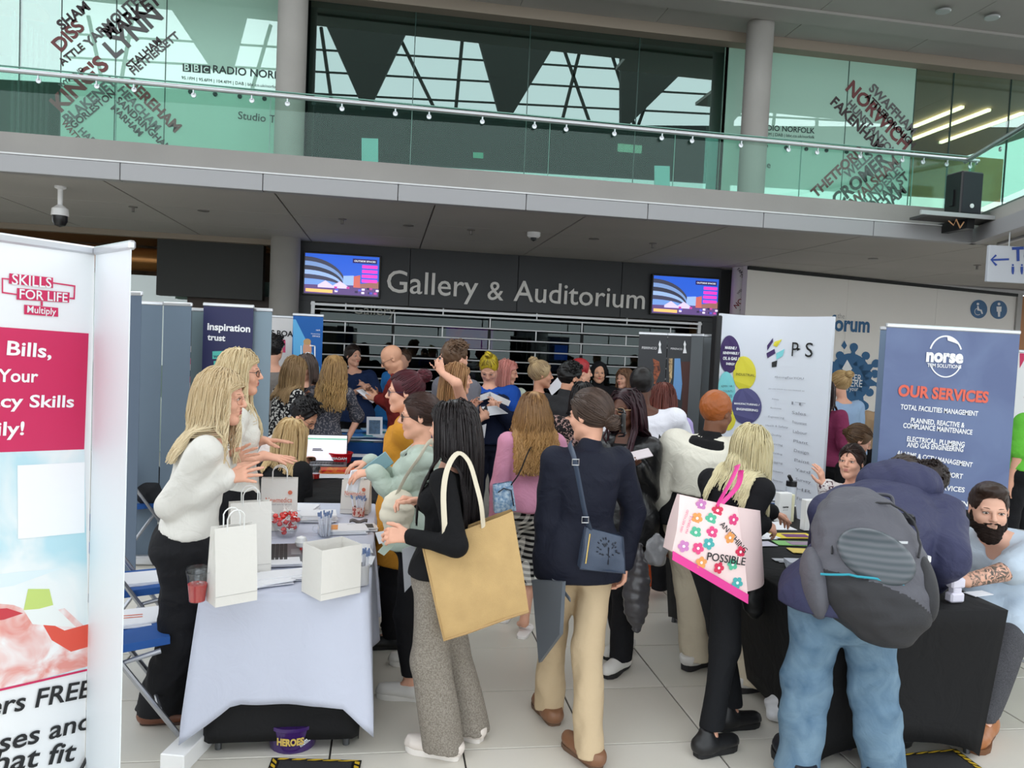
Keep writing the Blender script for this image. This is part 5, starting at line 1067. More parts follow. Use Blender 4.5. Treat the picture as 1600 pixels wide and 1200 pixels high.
for q, c in ((((1202, 540), (1209, 528), (1209, 534), (1202, 548)), 'disc_purple'), (((1211, 534), (1220, 530), (1214, 542), (1209, 540)), 'disc_yellow'), (((1201, 552), (1211, 545), (1212, 552), (1202, 560)), 'disc_purple'), (((1213, 552), (1222, 545), (1220, 556), (1213, 562)), 'disc_aqua'), (((1207, 566), (1214, 563), (1213, 573), (1207, 574)), 'black_ink')): pshape(q, MATS[c], .008)
ptext('P', (1227, 556), (1232.5, 556.3), blk, 0, 22); ptext('S', (1238, 556.7), (1243.5, 557), blk, 0, 22); pshape([(1233, 543), (1236, 545), (1233, 548)], blk, .012)
gi = mat('grey_ink', (140, 142, 150))
for t, x0, x1, y in (('#JoiningForYOU', 1209, 1236, 590), ('Job roles include but not limited to', 1201, 1236, 608)): ptext(t, (x0, y), (x1, y+1.2), gi)
for i, t in enumerate(('Admin', 'Accounts', 'Engineering', 'Health & Safety', 'Quality', 'Planning', 'Welding', 'Rigging', 'Drivers', 'Stores', 'Catering')): ptext(t, (1207-len(t)*.8+2, 624+i*14.0), (1207+len(t)*.8+2, 625+i*14.0), gi); ptext(('IT', 'Sales', 'Procurement', 'Labour', 'Plant', 'Design', 'Paint', 'Yard', 'Survey', 'HR', 'Fitters')[i], (1225, 630+i*14.3), (1236, 631+i*14.3), gi, 0, 4.5)
# --- slate-blue services banner
nb = mat('norse_blue', (92, 106, 146), rough=.45, pattern='cloud', rgb2=(104, 120, 158), pscale=2.2)
pl, e = banner('tall slate blue banner listing OUR SERVICES in orange and white', (1386, 507), (1595, 507), 4.75, 4.75, 2.0, nb)
cxn, cyn = 1477, 557
def arc(c, r, ry, a0, a1, w, n=22): t = np.linspace(a0, a1, n); return [(c[0]+r*math.cos(x), c[1]+ry*math.sin(x)) for x in t]+[(c[0]+(r-w)*math.cos(x), c[1]+(ry-w)*math.sin(x)) for x in t[::-1]]
shape(pl, arc((cxn, cyn), 27, 33, .45, 2.75, 2), wt_m, e, off=.004, name='emblem_arc'); shape(pl, arc((cxn, cyn), 27, 33, -2.75, -.35, 2.5), wt_m, e, off=.004, name='emblem_arc'); shape(pl, [(1479, 524), (1490, 529), (1500, 540), (1492, 536), (1480, 532)], wt_m, e, off=.005, name='emblem_tip')
label_text(pl, 'norse', (1446, 564), (1504, 567), wt_m, e, off=.005, bold=.05); label_text(pl, 'TFM SOLUTIONS', (1448, 573), (1501, 576), wt_m, e, off=.005, bold=.02)
label_text(pl, 'OUR SERVICES', (1402, 618), (1543, 629), mat('orange_ink', (226, 104, 84)), e, off=.005, bold=.04)
for t, a, b in (('TOTAL FACILITIES MANAGEMENT', (1406, 639), (1527, 650)), ('PLANNED, REACTIVE &', (1422, 660), (1506, 668)), ('COMPLIANCE MAINTENANCE', (1410, 668), (1518, 679)), ('ELECTRICAL, PLUMBING', (1416, 689), (1506, 698)), ('AND GAS ENGINEERING', (1416, 698), (1504, 706)), ('ALARMS & CCTV MANAGEMENT', (1400, 711), (1518, 730)), ('HELPDESK SUPPORT', (1420, 737), (1503, 748)), ('WASTE SERVICES', (1420, 760), (1506, 769)), ('ENERGY MANAGEMENT', (1400, 778), (1518, 792))): label_text(pl, t, a, b, wt_m, e, off=.005, bold=.025, height=7.6)
banner('second slate banner edge just behind the services banner', (1375, 524), (1392, 525), 5.2, 5.15, 2.0, mat('norse_blue2', (112, 132, 156)))
pl, e = banner('white banner with magenta corner at the right edge', (1592, 549), (1660, 552), 6.6, 6.6, 1.92, wp); shape(pl, [(1593, 552), (1660, 553), (1660, 560), (1600, 562), (1593, 575)], magenta, e, off=.004, name='printed_shape')

# ================================================================== tables
wcloth = mat('table_cloth_white', (196, 200, 216), rough=.8, spec=.25, wr=.004, bump=.0003, bscale=900)
bcloth = mat('table_cloth_black', (20, 20, 22), rough=.75, spec=.3, wr=.006)
def table(label, x0, x1, y0, y1, zt=TZ-.01, m=None, legs=True):
    e = empty('folding_table', ((x0+x1)/2, (y0+y1)/2, 0), label=label, cat='table'); w, d = x1-x0, y1-y0
    MB().box((0, 0, zt-.02), (w, d, .035), bev=.006).build('tabletop', m or mat('table_grey', (190, 190, 188)), e)
    for sx in (-1, 1):
        for sy in (-1, 1): MB().tube([(sx*(w/2-.08), sy*(d/2-.12), zt-.04), (sx*(w/2-.07), sy*(d/2-.08), 0)], .014, 8).build('leg', mat('leg_grey', (90, 92, 95), rough=.4, metal=.6), e)
    return e
def drape(label, x0, x1, y0, y1, z, hem, m, seed=0, corner=.0, name='tablecloth', flare=.05, hang=None, wave=.012, n=180):
    """cloth over a table top: flat top, rounded edges, skirt with folds and dropping corners"""
    cx, cy = (x0+x1)/2, (y0+y1)/2; w, d = (x1-x0)/2+.006, (y1-y0)/2+.006; rs_ = random.Random(seed); ph_ = [rs_.uniform(0, 6.28) for _ in range(6)]
    per = []; r = .02
    for k in range(n):
        a = 2*math.pi*k/n; c, s_ = math.cos(a), math.sin(a); t = 1/max(abs(c)/w, abs(s_)/d); per.append((c*t, s_*t))
    rows = 16; V = [(0, 0, z)]; 
    for f in (.5, .985): V += [(x*f, y*f, z) for x, y in per]
    for j in range(rows):
        v = j/(rows-1)
        for k, (x, y) in enumerate(per):
            ex = max(0, 1-(abs(abs(x)-w)+abs(abs(y)-d))/.16); nx, ny = (math.copysign(1, x) if abs(abs(x)-w) < 1e-3 or ex > 0 else 0), (math.copysign(1, y) if abs(abs(y)-d) < 1e-3 or ex > 0 else 0)
            hm = hem(x, y) if callable(hem) else hem; L_ = z-hm+corner*ex; arc_ = 2*math.pi*k/n*9
            o = .004+(flare*v+wave*v**.7*(math.sin(arc_+ph_[0])+.6*math.sin(arc_*2.3+ph_[1])))*(1-.3*ex)+ex*v*flare*1.4
            V.append((x+nx*o, y+ny*o, z-.004-L_*v if v > 0 else z-.004))
    F = [(0, 1+k, 1+(k+1) % n) for k in range(n)]
    for j in range(rows+1):
        a = 1+j*n
        F += [(a+k, a+n+k, a+n+(k+1) % n, a+(k+1) % n) for k in range(n)]
    o = mk(name, V, F, m, None, True); o.location = (cx, cy, 0); sd = o.modifiers.new('t', 'SOLIDIFY'); sd.thickness = .002; sd.offset = 1
    tag(o, label, 'tablecloth'); return o
# white table (front left)
TL = atz(292, 945, TZ); TR = atz(583, 915, TZ); TFY = (TL[1]+TR[1])/2-.0; WX0, WX1 = TL[0]+.02, TR[0]-.02; WY0, WY1 = TFY+.02, TFY+1.82
print('white table', WX0, WX1, WY0, WY1)
table('folding table under the white cloth in the front left', WX0, WX1, WY0, WY1)
drape('white tablecloth hanging unevenly over the front left table', WX0, WX1, WY0, WY1, TZ, lambda x, y: (.24 if y < -.8 else .27), wcloth, seed=4, corner=.15, flare=.025, wave=.018)
drape('black stretch cover showing beneath the white tablecloth', WX0+.03, WX1-.03, WY0+.03, WY1-.03, TZ-.012, lambda x, y: .06*(y < -.8), bcloth, seed=2, corner=0, flare=0, wave=.002)

# second and third black tables further back
def ptab(px0, px1, py_near, Ynear, Yfar): a = at(px0, py_near, Ynear); b = at(px1, py_near, Ynear); return a[0], b[0], Ynear, Yfar
bx0, bx1 = at(482, 700, 5.3)[0], WX1+.04; B2Y0, B2Y1 = WY1+.12, WY1+1.75
table('folding table under the black cloth behind the white one', bx0, bx1, B2Y0, B2Y1); drape('black tablecloth over the table holding the open laptop', bx0, bx1, B2Y0, B2Y1, TZ, .02, bcloth, seed=7, flare=.01, wave=.004)
N0 = atz(1562, 945, TZ); N1 = atz(1290, 962, TZ); NX0, NX1 = N1[0], N0[0]-.02; NY0 = (N0[1]+N1[1])/2; NY1 = NY0+1.85
print('norse table', NX0, NX1, NY0, NY1)
table('folding table under the fitted black cover at right', NX0, NX1, NY0, NY1)
def fitted(label, x0, x1, y0, y1, z=TZ):
    """stretch cover: tight sides pulled to the feet with an arched hem"""
    w, d = (x1-x0)/2+.006, (y1-y0)/2+.006; n = 48; per = []
    for (ax, ay, bx_, by) in ((-w, -d, w, -d), (w, -d, w, d), (w, d, -w, d), (-w, d, -w, -d)):
        for k in range(n//4*2): t = k/(n//4*2); per.append((ax+(bx_-ax)*t, ay+(by-ay)*t, t))
    N_ = len(per); V = [(0, 0, z)]+[(x*.98, y*.99, z) for x, y, t in per]; rows = 9
    for j in range(rows):
        v = j/(rows-1)
        for x, y, t in per: c = math.sin(math.pi*t); hm = .015+.08*c**.6; pin = 1-.035*math.sin(math.pi*v)*c-.03*v; V.append((x*(pin-.11*v), y*pin, z-.004-(z-.004-hm)*v))
    F = [(0, 1+k, 1+(k+1) % N_) for k in range(N_)]
    for j in range(rows): a = 1+j*N_; F += [(a+k, a+N_+k, a+N_+(k+1) % N_, a+(k+1) % N_) for k in range(N_)]
    o = mk('table_cover', V, F, bcloth, None, True); o.location = ((x0+x1)/2, (y0+y1)/2, 0); tag(o, label, 'tablecloth'); sd = o.modifiers.new('t', 'SOLIDIFY'); sd.thickness = .002; sd.offset = 1
fitted('tight black stretch cover on the front right table', NX0, NX1, NY0, NY1)
bt = at(530, 700, 7.5); btx0 = bt[0]; btx1 = at(640, 700, 7.5)[0]+.3
table('long folding table under the royal blue cloth', btx0, btx1, 7.6, 9.0); drape('royal blue tablecloth covered in leaflets at the back', btx0, btx1, 7.6, 9.0, TZ, .02, mat('cloth_royal', (20, 58, 128), rough=.8, wr=.005), seed=9, flare=.01)
pt0 = at(1000, 745, 5.3); table('small black table behind the man in white tee', pt0[0], pt0[0]+.62, 5.9, 6.6, m=black_p)

# ---- things on tables
def on(px, py, z=TZ+.006): return atz(px, py, z)
paper = mat('paper', (232, 233, 238), rough=.6)
def paper_bag(label, px, py, w, d, h, rz, prints=None, handle=True, op=False, group=None):
    p = on(px, py); e = empty('paper_bag', tuple(p), rz, label, 'paper bag', group); t = .004
    m = mat('bag_white', (226, 223, 217), rough=.55, wr=.003)
    V = []; 
    cn = [(-w/2, -d/2), (w/2, -d/2), (w/2, d/2), (-w/2, d/2)]
    prof = [(0, 1, 1), (.12*h, 1, 1), (.5*h, .995, 1.0 if op else .82), (h, 1.0, 1.0 if op else .42)]
    ring = []
    for k in range(4):
        a, b = cn[k], cn[(k+1) % 4]
        for q in range(4): ring.append((a[0]+(b[0]-a[0])*q/4, a[1]+(b[1]-a[1])*q/4, k, q))
    n = len(ring)
    for z, sx, sy in prof:
        for x, y, k, q in ring:
            fold = 1-(.35*(z/h)*(1-abs(q-2)/2) if k in (1, 3) and not op else 0); V.append((x*sx*fold, y*sy, z))
    F = [tuple(range(n))[::-1]]+[(j*n+i, j*n+(i+1) % n, (j+1)*n+(i+1) % n, (j+1)*n+i) for j in range(3) for i in range(n)]
    o = mk('bag_body', V, F, m, e); sd = o.modifiers.new('t', 'SOLIDIFY'); sd.thickness = .0015
    MB().box((0, -d/2-.001, .13*h), (w*.99, .002, .002)).build('fold_line', mat('fold_shade', (196, 194, 190)), e)
    if handle:
        for sy in (-1, 1):
            yy = sy*d/2*(.98 if op else .42); pts = [(-w*.2, yy, h-.04), (-w*.2, yy, h+.03)]+[(w*.2*math.cos(a)*-1, yy+sy*.006, h+.03+.035*math.sin(a)) for a in np.linspace(.3, math.pi-.3, 7)]+[(w*.2, yy, h+.03), (w*.2, yy, h-.04)]
            MB().tube(pts, .0028, 6).build('handle', mat('cord_white', (238, 238, 236)), e, True)
    if prints:
        M_ = Matrix.Translation((0, -d/2*.8-.003, 0)) @ Matrix.Rotation(math.pi/2, 4, 'X'); q = empty('print', M=M_); q.parent = e
        for kind in prints:
            if kind == 'news':
                uv_text('Newmedica', 0, .55*h, .04, mat('coral_ink', (214, 112, 84)), e, fit=w*.72, bold=0, mp=lambda x, y, z: (x, -d/2*(1-.18*y/h*1.2)-.004, y)); uv_text('The trusted name for eye care', 0, .50*h, .012, mat('grey_ink2', (120, 120, 130)), e, fit=w*.7, mp=lambda x, y, z: (x, -d/2*(1-.18*y/h*1.2)-.004, y))
                MB().lathe([(.006, 0), (.012, 0), (.012, .001), (.006, .001)], n=8).build('logo_ring', MATS['coral_ink'], e, M=Matrix.Translation((w*.30, -d/2*.8-.004, .74*h)) @ Matrix.Rotation(math.pi/2, 4, 'X'))
            if kind == 'norse': uv_text('norse', 0, .52*h, .02, blk, e, fit=w*.42, bold=.02, mp=lambda x, y, z: (x, -d/2-.002, y))
        bpy.data.objects.remove(q)
    return e
paper_bag('tall white paper bag with twisted handles at the front left table corner', 362, 938, .165, .10, .30, .55)
paper_bag('white paper bag with handles standing behind the front left bag', 388, 893, .175, .10, .315, .35)
paper_bag('open white paper bag without handles on the right of the white table', 517, 925, .185, .155, .205, .60, handle=False, op=True)
paper_bag('white Newmedica paper bag facing the visitors in mid table', 435, 826, .19, .10, .28, .08, prints=['news'])
paper_bag('white Newmedica paper bag at the far end of the white table', 556, 800, .17, .11, .20, -.15, prints=['news'])
# plastic cup of red drink
def cup(label, px, py, h, r, c, fill, ice=True, straw=False):
    p = on(px, py); e = empty('plastic_cup', tuple(p), 0, label, 'cup')
    clear = glass('clear_plastic', (.93, .94, .95), refl=.045)
    MB().lathe([(r*.72, .001), (r, h), (r*1.06, h+.004), (r*1.06, h-.002), (r*.98, h-.006), (r*.70, .004)], n=28).build('cup_wall', clear, e, True)
    MB().lathe([(0, .004), (r*.70, .004), (r*.70+r*.27*fill, h*fill), (0, h*fill)], n=24).build('drink', mat('drink_%d' % c[0], c, rough=.15, coat=.5), e, True)
    MB().lathe([(r*1.08, h), (r*1.08, h+.008), (r*.98, h+.022), (r*.4, h+.030), (0, h+.030)], n=28).build('lid', clear, e, True)
    if ice:
        rs_ = random.Random(4); b = MB()
        for i in range(8): a = rs_.uniform(0, 6.28); q = r*.55*rs_.random(); b.box((q*math.cos(a), q*math.sin(a), h*fill*rs_.uniform(.8, 1.12)), (.017, .017, .017), rz=a, bev=.003)
        b.build('ice', glass('ice', (.96, .88, .88), refl=.12), e)['kind'] = 'stuff'
cup('clear plastic cup of red iced drink on the table corner', 308, 940, .115, .042, (196, 40, 34), .62)
cup('clear plastic cup of milky coffee on the black table', 493, 748, .10, .038, (196, 150, 110), .40, ice=False)
# bowl of red sweets
p = on(446, 838); e = empty('glass_bowl', tuple(p), 0, 'clear tapered bowl filled with red wrapped lollies', 'bowl')
MB().lathe([(.045, 0), (.050, .004), (.085, .105), (.088, .105), (.082, .10), (.045, .006), (0, .006)], n=8).build('bowl_wall', glass('clear_plastic', (.9, .9, .9)), e)
rs_ = random.Random(12); rl = mat('sweet_red', (222, 40, 30), rough=.25, coat=.4); stick = mat('stick_white', (238, 236, 232))
for i in range(26):
    a = rs_.uniform(0, 6.28); z = rs_.uniform(.02, .125); q = (.035+.03*min(1, z/.1))*math.sqrt(rs_.random()); c = V3(q*math.cos(a), q*math.sin(a), z); s_ = empty('lolly', tuple(p+c), a, 'red wrapped lolly heaped in the clear bowl', 'sweet', 'red lollies in the bowl')
    MB().lathe([(0, -.014), (.010, -.010), (.015, 0), (.010, .010), (0, .014)], n=10).build('sweet', rl, s_, True); d_ = V3(rs_.uniform(-1, 1), rs_.uniform(-1, 1), rs_.uniform(-.1, 1)); d_ = nrm(d_)*.05; MB().tube([(0, 0, 0), tuple(d_)], .0022, 5).build('stick', stick, s_); MB().box(tuple(d_*.45), (.02, .012, .002), rz=a).build('wrapper', stick, s_)
# pens in mugs
pen_w = mat('pen_white', (226, 228, 236), rough=.3); pen_b = mat('pen_blue', (120, 140, 180), rough=.3)
def mugpens(label, px, py, r, h, body, n=14, cat='mug'):
    p = on(px, py); e = empty('pen_mug', tuple(p), 0, label, cat); MB().lathe([(0, 0), (r, 0), (r, h), (r-.004, h), (r-.004, .006), (0, .006)], n=22).build('mug', body, e, True)
    if cat == 'mug': MB().tube([(-r, 0, h*.8), (-r-.022, 0, h*.75), (-r-.026, 0, h*.45), (-r, 0, h*.25)], .005, 8).build('handle', body, e, True)
    rs_ = random.Random(px)
    for i in range(n):
        a = rs_.uniform(0, 6.28); q = (r-.01)*rs_.random()**.5; o = empty('pen', tuple(p+V3(q*math.cos(a), q*math.sin(a), .008)), 0, 'white and blue pen standing in %s' % label.split(' crammed')[0].split(' full')[0], 'pen', 'pens standing in the ' + label.split(' full')[0].split(' crammed')[0])
        tp_ = V3(q*.6*math.cos(a)+rs_.uniform(-.012, .012), q*.6*math.sin(a)+rs_.uniform(-.012, .012), h+.04+rs_.uniform(0, .02)); MB().tube([(0, 0, 0), tuple(tp_)], .0042, 6).build('barrel', pen_w, o); MB().tube([tuple(tp_*.86), tuple(tp_*1.03)], .0046, 6).build('clip_end', pen_b, o)
mugpens('clear mug full of pens in the middle of the white table', 508, 838, .040, .072, glass('clear_plastic', (.9, .9, .9)))
mugpens('printed pen pot full of pens near the far bag', 560, 806, .036, .055, mat('pot_print', (214, 190, 180), pattern='speckle', rgb2=(170, 70, 60), pscale=60), cat='pot')
mugpens('grey mug crammed with pens beside the open bag', 563, 912, .036, .085, mat('mug_grey', (206, 206, 208), rough=.3))
# laptops
def laptop(label, px, py, w, d, rz, tilt, screen=None):
    p = on(px, py); e = empty('laptop', tuple(p), rz, label, 'laptop'); g_ = mat('laptop_grey', (120, 120, 124), rough=.35, metal=.6)
    MB().box((0, 0, .008), (w, d, .015), bev=.004).build('base', g_, e); MB().box((0, .02, .0165), (w*.86, d*.5, .002)).build('keyboard_tray', black_p, e)
    keys = MB()
    for i in range(13):
        for j in range(5): keys.box((-w*.40+i*w*.0665, -.03+j*d*.088, .019), (w*.055, d*.07, .003))
    o = keys.build('keys', mat('keys', (30, 30, 32), rough=.5), e); o['kind'] = 'stuff'; MB().box((0, -d*.35, .0162), (w*.3, d*.2, .001)).build('touchpad', mat('touchpad', (140, 140, 144), rough=.3), e)
    R = rotx(tilt); c = V3(0, d/2, .012)+R @ V3(0, 0, .115); MB().box(c, (w, .008, .23), R=R, bev=.003).build('screen_lid', mat('lid_grey', (60, 62, 66), rough=.4), e)
    if screen:
        MB().box(c+R @ V3(0, -.005, 0), (w*.95, .002, .21), R=R).build('screen', mat('lap_screen', (224, 222, 232), emit=.8), e); MB().box(c+R @ V3(0, -.0065, .075), (w*.95, .001, .012), R=R).build('screen_bar', mat('lap_green', (120, 190, 160), emit=.6), e); MB().box(c+R @ V3(-.07, -.0065, -.01), (w*.2, .001, .008), R=R).build('screen_text', blk, e); MB().box(c+R @ V3(-.065, -.0065, -.022), (w*.24, .001, .008), R=R).build('screen_text', blk, e)
    return e
laptop('open grey laptop on the white table behind the paper bags', 436, 868, .33, .22, math.pi/2+.12, -.25)
laptop('open laptop with white page facing us on the black table', 507, 727, .36, .23, 0.03, -.22, True)
# leaflets and papers
def sheetstack(label, px, py, w, d, t, rz, m=None, z=TZ+.006, name='leaflet_stack', cat='leaflets', n=3, extra=None, group=None):
    p = atz(px, py, z); e = empty(name, tuple(p), rz, label, cat, group); rs_ = random.Random(int(px*3+py))
    for i in range(n): MB().box((rs_.uniform(-.012, .012), rs_.uniform(-.012, .012), t*(i+.5)/n), (w, d, t/n*.9), rz=rs_.uniform(-.14, .14)).build('leaflet', m or paper, e)
    if extra: extra(e, w, d, t)
    return e
def block(c, x0, x1, y0, y1):
    def f(e, w, d, t): MB().box(((x0+x1)/2*w, (y0+y1)/2*d, t+.001), ((x1-x0)*w, (y1-y0)*d, .0015)).build('printed_block', c, e)
    return f
for a in ((433, 905, .22, .10, .02, .35, 'long white leaflets fanned at the front of the white table', 6), (415, 912, .20, .10, .016, .5, 'white leaflet pile under the fanned leaflets', 5), (430, 882, .24, .11, .02, .2, 'white envelopes beside the grey laptop', 4), (452, 897, .22, .10, .012, .3, 'loose white slips touching the open bag', 3),
          (420, 822, .12, .20, .04, .1, 'stack of white cards left of the Newmedica bag', 5), (495, 812, .20, .16, .04, .1, 'tall pile of white brochures at the back of the white table', 7), (470, 800, .18, .2, .03, -.1, 'flat white brochures behind the sweets bowl', 5), (560, 858, .12, .16, .006, .1, 'thin white flyers on the right table edge', 3), (563, 878, .10, .14, .008, -.1, 'small white cards by the grey mug', 3)):
    sheetstack(a[6], a[0], a[1], a[2], a[3], a[4], a[5], n=a[7])
sheetstack('white brochure with orange swoosh beside the far pen mug', 535, 830, .25, .15, .02, .05, n=3, extra=block(mat('orange_print', (224, 150, 80)), -.45, -.1, -.3, .4)); sheetstack('glossy brochure with dark photo on the right of the white table', 560, 826, .20, .12, .016, .1, n=3, extra=block(mat('dark_print', (60, 56, 52)), -.3, .4, -.4, .3))
sp1 = on(536, 822)
p = on(560, 820); g1 = MB().sheet(lambda u, v: (p[0]-.05+.1*u, p[1]-.03+.06*v, TZ+.03+.006*math.sin(u*9)), 8, 4, thick=.006).build('folded_glasses_case', mat('case_dark', (56, 52, 48), rough=.3), None, True); tag(g1, 'dark soft pouch on top of the brochures', 'pouch')
# balloon-like white and red gadget near laptop
p = on(470, 864); e = empty('eye_model', tuple(p), 0, 'small white and red eyeball model beside the laptop', 'model'); MB().lathe([(0, 0), (.022, 0), (.022, .006), (.006, .012), (.006, .03), (0, .03)], n=18).build('stand', mat('sweet_red', (222, 40, 30)), e, True); MB().lathe([(0, .025), (.022, .035), (.03, .055), (.022, .077), (0, .085)], n=20).build('eyeball', white_p, e, True)
# black table: tub, chocolate wrapper, papers
p = on(531, 722); e = empty('red_tub', tuple(p), 0, 'red sweet tub on the black table', 'tub'); MB().lathe([(.085, 0), (.105, .075), (.11, .075), (.11, .085), (.10, .085), (.09, .01), (0, .01)], n=10).build('tub', mat('tub_red', (214, 22, 36), rough=.3), e, True)
rs_ = random.Random(7)
for i in range(9): a = rs_.uniform(0, 6.28); MB().box((.06*rs_.random()*math.cos(a), .06*rs_.random()*math.sin(a), .07+.02*rs_.random()), (.04, .018, .014), rz=a, bev=.004).build('sweet', (mat('tub_red', (214, 22, 36)), stick, mat('sweet_gold', (226, 170, 60)))[i % 3], e)
uv_text('MAOAM', 0, 0, .03, wt_m, e, fit=.12, bold=.03, mp=lambda x, y, z: (x, -.101, y+.035))
sheetstack('yellow and red sweet packets beside the tub', 527, 738, .26, .14, .03, .05, mat('sweet_pack', (226, 150, 50), pattern='cloud', rgb2=(206, 30, 40), pscale=18), n=3, name='sweet_packets', cat='packets')
for a in ((520, 744, .34, .16, .004, .05, 'white papers spread on the near end of the black table'), (556, 712, .22, .14, .006, 0, 'white papers beside the red tub'), (500, 722, .22, .10, .006, .2, 'clipboard paper by the blonde seated woman'), (562, 746, .16, .14, .004, 0, 'white sheet hanging at the black table corner')): sheetstack(a[6], a[0], a[1], a[2], a[3], a[4], a[5], n=2)
# blue table leaflets
rs_ = random.Random(21); bl_c = [paper, mat('leaf_blue', (60, 130, 200)), mat('leaf_pale', (180, 214, 236)), mat('leaf_teal', (60, 150, 160))]
spots_ = [(552, 674), (566, 675), (580, 674), (594, 675), (608, 675), (550, 682), (566, 683), (582, 682), (598, 683), (614, 682), (548, 691), (566, 692), (604, 691), (622, 691)]
for i, (px, py) in enumerate(spots_):
    sheetstack('%s leaflet pile, %s from left, %s row on blue cloth' % (('white', 'mid blue', 'pale blue', 'teal')[i % 4], ORD[i % 5], ('far', 'middle', 'near')[i//5]), px, py, .22 if i % 3 else .3, .15, .012+.01*(i % 3), rs_.uniform(-.3, .3), bl_c[i % 4], n=3, group='leaflet piles on the blue table')
p = at(586, 655, 8.5); e = empty('picture_stand', (p[0], 8.5, TZ+.004), .1, 'small framed picture card standing on the blue table', 'card'); MB().box((0, .03, .11), (.17, .01, .22), R=rotx(-.25)).build('card', paper, e); MB().box((0, .022, .11), (.12, .004, .15), R=rotx(-.25)).build('printed_picture', mat('card_blue', (90, 120, 150), pattern='cloud', pscale=20), e)
# right table: boxes, brochures, flyers
def nbox(label, px, py, w, d, h, rz):
    p = on(px, py); e = empty('brochure_holder', tuple(p), rz, label, 'carton'); MB().box((0, 0, h/2), (w, d, h), bev=.003).build('carton', mat('carton_white', (232, 232, 230), rough=.5), e); MB().box((w/2+.012, 0, h*.47), (.025, d*.9, h*.94), bev=.003).build('cream_side', mat('carton_cream', (224, 220, 186)), e)
    uv_text('norse', 0, .5*h, .02, blk, e, fit=w*.45, bold=.03, mp=lambda x, y, z: (x, -d/2-.002, y)); uv_text('group', 0, .42*h, .01, gi, e, fit=w*.4, mp=lambda x, y, z: (x, -d/2-.002, y)); return e
nbox('left white and cream carton printed norse on the right table', 1222, 815, .095, .05, .19, .15); nbox('right white carton printed norse beside the navy coat', 1264, 828, .10, .05, .19, .05)
p = on(1234, 800); e = empty('water_bottle', tuple(p), .2, 'black-lidded water bottle behind the left carton', 'bottle'); MB().lathe([(0, 0), (.035, 0), (.036, .17), (.03, .185), (0, .185)], n=20).build('bottle_body', mat('bottle_clear', (190, 196, 204), rough=.2), e, True); MB().lathe([(.036, .18), (.036, .215), (0, .215)], n=20).build('cap', black_p, e, True); MB().box((-.015, 0, .235), (.022, .02, .05), R=roty(-.6), bev=.004).build('spout', black_p, e)
for lab, px, py, w, d, m, ex in (('yellow and purple flyer near the cartons', 1232, 838, .30, .12, mat('flyer_yellow', (226, 204, 60)), block(mat('flyer_purple', (110, 50, 110)), -.1, .4, -.3, .3)), ('green edged photo flyer in the middle of the table', 1246, 850, .26, .10, mat('flyer_green', (130, 190, 110)), block(mat('flyer_grey', (150, 130, 150)), -.2, .4, -.4, .4)),
                                 ('yellow flyer partly under the navy coat', 1262, 862, .20, .10, mat('flyer_gold', (226, 200, 100)), None), ('white papers by the far table edge', 1208, 822, .20, .20, paper, None), ('white cards at the left table edge', 1196, 838, .10, .14, paper, None), ('pale cards lying below the cards', 1194, 850, .10, .10, mat('card_lilac', (204, 200, 216)), None), ('silver wrapped pens lying on the black cover', 1232, 876, .14, .05, mat('silver_slip', (190, 192, 196), rough=.3, metal=.4), None)):
    sheetstack(lab, px, py, w, d, .004, .1-.5*(px > 1220)*.3, m, n=1 if ex else 2, extra=ex)
sheetstack('box of white tissue cards beside the navy coat', 1252, 888, .14, .09, .04, -.25, mat('card_box', (214, 220, 232)), n=3, name='card_box', cat='box')
sheetstack('white paper square near the front right of the table', 1440, 947, .10, .07, .003, .1, n=1); sheetstack('white slip under the tattooed forearm', 1530, 928, .12, .06, .003, .1, n=1)
p = on(1491, 940); e = empty('foam_tower', tuple(p), .1, 'white notched foam block tower standing on the black cover', 'block tower')
for i, zz in enumerate((0, .065, .13, .195)): MB().box((0, 0, zz+.022), (.075, .045, .044), bev=.008).build('block', mat('foam_lilac', (226, 222, 236)), e); MB().box((0, 0, zz+.054), (.045, .035, .024), bev=.004).build('neck', mat('foam_lilac', (226, 222, 236)), e)
# ---- floor things
mat_b = mat('mat_black', (40, 40, 42), rough=.9, bump=.002, bscale=300); hazard = mat('hazard_yellow', (206, 170, 40), rough=.6)
def cable_mat(label, pts):
    q = [atz(*p) for p in pts]; c = sum(q)/4; e = empty('floor_mat', (c[0], c[1], 0), 0, label, 'mat'); L_ = [(p[0]-c[0], p[1]-c[1]) for p in q]; A = sum(L_[i][0]*L_[(i+1) % 4][1]-L_[(i+1) % 4][0]*L_[i][1] for i in range(4)); L_ = L_ if A > 0 else L_[::-1]
    MB().prism(L_, .001, .006).build('mat_base', blk, e); MB().prism([(x*.8, y*.74) for x, y in L_], .006, .009).build('carpet', mat_b, e)
    for i in range(4):
        a, b = L_[i], L_[(i+1) % 4]; n = 5
        for k in range(n):
            f0, f1 = (k+.1)/n, (k+.6)/n; o_ = .97; i_ = .86; g2 = lambda f, s_: ((a[0]+(b[0]-a[0])*f)*s_, (a[1]+(b[1]-a[1])*f)*s_)
            MB().prism([g2(f0, o_), g2(f1, o_), g2(min(1, f1+.1), i_), g2(f0+.1, i_)], .006, .008).build('hazard_stripe', hazard, e)
cable_mat('black floor mat with yellow hazard edge at the bottom right', [(1386, 1182), (1494, 1172), (1540, 1206), (1410, 1216)]); cable_mat('black cable mat with yellow edge below the white table', [(425, 1186), (565, 1190), (556, 1230), (410, 1226)]); cable_mat('small black mat with yellow corner behind the orange-haired visitor', [(1056, 899), (1075, 901), (1090, 915), (1068, 913)])
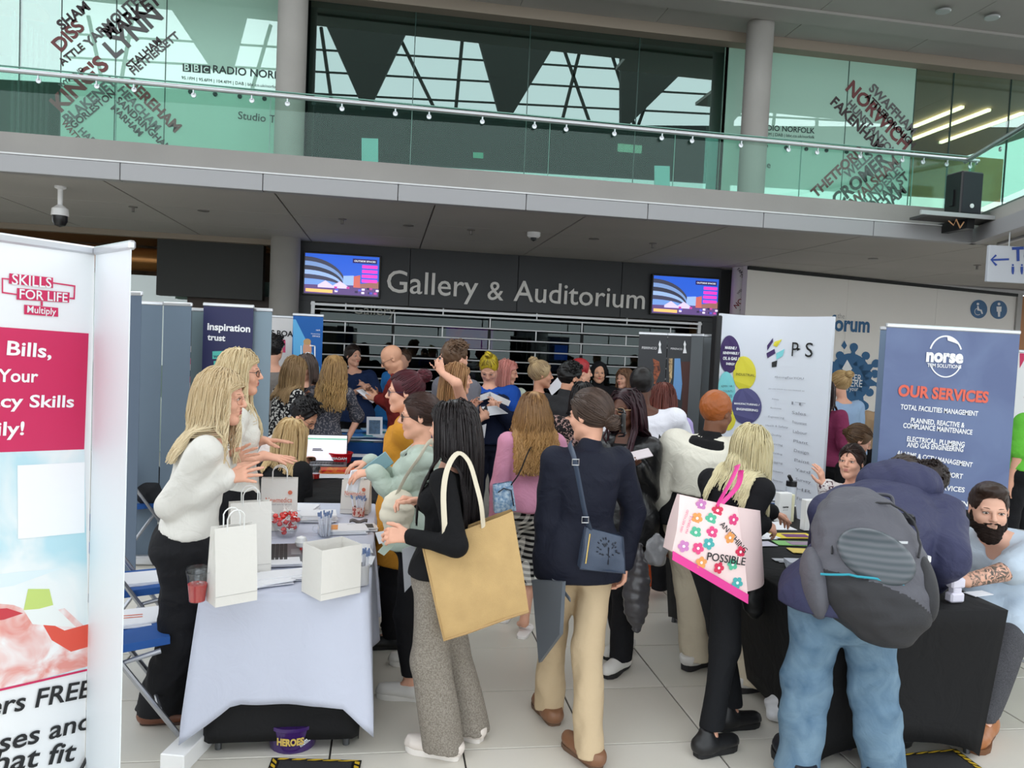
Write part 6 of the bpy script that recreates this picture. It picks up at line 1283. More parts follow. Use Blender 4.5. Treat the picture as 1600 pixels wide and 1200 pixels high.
p = atz(455, 1172); e = empty('purple_tub', tuple(p+V3(0, .06, 0)), 0, 'purple sweet tub on the floor under the white table', 'tub'); MB().lathe([(.095, 0), (.11, .10), (.115, .10), (.115, .115), (0, .115)], n=24).build('tub', mat('tub_purple', (58, 30, 96), rough=.25, coat=.4), e, True)
uv_text('HEROES', 0, 0, .04, mat('tub_gold', (206, 176, 90)), e, fit=.11, bold=.05, mp=lambda x, y, z: (x, -math.sqrt(max(0, .109**2-x*x))-.003, y+.045)); uv_text('moments', 0, 0, .04, MATS['paper'], e, fit=.06, bold=.02, ang=.4, mp=lambda x, y, z: (x+.07, -math.sqrt(max(0, .108**2-(x+.07)**2))-.003, y+.045))
p = atz(288, 1200); e = empty('cable_trunking', tuple(p+V3(0, .1, 0)), -.25, 'white box section lying on the floor by the table leg', 'box'); MB().box((0, 0, .04), (.10, .30, .08), bev=.004).build('box_body', white_p, e)
def plastic_sack(label, px, py, w, h, d, m, seed, base=None, name='plastic_bag'):
    p = atz(px, py) if base is None else base; f = Field(); f.ell((0, 0, h*.45), (w*.5, d*.5, h*.5), None, 0); f.ell((w*.1, 0, h*.8), (w*.22, d*.25, h*.3), None, .04); f.noise(.012, 26, seed); f.noise(.004, 80, seed+1)
    if base is None: f.clip((0, 0, .004), (0, 0, -1))
    V, Q = mesh_field(f, .009); o = mk(name, V, Q, m, None, True); o.location = tuple(p); return tag(o, label, 'bag')
plastic_sack('crumpled white carrier bag on the floor beside the blue jeans', 1220, 1128, .16, .18, .14, mat('carrier_white', (226, 226, 230), rough=.4), 2); plastic_sack('crumpled white printed carrier bag between the jeans legs', 1292, 1168, .22, .12, .2, mat('carrier_white2', (222, 222, 226), rough=.4, pattern='speckle', rgb2=(60, 50, 90), pscale=12), 3)
plastic_sack('black speaker case bulging from under the fitted cover', 1400, 1165, .16, .13, .18, mat('case_black', (20, 20, 21), rough=.6), 4)
c0 = [atz(*q, .012) for q in ((1165, 985), (1190, 990), (1215, 986), (1240, 996), (1225, 1008), (1195, 1005), (1200, 1018), (1235, 1022))]; tag(MB().tube(c0, .007, 6).build('floor_cable', black_p, None, True), 'black looped cable lying on the floor under the table', 'cable')
p = atz(1222, 1030); tag(boxo('power_adapter', (p[0], p[1]+.02, .03), (.12, .07, .05), black_p, bev=.006), 'black power adapter on the floor under the right table', 'adapter')
p = atz(1030, 900); tag(boxo('orange_toolbox', (at(1018, 845, 5.6)[0], 5.6, at(1018, 850, 5.6)[2]/2), (.16, .2, at(1018, 838, 5.6)[2]), mat('tool_orange', (206, 82, 30)), bev=.01), 'dark and orange box partly hidden beside the flower tote', 'box')

# ---- blue folding chairs
blue_s = mat('seat_blue', (20, 78, 150), rough=.7, bump=.0008, bscale=400); chrome = mat('chair_frame', (168, 170, 176), rough=.3, metal=.8)
def chair(label, x, y, rz, group='blue folding chairs'):
    e = empty('folding_chair', (x, y, 0), rz, label, 'chair', group); e.scale = (.93, .93, .93)
    MB().sheet(lambda u, v: ((u-.5)*(.40-.03*v), (v-.5)*.38, .455-.012*math.sin(math.pi*u)*math.sin(math.pi*v)+.014*v), 8, 8, thick=-.035).build('seat', blue_s, e, True)
    MB().sheet(lambda u, v: ((u-.5)*.40*(1-.12*v**3), -.235-.045*v+.03*abs(u-.5)**2*4-.02, .64+.20*v), 8, 6, thick=.02).build('backrest', blue_s, e, True)
    for s_ in (-1, 1):
        MB().tube([(s_*.215, .26, .01), (s_*.215, -.02, .44), (s_*.215, -.22, .74), (s_*.205, -.27, .84)], .0125, 8).build('leg', chrome, e, True); MB().tube([(s_*.20, -.28, .01), (s_*.20, .0, .42), (s_*.20, .15, .45)], .0125, 8).build('leg', chrome, e, True); MB().box((s_*.215, .262, .012), (.03, .04, .024), bev=.006).build('foot', black_p, e)
    MB().tube([(-.205, -.27, .84), (-.15, -.285, .865), (.15, -.285, .865), (.205, -.27, .84)], .0125, 8).build('top_bar', chrome, e, True); MB().tube([(-.215, .15, .19), (.215, .15, .19)], .009, 6).build('stretcher', chrome, e); MB().tube([(-.2, -.19, .15), (.2, -.19, .15)], .009, 6).build('stretcher', chrome, e)
    return e
q1 = atz(205, 1010, .41); chair('blue folding chair with leaflets nearest the skills banner', q1[0]-.06, q1[1]+.05, -1.2)
q2 = atz(208, 935, .41); chair('blue folding chair stacked with white folders behind the first', q2[0], q2[1]+.15, -1.3)
q3 = atz(238, 790, .41); chair('blue folding chair holding a black coat by the grey panels', q3[0], q3[1], -1.2)
for px, py, dz, lab in ((207, 968, 0, 'white brochures with red title on the nearest blue seat'), (208, 905, 0, 'thick stack of white folders on the second blue seat')):
    p = atz(px, py, .48); sheetstack(lab, px, py+6, .30, .21, .03, -1.0 if 0 else .25, z=.44, n=4, extra=(lambda e, w, d, t: [MB().box((-.03, .02-.03*k, t+.001), (.14, .008, .001)).build('printed_line', mat('coral_ink', (214, 112, 84)), e) for k in range(2)]) if dz == 0 and px == 207 else None)
f = Field(); c_ = atz(236, 745, .62); f.ell((0, 0, 0), (.16, .15, .14), None, 0); f.ell((-.06, .03, .12), (.10, .10, .09), None, .05); f.ell((.08, 0, -.06), (.12, .14, .1), None, .05); f.noise(.014, 22, 4); V, Q = mesh_field(f, .011); o = mk('black_coat', V, Q, mat('coat_black', (20, 22, 28), rough=.8, wr=.01), None, True); o.location = tuple(V3(q3[0], q3[1]-.02, .54)); tag(o, 'crumpled black coat heaped on the blue chair', 'coat')
ch = atz(573, 688, .8); chair('blue folding chair with its back to us before the blue table', ch[0], ch[1]+.22, 0.0)
cr = at(1208, 760, 5.0); chair('blue folding chair behind the pale blonde visitor', cr[0], 5.05, -.6)
# ================================================================== people
C_ = cloth
white_c = C_('white', (218, 215, 208), spec=.4, rough=.55); black_c = C_('black', (24, 24, 26)); navy_c = C_('navy_wool', (30, 34, 50)); black_t = C_('black_trouser', (26, 26, 29))
def LONG(col, L, **k): return dict(dict(style='long', col=col, len=L), **k)
def UP(col, bun, **k): return dict(dict(style='updo', col=col, bun=bun), **k)
P = person
p1 = P('blonde woman in a loose white blouse gesturing behind the front white table', 3.5, (347, 621), (296, .0), 78, look=98, pitch=4, top=dict(m=white_c, hem=.10, e=.022, puff=.004, cuff=1.4, v=.10, fold=1.2, ff=(10, 10, 20)), legs=dict(m=black_t, r=(.064, .060, .066), hem=.05, fold=1.6),
    hairs=LONG((232, 214, 178), .22, wave=.008, wl=.14, part=-.15, tip=(186, 158, 116), front=.01), Rh=(352, 748, -.10), Re=(268, 800, -.1), Lh=(350, 722, .12), hand=dict(R=dict(dir=(.85, -.1, .25), n=(-.1, -.7, .6), curl=.12, spread=.3), L=dict(dir=(.8, .05, .35), n=(.1, .7, .5), curl=.15, spread=.3)),
    shoes=('flat', (110, 66, 46), (60, 40, 30)), Lf=(268, 1120), Rf=(252, 1128), glasses=dict(col=(196, 150, 130), metal=.6, r=.0011), makeup=(176, 84, 80), seed=1, bulk=.97, extra=dict(brow=(150, 116, 80)))
W_ = p1['W']; J = p1['J']['R']; wq = J[2]+nrm(J[1]-J[2])*.03
def ring_on(o, c, ax_, r, t, m, nm): u = nrm(np.cross(ax_, (.1, .2, 1))); w = np.cross(nrm(ax_), u); return MB().tube([c+r*(math.cos(a)*u+math.sin(a)*w) for a in np.linspace(0, 2*math.pi, 17)[:-1]], t, 6, closed=True).build(nm, m, o, True)
ring_on(p1['o'], wq, J[1]-J[2], .034, .008, black_p, 'watch_strap'); ring_on(p1['o'], J[2], J[1]-J[2], .031, .003, mat('gold', (214, 170, 130), rough=.2, metal=.9), 'bracelet')
P('taller blonde woman in white knitted top and black glasses reaching over the table', 4.35, (377, 582), (372,), 80, look=90, top=dict(m=C_('knit', (226, 224, 216), bump=.003, bscale=120), hem=.03, e=.018, sleeve=.55, fold=1), legs=dict(m=black_t, r=(.058, .048, .042)), hairs=LONG((236, 220, 182), .28, wave=.006, tip=(190, 164, 120), wl=.2, front=.0),
    Lh=(408, 688, .12), Rh=(412, 712, -.12), hand=dict(R=dict(dir=(1, -.15, -.12), n=(0, -.2, 1), curl=.08, spread=.35), L=dict(dir=(1, .1, .0), n=(0, .1, 1), curl=.1, spread=.4)), shoes=('flat', (40, 40, 42), (30, 30, 30)), glasses=dict(col=(24, 22, 24), h=.016), seed=2, extra=dict(brow=(120, 92, 66)))
P('woman with long ash blonde hair and black white speckled blouse looking down', 7.0, (462, 579), (438,), 55, look=75, pitch=28, top=dict(m=C_('speckle', (26, 26, 30), pattern='speckle', rgb2=(212, 210, 206), pscale=46), hem=.02, e=.02, puff=.015), legs=dict(m=black_t), hairs=LONG((176, 146, 104), .22, tip=(120, 92, 62)), Rh=(462, 632, .0), Lh=(468, 628, .1), seed=3)
P('dark grey haired woman in black top with folded arms by the blue banner', 7.55, (478, 574), (484,), 215, look=215, pitch=18, top=dict(m=black_c, hem=0, sleeve=.6), legs=dict(m=black_t), hairs=LONG((112, 96, 90), .10), Rh=(494, 640, -.15), Lh=(470, 642, -.15), glasses=dict(col=(30, 30, 30)), seed=4)
P('dark haired man in grey top seen from behind at far left', 8.0, (428, 546), (430,), 10, sex='m', top=dict(m=C_('greytop', (128, 122, 118)), hem=0), legs=dict(m=black_t), hairs=dict(style='short', col=(30, 26, 26)), seed=5)
P('woman with long wavy golden hair and grey floral dress seen from behind', 7.15, (524, 576), (506,), 12, look=30, top=dict(m=C_('ditsy', (66, 68, 78), pattern='speckle', rgb2=(128, 124, 128), pscale=60), hem=-.1, e=.012, sleeve=.42, puff=.02), skirt=(.35, 1.15, C_('ditsy', (66, 68, 78))), hairs=LONG((196, 160, 104), .30, wave=.012, tip=(120, 88, 54), wl=.12), Rh=(541, 690), Re=(546, 655), Lh=(482, 680), shoes=('flat', (40, 40, 42), (30, 30, 30)), seed=6)
P('smiling dark haired nurse in navy tunic with white piped collar', 9.25, (552, 556), (556,), 190, look=140, top=[dict(m=C_('navy_tunic', (28, 44, 78)), hem=-.2, e=.022, sleeve=.36, v=.05, flare=1.1)], legs=dict(m=black_t), hairs=dict(style='updo', col=(48, 34, 30), bun=(0, -.10, .03, .035)), Rh=(564, 608, -.25), Lh=(572, 606, -.25), bulk=1.18, seed=7)
p8 = P('bald man in glasses and maroon hoodie reading papers at the blue table', 7.35, (612, 561), (634,), 275, look=268, pitch=30, sex='m', top=dict(m=C_('maroon', (116, 36, 34)), hem=-.05, e=.025, hood=1), legs=dict(m=C_('darkgrey', (50, 50, 54))), Lh=(592, 624), Rh=(590, 620, .2), Le=(625, 640), glasses=dict(col=(60, 60, 60)), shoes=('oxford', (40, 36, 34), (30, 28, 26)), seed=8, skin='tan')
P('person in bright blue scrubs standing behind the bald man', 9.6, (631, 562), (612,), 200, top=dict(m=C_('scrub', (50, 128, 200)), hem=-.2, sleeve=.4, e=.02), legs=dict(m=C_('scrub', (50, 128, 200))), hairs=dict(style='updo', col=(96, 72, 58), bun=(0, -.1, 0, .03)), seed=9)
P('black haired man in glasses and pale shirt bending over the laptop table', 6.0, (475, 650), (408,), 80, look=110, pitch=38, sex='m', H=1.7, seat=.50, top=dict(m=C_('paleshirt', (222, 210, 206)), hem=.02, e=.02), legs=dict(m=black_t), hairs=dict(style='short', col=(26, 22, 24), th=.014, hl=.05), Rh=(436, 738, -.1), Lh=(446, 730, .1), glasses=dict(col=(80, 60, 60), r=.0013), seed=10, skin='tan')
P('seated blonde woman in black seen from behind at the laptop table', 5.35, (456, 684), (428,), 35, look=55, pitch=22, seat=.43, H=1.62, top=dict(m=black_c, hem=0, e=.02), legs=dict(m=black_t), hairs=LONG((216, 190, 142), .16, tip=(170, 138, 92)), Rh=(474, 742, .05), Lh=(466, 732, .3), seed=11, bulk=1.05)
P('woman with burgundy bun and glasses in a mustard wool coat', 4.45, (632, 613), (640,), 272, look=270, pitch=2, top=[dict(m=black_c, hem=0), dict(m=C_('mustard', (202, 140, 48)), name='coat', hem=-.75, e=.035, v=.10, flare=1.05)], legs=dict(m=black_t), hairs=dict(style='updo', col=(92, 34, 44), tip=(50, 20, 28), bun=(0, -.115, .10, .046)), Lh=(640, 765), Rh=(636, 755, .1), Le=(655, 770), glasses=dict(col=(38, 44, 76)), shoes=('boot', (26, 26, 28), (20, 20, 20)), Lf=(612, 1012), Rf=(640, 985), toe=dict(L=0, R=.1), makeup=(190, 70, 70), seed=12)
p13 = P('young woman in a pale mint puffer jacket and glasses reaching for a pen', 3.85, (655, 651), (660,), 275, look=272, pitch=3, top=[dict(m=black_c, hem=-.1), dict(m=C_('mint', (178, 192, 180), rough=.5), name='puffer_jacket', hem=-.12, e=.042, es=.026, v=.12, puffer=(34, .017), fold=.8)], legs=dict(m=black_t, r=(.05, .036, .030), hem=.12), hairs=dict(style='updo', col=(66, 44, 38), bun=(0, -.11, .0, .035)), Lh=(584, 737, -.05), Le=(606, 800), Rh=(578, 722, .18), hand=dict(L=dict(dir=(-1, 0, -.15), n=(0, -.3, 1), curl=.5), R=dict(dir=(-1, 0, -.1), n=(0, 0, 1), curl=.5)),
    glasses=dict(col=(28, 26, 30), r=.0022, h=.021), shoes=('sneaker', (222, 219, 214), (232, 229, 224)), Lf=(640, 1092), Rf=(655, 1040), toe=dict(L=.15, R=.1), seed=13)
p14 = P('woman with long straight black hair, black top and wide tweed trousers', 3.28, (706, 668), (702,), 290, look=300, pitch=0, top=dict(m=C_('black_knit', (20, 20, 22)), hem=-.05, e=.012), legs=dict(m=C_('tweed', (150, 143, 133), pattern='tweed', rgb2=(116, 108, 99), pscale=170, wr=.01), r=(.060, .056, .060), hem=.035, fold=2), hairs=LONG((24, 20, 22), .34, tip=(40, 32, 32), rough=.28, n=900, vol=1.1, lenf=1.0), Lh=(640, 838, -.12), Le=(690, 888, -.25), Rh=(655, 785, .12), hand=dict(L=dict(dir=(-1, -.1, .1), n=(.2, -.8, .5), curl=.8), R=dict(dir=(-1, 0, .25), n=(.2, .3, .8), curl=.9)),
    shoes=('sneaker', (222, 212, 204), (226, 220, 214)), Lf=(690, 1181), Rf=(728, 1152), toe=dict(L=.1, R=.3), seed=14, bulk=.93)
P('light brown haired woman in pink vest with an arm raised to her hair', 5.8, (716, 592), (700,), 60, look=85, top=dict(m=C_('pinkvest', (186, 96, 124)), hem=.0, sleeve=0), legs=dict(m=C_('navyt', (34, 38, 56))), hairs=LONG((184, 142, 96), .16, tip=(140, 100, 66)), Rh=(690, 582, -.12), Re=(725, 622, -.3), Lh=(735, 640, .2), hand=dict(R=dict(dir=(-.3, 0, 1), n=(0, -1, 0), curl=.3)), seed=15)
P('brown haired man in grey t-shirt holding a dark folder', 6.4, (712, 560), (726,), 60, look=60, pitch=5, sex='m', top=dict(m=C_('greytee', (104, 104, 112)), hem=-.1, sleeve=.42, e=.02), legs=dict(m=C_('navyt', (34, 38, 56))), hairs=dict(style='short', col=(104, 78, 58), quiff=1, th=.014, hl=.04), Rh=(752, 652, -.1), Re=(742, 664, -.2), seed=16)
p17 = P('person with yellow dyed bun in blue white and navy track jacket', 7.0, (764, 576), (768,), 185, look=195, pitch=38, sex='m', top=[dict(m=C_('jk_navy', (26, 34, 58)), hem=-.05, e=.03), dict(m=C_('jk_blue', (30, 78, 168)), name='blue_yoke', hem=.88, e=.034, sleeve=.2, level=1)], legs=dict(m=C_('navyt', (30, 36, 56)), r=(.056, .048, .044)), hairs=dict(style='updo', col=(222, 196, 40), tip=(92, 70, 30), bun=(0, -.01, .145, .034), th=.006), Rh=(757, 642, -.2), Lh=(782, 640, -.2), seed=17, shoes=('sneaker', (60, 60, 60), (200, 200, 200)))
f_ = MB(); ftor = p17
for s_ in (-1, 1): f_.box(tuple(p17['Pc']+p17['ax']*p17['Ls']*.83+V3(s_*.085, .165, 0)), (.20, .02, .05), R=roty(s_*.38))
f_.build('white_chevron', C_('jk_white', (226, 226, 228)), p17['o'])['kind'] = 'stuff'
P('pink haired woman in glasses with pale pink top and green lanyard', 7.5, (793, 582), (800,), 150, look=110, pitch=8, top=[dict(m=C_('palepink', (222, 178, 172)), hem=0), dict(m=C_('palemint', (196, 206, 190)), name='cardigan', hem=-.1, e=.022, v=.14)], legs=dict(m=C_('greyl', (120, 118, 116))), hairs=LONG((216, 150, 140), .08, tip=(190, 120, 110)), Lh=(810, 632, -.1), Rh=(800, 636, -.1), glasses=dict(col=(200, 120, 110), r=.0012), seed=18)
P('older woman with loose blonde updo and orange tan seen in profile', 6.9, (846, 586), (842,), 75, look=92, top=dict(m=C_('palesalmon', (206, 160, 140), pattern='speckle', rgb2=(80, 66, 62), pscale=30), hem=0), legs=dict(m=black_t), hairs=dict(style='updo', col=(196, 170, 128), tip=(128, 106, 80), bun=(0, -.085, .13, .042), th=.012), skin='warm', seed=19)
p20 = P('woman with long wavy brown hair in a pink sweatshirt seen from behind', 4.65, (832, 641), (836,), 352, look=350, top=dict(m=C_('pinksweat', (204, 142, 168), bump=.0008, bscale=300), hem=-.04, e=.035, es=.026, fold=1.3), legs=dict(m=C_('plaid', (226, 224, 218), pattern='plaid', rgb2=(20, 20, 22), pscale=9), r=(.058, .050, .046), hem=.30), hairs=LONG((182, 140, 88), .30, wave=.013, wl=.10, tip=(104, 72, 42), roottone=.75, n=1000, vol=1.0), Lh=(770, 840), Rh=(890, 850), Lf=(790, 968), Rf=(818, 992), shoes=('sandal', (232, 228, 226), (236, 232, 230)), toe=dict(L=.5, R=.5), seed=20)
P('black haired bearded man in a dark jacket looking right', 6.3, (892, 591), (872,), 50, look=75, pitch=8, sex='m', top=dict(m=C_('charjacket', (44, 44, 46)), hem=-.1, e=.03, neck=.35), legs=dict(m=black_t), hairs=dict(style='short', col=(20, 18, 18), th=.013, hl=.03), beard=dict(col=(26, 20, 18), n=.5), skin='warm', seed=21)
P('person in a red baseball cap half hidden behind the bearded man', 7.4, (908, 582), (912,), 95, look=90, sex='m', top=dict(m=C_('white', (232, 229, 222)), hem=0), legs=dict(m=black_t), hairs=dict(style='crop', col=(180, 50, 56), th=.014, line=1), seed=22)
P('person with bushy black hair and dark floral blouse behind the blazer woman', 5.6, (912, 622), (884,), 35, look=30, top=dict(m=C_('darkfloral', (26, 24, 26), pattern='floral', rgb2=(160, 130, 124), pscale=28), hem=0, e=.02), legs=dict(m=black_t), hairs=LONG((22, 18, 20), .06, wave=.012, n=300), seed=23)
P('woman in a dark headscarf standing near the shutter', 8.6, (936, 583), (938,), 180, look=190, skin='tan', top=dict(m=black_c, hem=-.5, e=.03, hoodup=1, neck=.5), legs=dict(m=black_t), seed=24)
P('fair haired woman in the distance beside the man in white tee', 8.6, (975, 592), (980,), 230, look=235, top=dict(m=black_c, hem=0), legs=dict(m=black_t), hairs=LONG((150, 110, 84), .10), seed=25)
p26 = P('woman in a navy blazer and beige trousers seen from behind', 3.42, (921, 650), (918,), 350, look=318, pitch=4, top=dict(m=C_('navy_blazer', (27, 30, 44), rough=.7, bump=.0003, bscale=500), name='blazer', hem=-.26, e=.030, es=.022, neck=.30, flare=1.02, fold=.9, cuff=1.2, nobust=1), legs=dict(m=C_('beige', (196, 174, 142), rough=.8, wr=.008), r=(.056, .046, .043), hem=.045, fold=1.8, waist=.1), shrug=.012,
    hairs=dict(style='updo', col=(92, 74, 64), tip=(50, 38, 34), bun=(.02, -.122, -.03, .042), th=.012, roottone=.5, grad=0), Lh=(852, 905, -.02), Rh=(975, 880, .02), Le=(838, 800, .1), Re=(1000, 800, .1), Lf=(858, 1122), Rf=(918, 1188), toe=dict(L=0, R=-.2), shoes=('oxford', (132, 92, 66), (104, 78, 60)), hand=dict(L=dict(curl=.35, n=(-1, -.4, .1)), R=dict(curl=.6)), seed=26, bulk=1.0)
for s_ in (0, 1, 2): MB().lathe([(0, 0), (.009, 0), (.008, .005), (0, .006)], n=12).build('cuff_button', mat('brass', (210, 180, 110), rough=.25, metal=.9), p26['o'], True, M=Matrix.Translation(tuple(p26['J']['L'][2]+nrm(p26['J']['L'][1]-p26['J']['L'][2])*(.03+.02*s_)+V3(-.012, -.034, 0))) @ Matrix.Rotation(math.pi/2, 4, 'X'))
cl = MB(); bc = p26['C']+p26['R'] @ V3(.02, -.165, -.03)
for i in range(8): a = -.9+1.8*i/7; cl.tube([bc+p26['R'] @ V3(.012*math.cos(i), -.002, .055*math.sin(a)), bc+p26['R'] @ V3(.035, .02, .075*math.sin(a)), bc+p26['R'] @ V3(.045, .055, .08*math.sin(a))], [.006, .005, .003], 6)
cl.box(bc, (.022, .018, .09), R=p26['R'], bev=.006).build('claw_clip', black_p, p26['o'], True)['kind'] = 'stuff'
p27 = P('woman with long black braids in a black leather jacket holding a phone', 4.25, (977, 640), (985,), 225, look=232, skin='dark', top=[dict(m=black_c, hem=0), dict(m=mat('leather_black', (22, 22, 24), rough=.35, wr=.01), name='leather_jacket', hem=-.3, e=.034, es=.024, v=.1)], legs=dict(m=black_t, r=(.056, .046, .040)), hairs=LONG((26, 20, 22), .50, n=190, w=1.9, tip=(60, 22, 34), vol=1.3, taper=.8, grad=.5, roottone=.2, fb=.55), Lh=(998, 728, -.15), Le=(1015, 790), Rh=(1000, 890, -.05), hand=dict(L=dict(dir=(-.5, -.4, .5), n=(.4, .6, -.3), curl=.7), R=dict(curl=.9)), shoes=('sneaker', (226, 224, 220), (32, 32, 34)), Lf=(968, 1046), Rf=(972, 1020), toe=dict(L=0, R=.1), glasses=dict(col=(190, 160, 120), r=.001), seed=27)
P('broad shouldered man in a white t-shirt seen from behind', 5.3, (1002, 602), (1024,), 25, look=15, sex='m', skin='dark', top=dict(m=C_('whitetee', (226, 226, 234)), hem=-.12, sleeve=.42, e=.022), legs=dict(m=black_t), hairs=dict(style='crop', col=(22, 18, 18), th=.008), Rh=(1052, 745), Re=(1058, 720), seed=28, bulk=1.12, lod=1)
P('auburn haired woman in lilac top behind the man in white tee', 5.75, (1036, 621), (1052,), 20, look=10, top=dict(m=C_('lilac', (172, 158, 206)), hem=-.1, e=.02, sleeve=.45), legs=dict(m=C_('lilac2', (150, 140, 180))), hairs=LONG((118, 60, 48), .16, tip=(80, 36, 30)), seed=29)
p30 = P('person with short ginger hair in a cream and black jacket and beige trousers', 4.15, (1120, 645), (1098,), 35, look=62, pitch=6, skin='brown', sex='m', top=[dict(m=C_('jk_black', (24, 24, 26)), hem=-.12, e=.036, neck=.25), dict(m=C_('cream', (226, 222, 208)), name='cream_yoke', hem=.34, e=.054, sleeve=.62, level=1)], legs=dict(m=C_('stone', (202, 190, 168), wr=.012), r=(.060, .056, .058), hem=.05, fold=2.2), hairs=dict(style='crop', col=(176, 96, 44), th=.010), Lf=(1085, 1042), Rf=(1172, 1078), toe=dict(L=.4, R=.75), shoes=('chunky', (222, 219, 216), (40, 38, 40)), Rh=(1150, 800, .1), seed=30, bulk=.94)
p31 = P('pale blonde woman in black bending over the flyers with a flower tote', 3.5, (1172, 702), (1132,), 60, look=72, pitch=42, top=dict(m=C_('blackhood', (23, 23, 26)), hem=-.14, e=.032, es=.024), legs=dict(m=C_('blackjog', (25, 26, 29)), r=(.058, .044, .034), hem=.11, fold=2), hipz=.82, hairs=LONG((234, 224, 186), .22, n=900, tip=(196, 182, 138), rough=.35, vol=1.2, wave=.003), Rh=(1192, 818, -.06), Re=(1150, 850, -.15), Lh=(1205, 800, .12), hand=dict(R=dict(dir=(.9, .1, -.4), n=(0, -.6, .8), curl=.7), L=dict(dir=(.9, .1, -.3), n=(0, .2, 1), curl=.6)), Rf=(1108, 1178), Lf=(1142, 1138), toe=dict(R=.2, L=.35), shoes=('hightop', (26, 26, 28), (24, 24, 26)), seed=31)
P('woman with blonde ponytail in a light blue shirt by the water splash sign', 7.0, (1312, 600), (1328,), 355, look=345, top=dict(m=C_('lightblue', (150, 176, 208)), hem=-.1, e=.02), legs=dict(m=C_('navyt', (34, 38, 56))), hairs=dict(style='updo', col=(206, 176, 126), tip=(150, 118, 76), bun=(0, -.11, .10, .04)), seed=32)
P('person in a maroon top beside the pop-up wall edge', 6.5, (1287, 612), (1300,), 60, top=dict(m=C_('plum', (140, 56, 92)), hem=-.05, sleeve=.45, e=.02), legs=dict(m=black_t), hairs=LONG((50, 30, 34), .14), Rh=(1312, 690), seed=33)
P('brown haired woman with a low bun in black looking down', 5.8, (1342, 688), (1332,), 110, look=110, pitch=24, seat=.55, H=1.62, top=dict(m=black_c, hem=0), legs=dict(m=black_t), hairs=dict(style='updo', col=(116, 88, 60), tip=(74, 52, 36), bun=(-.02, -.11, .02, .035), th=.012), seed=34)
P('seated dark haired woman in floral blouse looking up from the right table', 4.95, (1330, 722), (1350,), 225, look=232, pitch=-6, seat=.43, H=1.63, lod=0, top=dict(m=C_('whfloral', (220, 214, 212), pattern='floral', rgb2=(90, 60, 70), pscale=24), hem=0, e=.02), legs=dict(m=black_t), hairs=dict(style='updo', col=(66, 46, 38), tip=(40, 28, 24), bun=(0, -.1, -.01, .035), th=.010), Rh=(1286, 758, -.1), Re=(1300, 800), hand=dict(R=dict(dir=(-.3, -.1, 1), n=(.6, -.8, 0), curl=.4)), makeup=(190, 110, 104), seed=35)
P('seated man in black jacket and white collar half hidden by the hooded coat', 4.4, (1452, 755), (1478,), 250, look=255, sex='m', seat=.43, H=1.75, lod=1, top=[dict(m=white_c, hem=0, neck=.12), dict(m=C_('blacksuit', (27, 28, 29)), name='jacket', hem=0, e=.03, v=.1)], legs=dict(m=black_t), hairs=dict(style='short', col=(40, 28, 24), th=.010, hl=.02), seed=36, bulk=1.05)
p37 = P('large visitor in hooded navy coat and blue jeans leaning over the table', 2.95, (1412, 756, .66), (1340,), 25, look=25, pitch=55, sex='m', H=1.74, hunch=.06, hipz=.77, top=dict(m=C_('navycoat', (58, 60, 88), rough=.6, wr=.014), name='coat', hem=-.14, level=1, e=.060, es=.045, hood=0, flare=1.10, fold=2.2, neck=.4, cuff=1.0), legs=dict(m=C_('denim', (116, 142, 162), pattern='stain', rgb2=(74, 102, 128), pscale=7, bump=.0006, bscale=700, wr=.012), e=.026, r=(.066, .056, .052), hem=.04, fold=2.6), hairs=dict(style='short', col=(60, 48, 42)), Rh=(1455, 905, .30), Re=(1490, 870, .0), Lh=(1290, 880, .40), Le=(1262, 850, .05), Lf=(1245, 1212), Rf=(1375, 1226), toe=dict(L=-.3, R=.2), shoes=('sneaker', (34, 36, 44), (26, 26, 30)), seed=37, bulk=1.02)
o_ = p37['o']; Pc, ax, Ls, Nb = p37['Pc'], p37['ax'], p37['Ls'], p37['Nb']; bkd = nrm(np.cross(V3(1, 0, 0), ax)); bkd = bkd if bkd[1] < 0 else -bkd
f = Field(); hc = Nb+ax*.05+bkd*.03; f.ell(hc+V3(0, 0, .04), (.20, .17, .12), None, 0); f.cap(hc+V3(-.13, .05, .0), hc+V3(-.05, .13, -.03), .06, .04, .04); f.cap(hc+V3(.13, .05, .0), hc+V3(.05, .13, -.03), .06, .04, .04); f.ell(hc+V3(0, -.07, -.02), (.14, .06, .07), None, .04); f.noise(.006, 24, 3)
V, Q = mesh_field(f, .010); mk('hood', V, Q, C_('navycoat', (58, 60, 88)), o_, True)
p38 = P('bearded man with tattooed forearms in pale blue shirt seated at the table', 3.62, (1545, 797), (1592, .1), 222, look=207, pitch=2, sex='m', H=1.80, seat=.43, dY=.18, top=dict(m=C_('paleblue', (190, 204, 218), rough=.7), hem=-.02, e=.026, es=.024, sleeve=.46, v=.07, fold=1.8), legs=dict(m=C_('charcoalt', (82, 82, 86), pattern='tweed', rgb2=(62, 62, 66), pscale=200), r=(.056, .044, .036), hem=.09, fold=1.5), hairs=dict(style='crop', col=(52, 36, 28), quiff=1, th=.007), beard=dict(col=(34, 24, 20)), Lh=(1500, 912, -.22), Le=(1600, 925, -.25), Rh=(1500, 895, .05), Re=(1490, 960), hand=dict(L=dict(dir=(-1, .2, .1), n=(0, -.3, 1), curl=.5), R=dict(dir=(-.5, -.1, .8), n=(-.6, 0, .8), curl=.9)), Lf=(1535, 1152), Rf=(1480, 1120), toe=dict(L=.15, R=.1), shoes=('oxford', (160, 98, 50), (110, 70, 40)), skin=(222, 172, 148), extra=dict(tattoo=1, iris=(90, 96, 96)), seed=38)
chair('folding chair under the bearded man at the right edge', p38['base'][0]+.02, p38['base'][1]+.02, -math.radians(222))
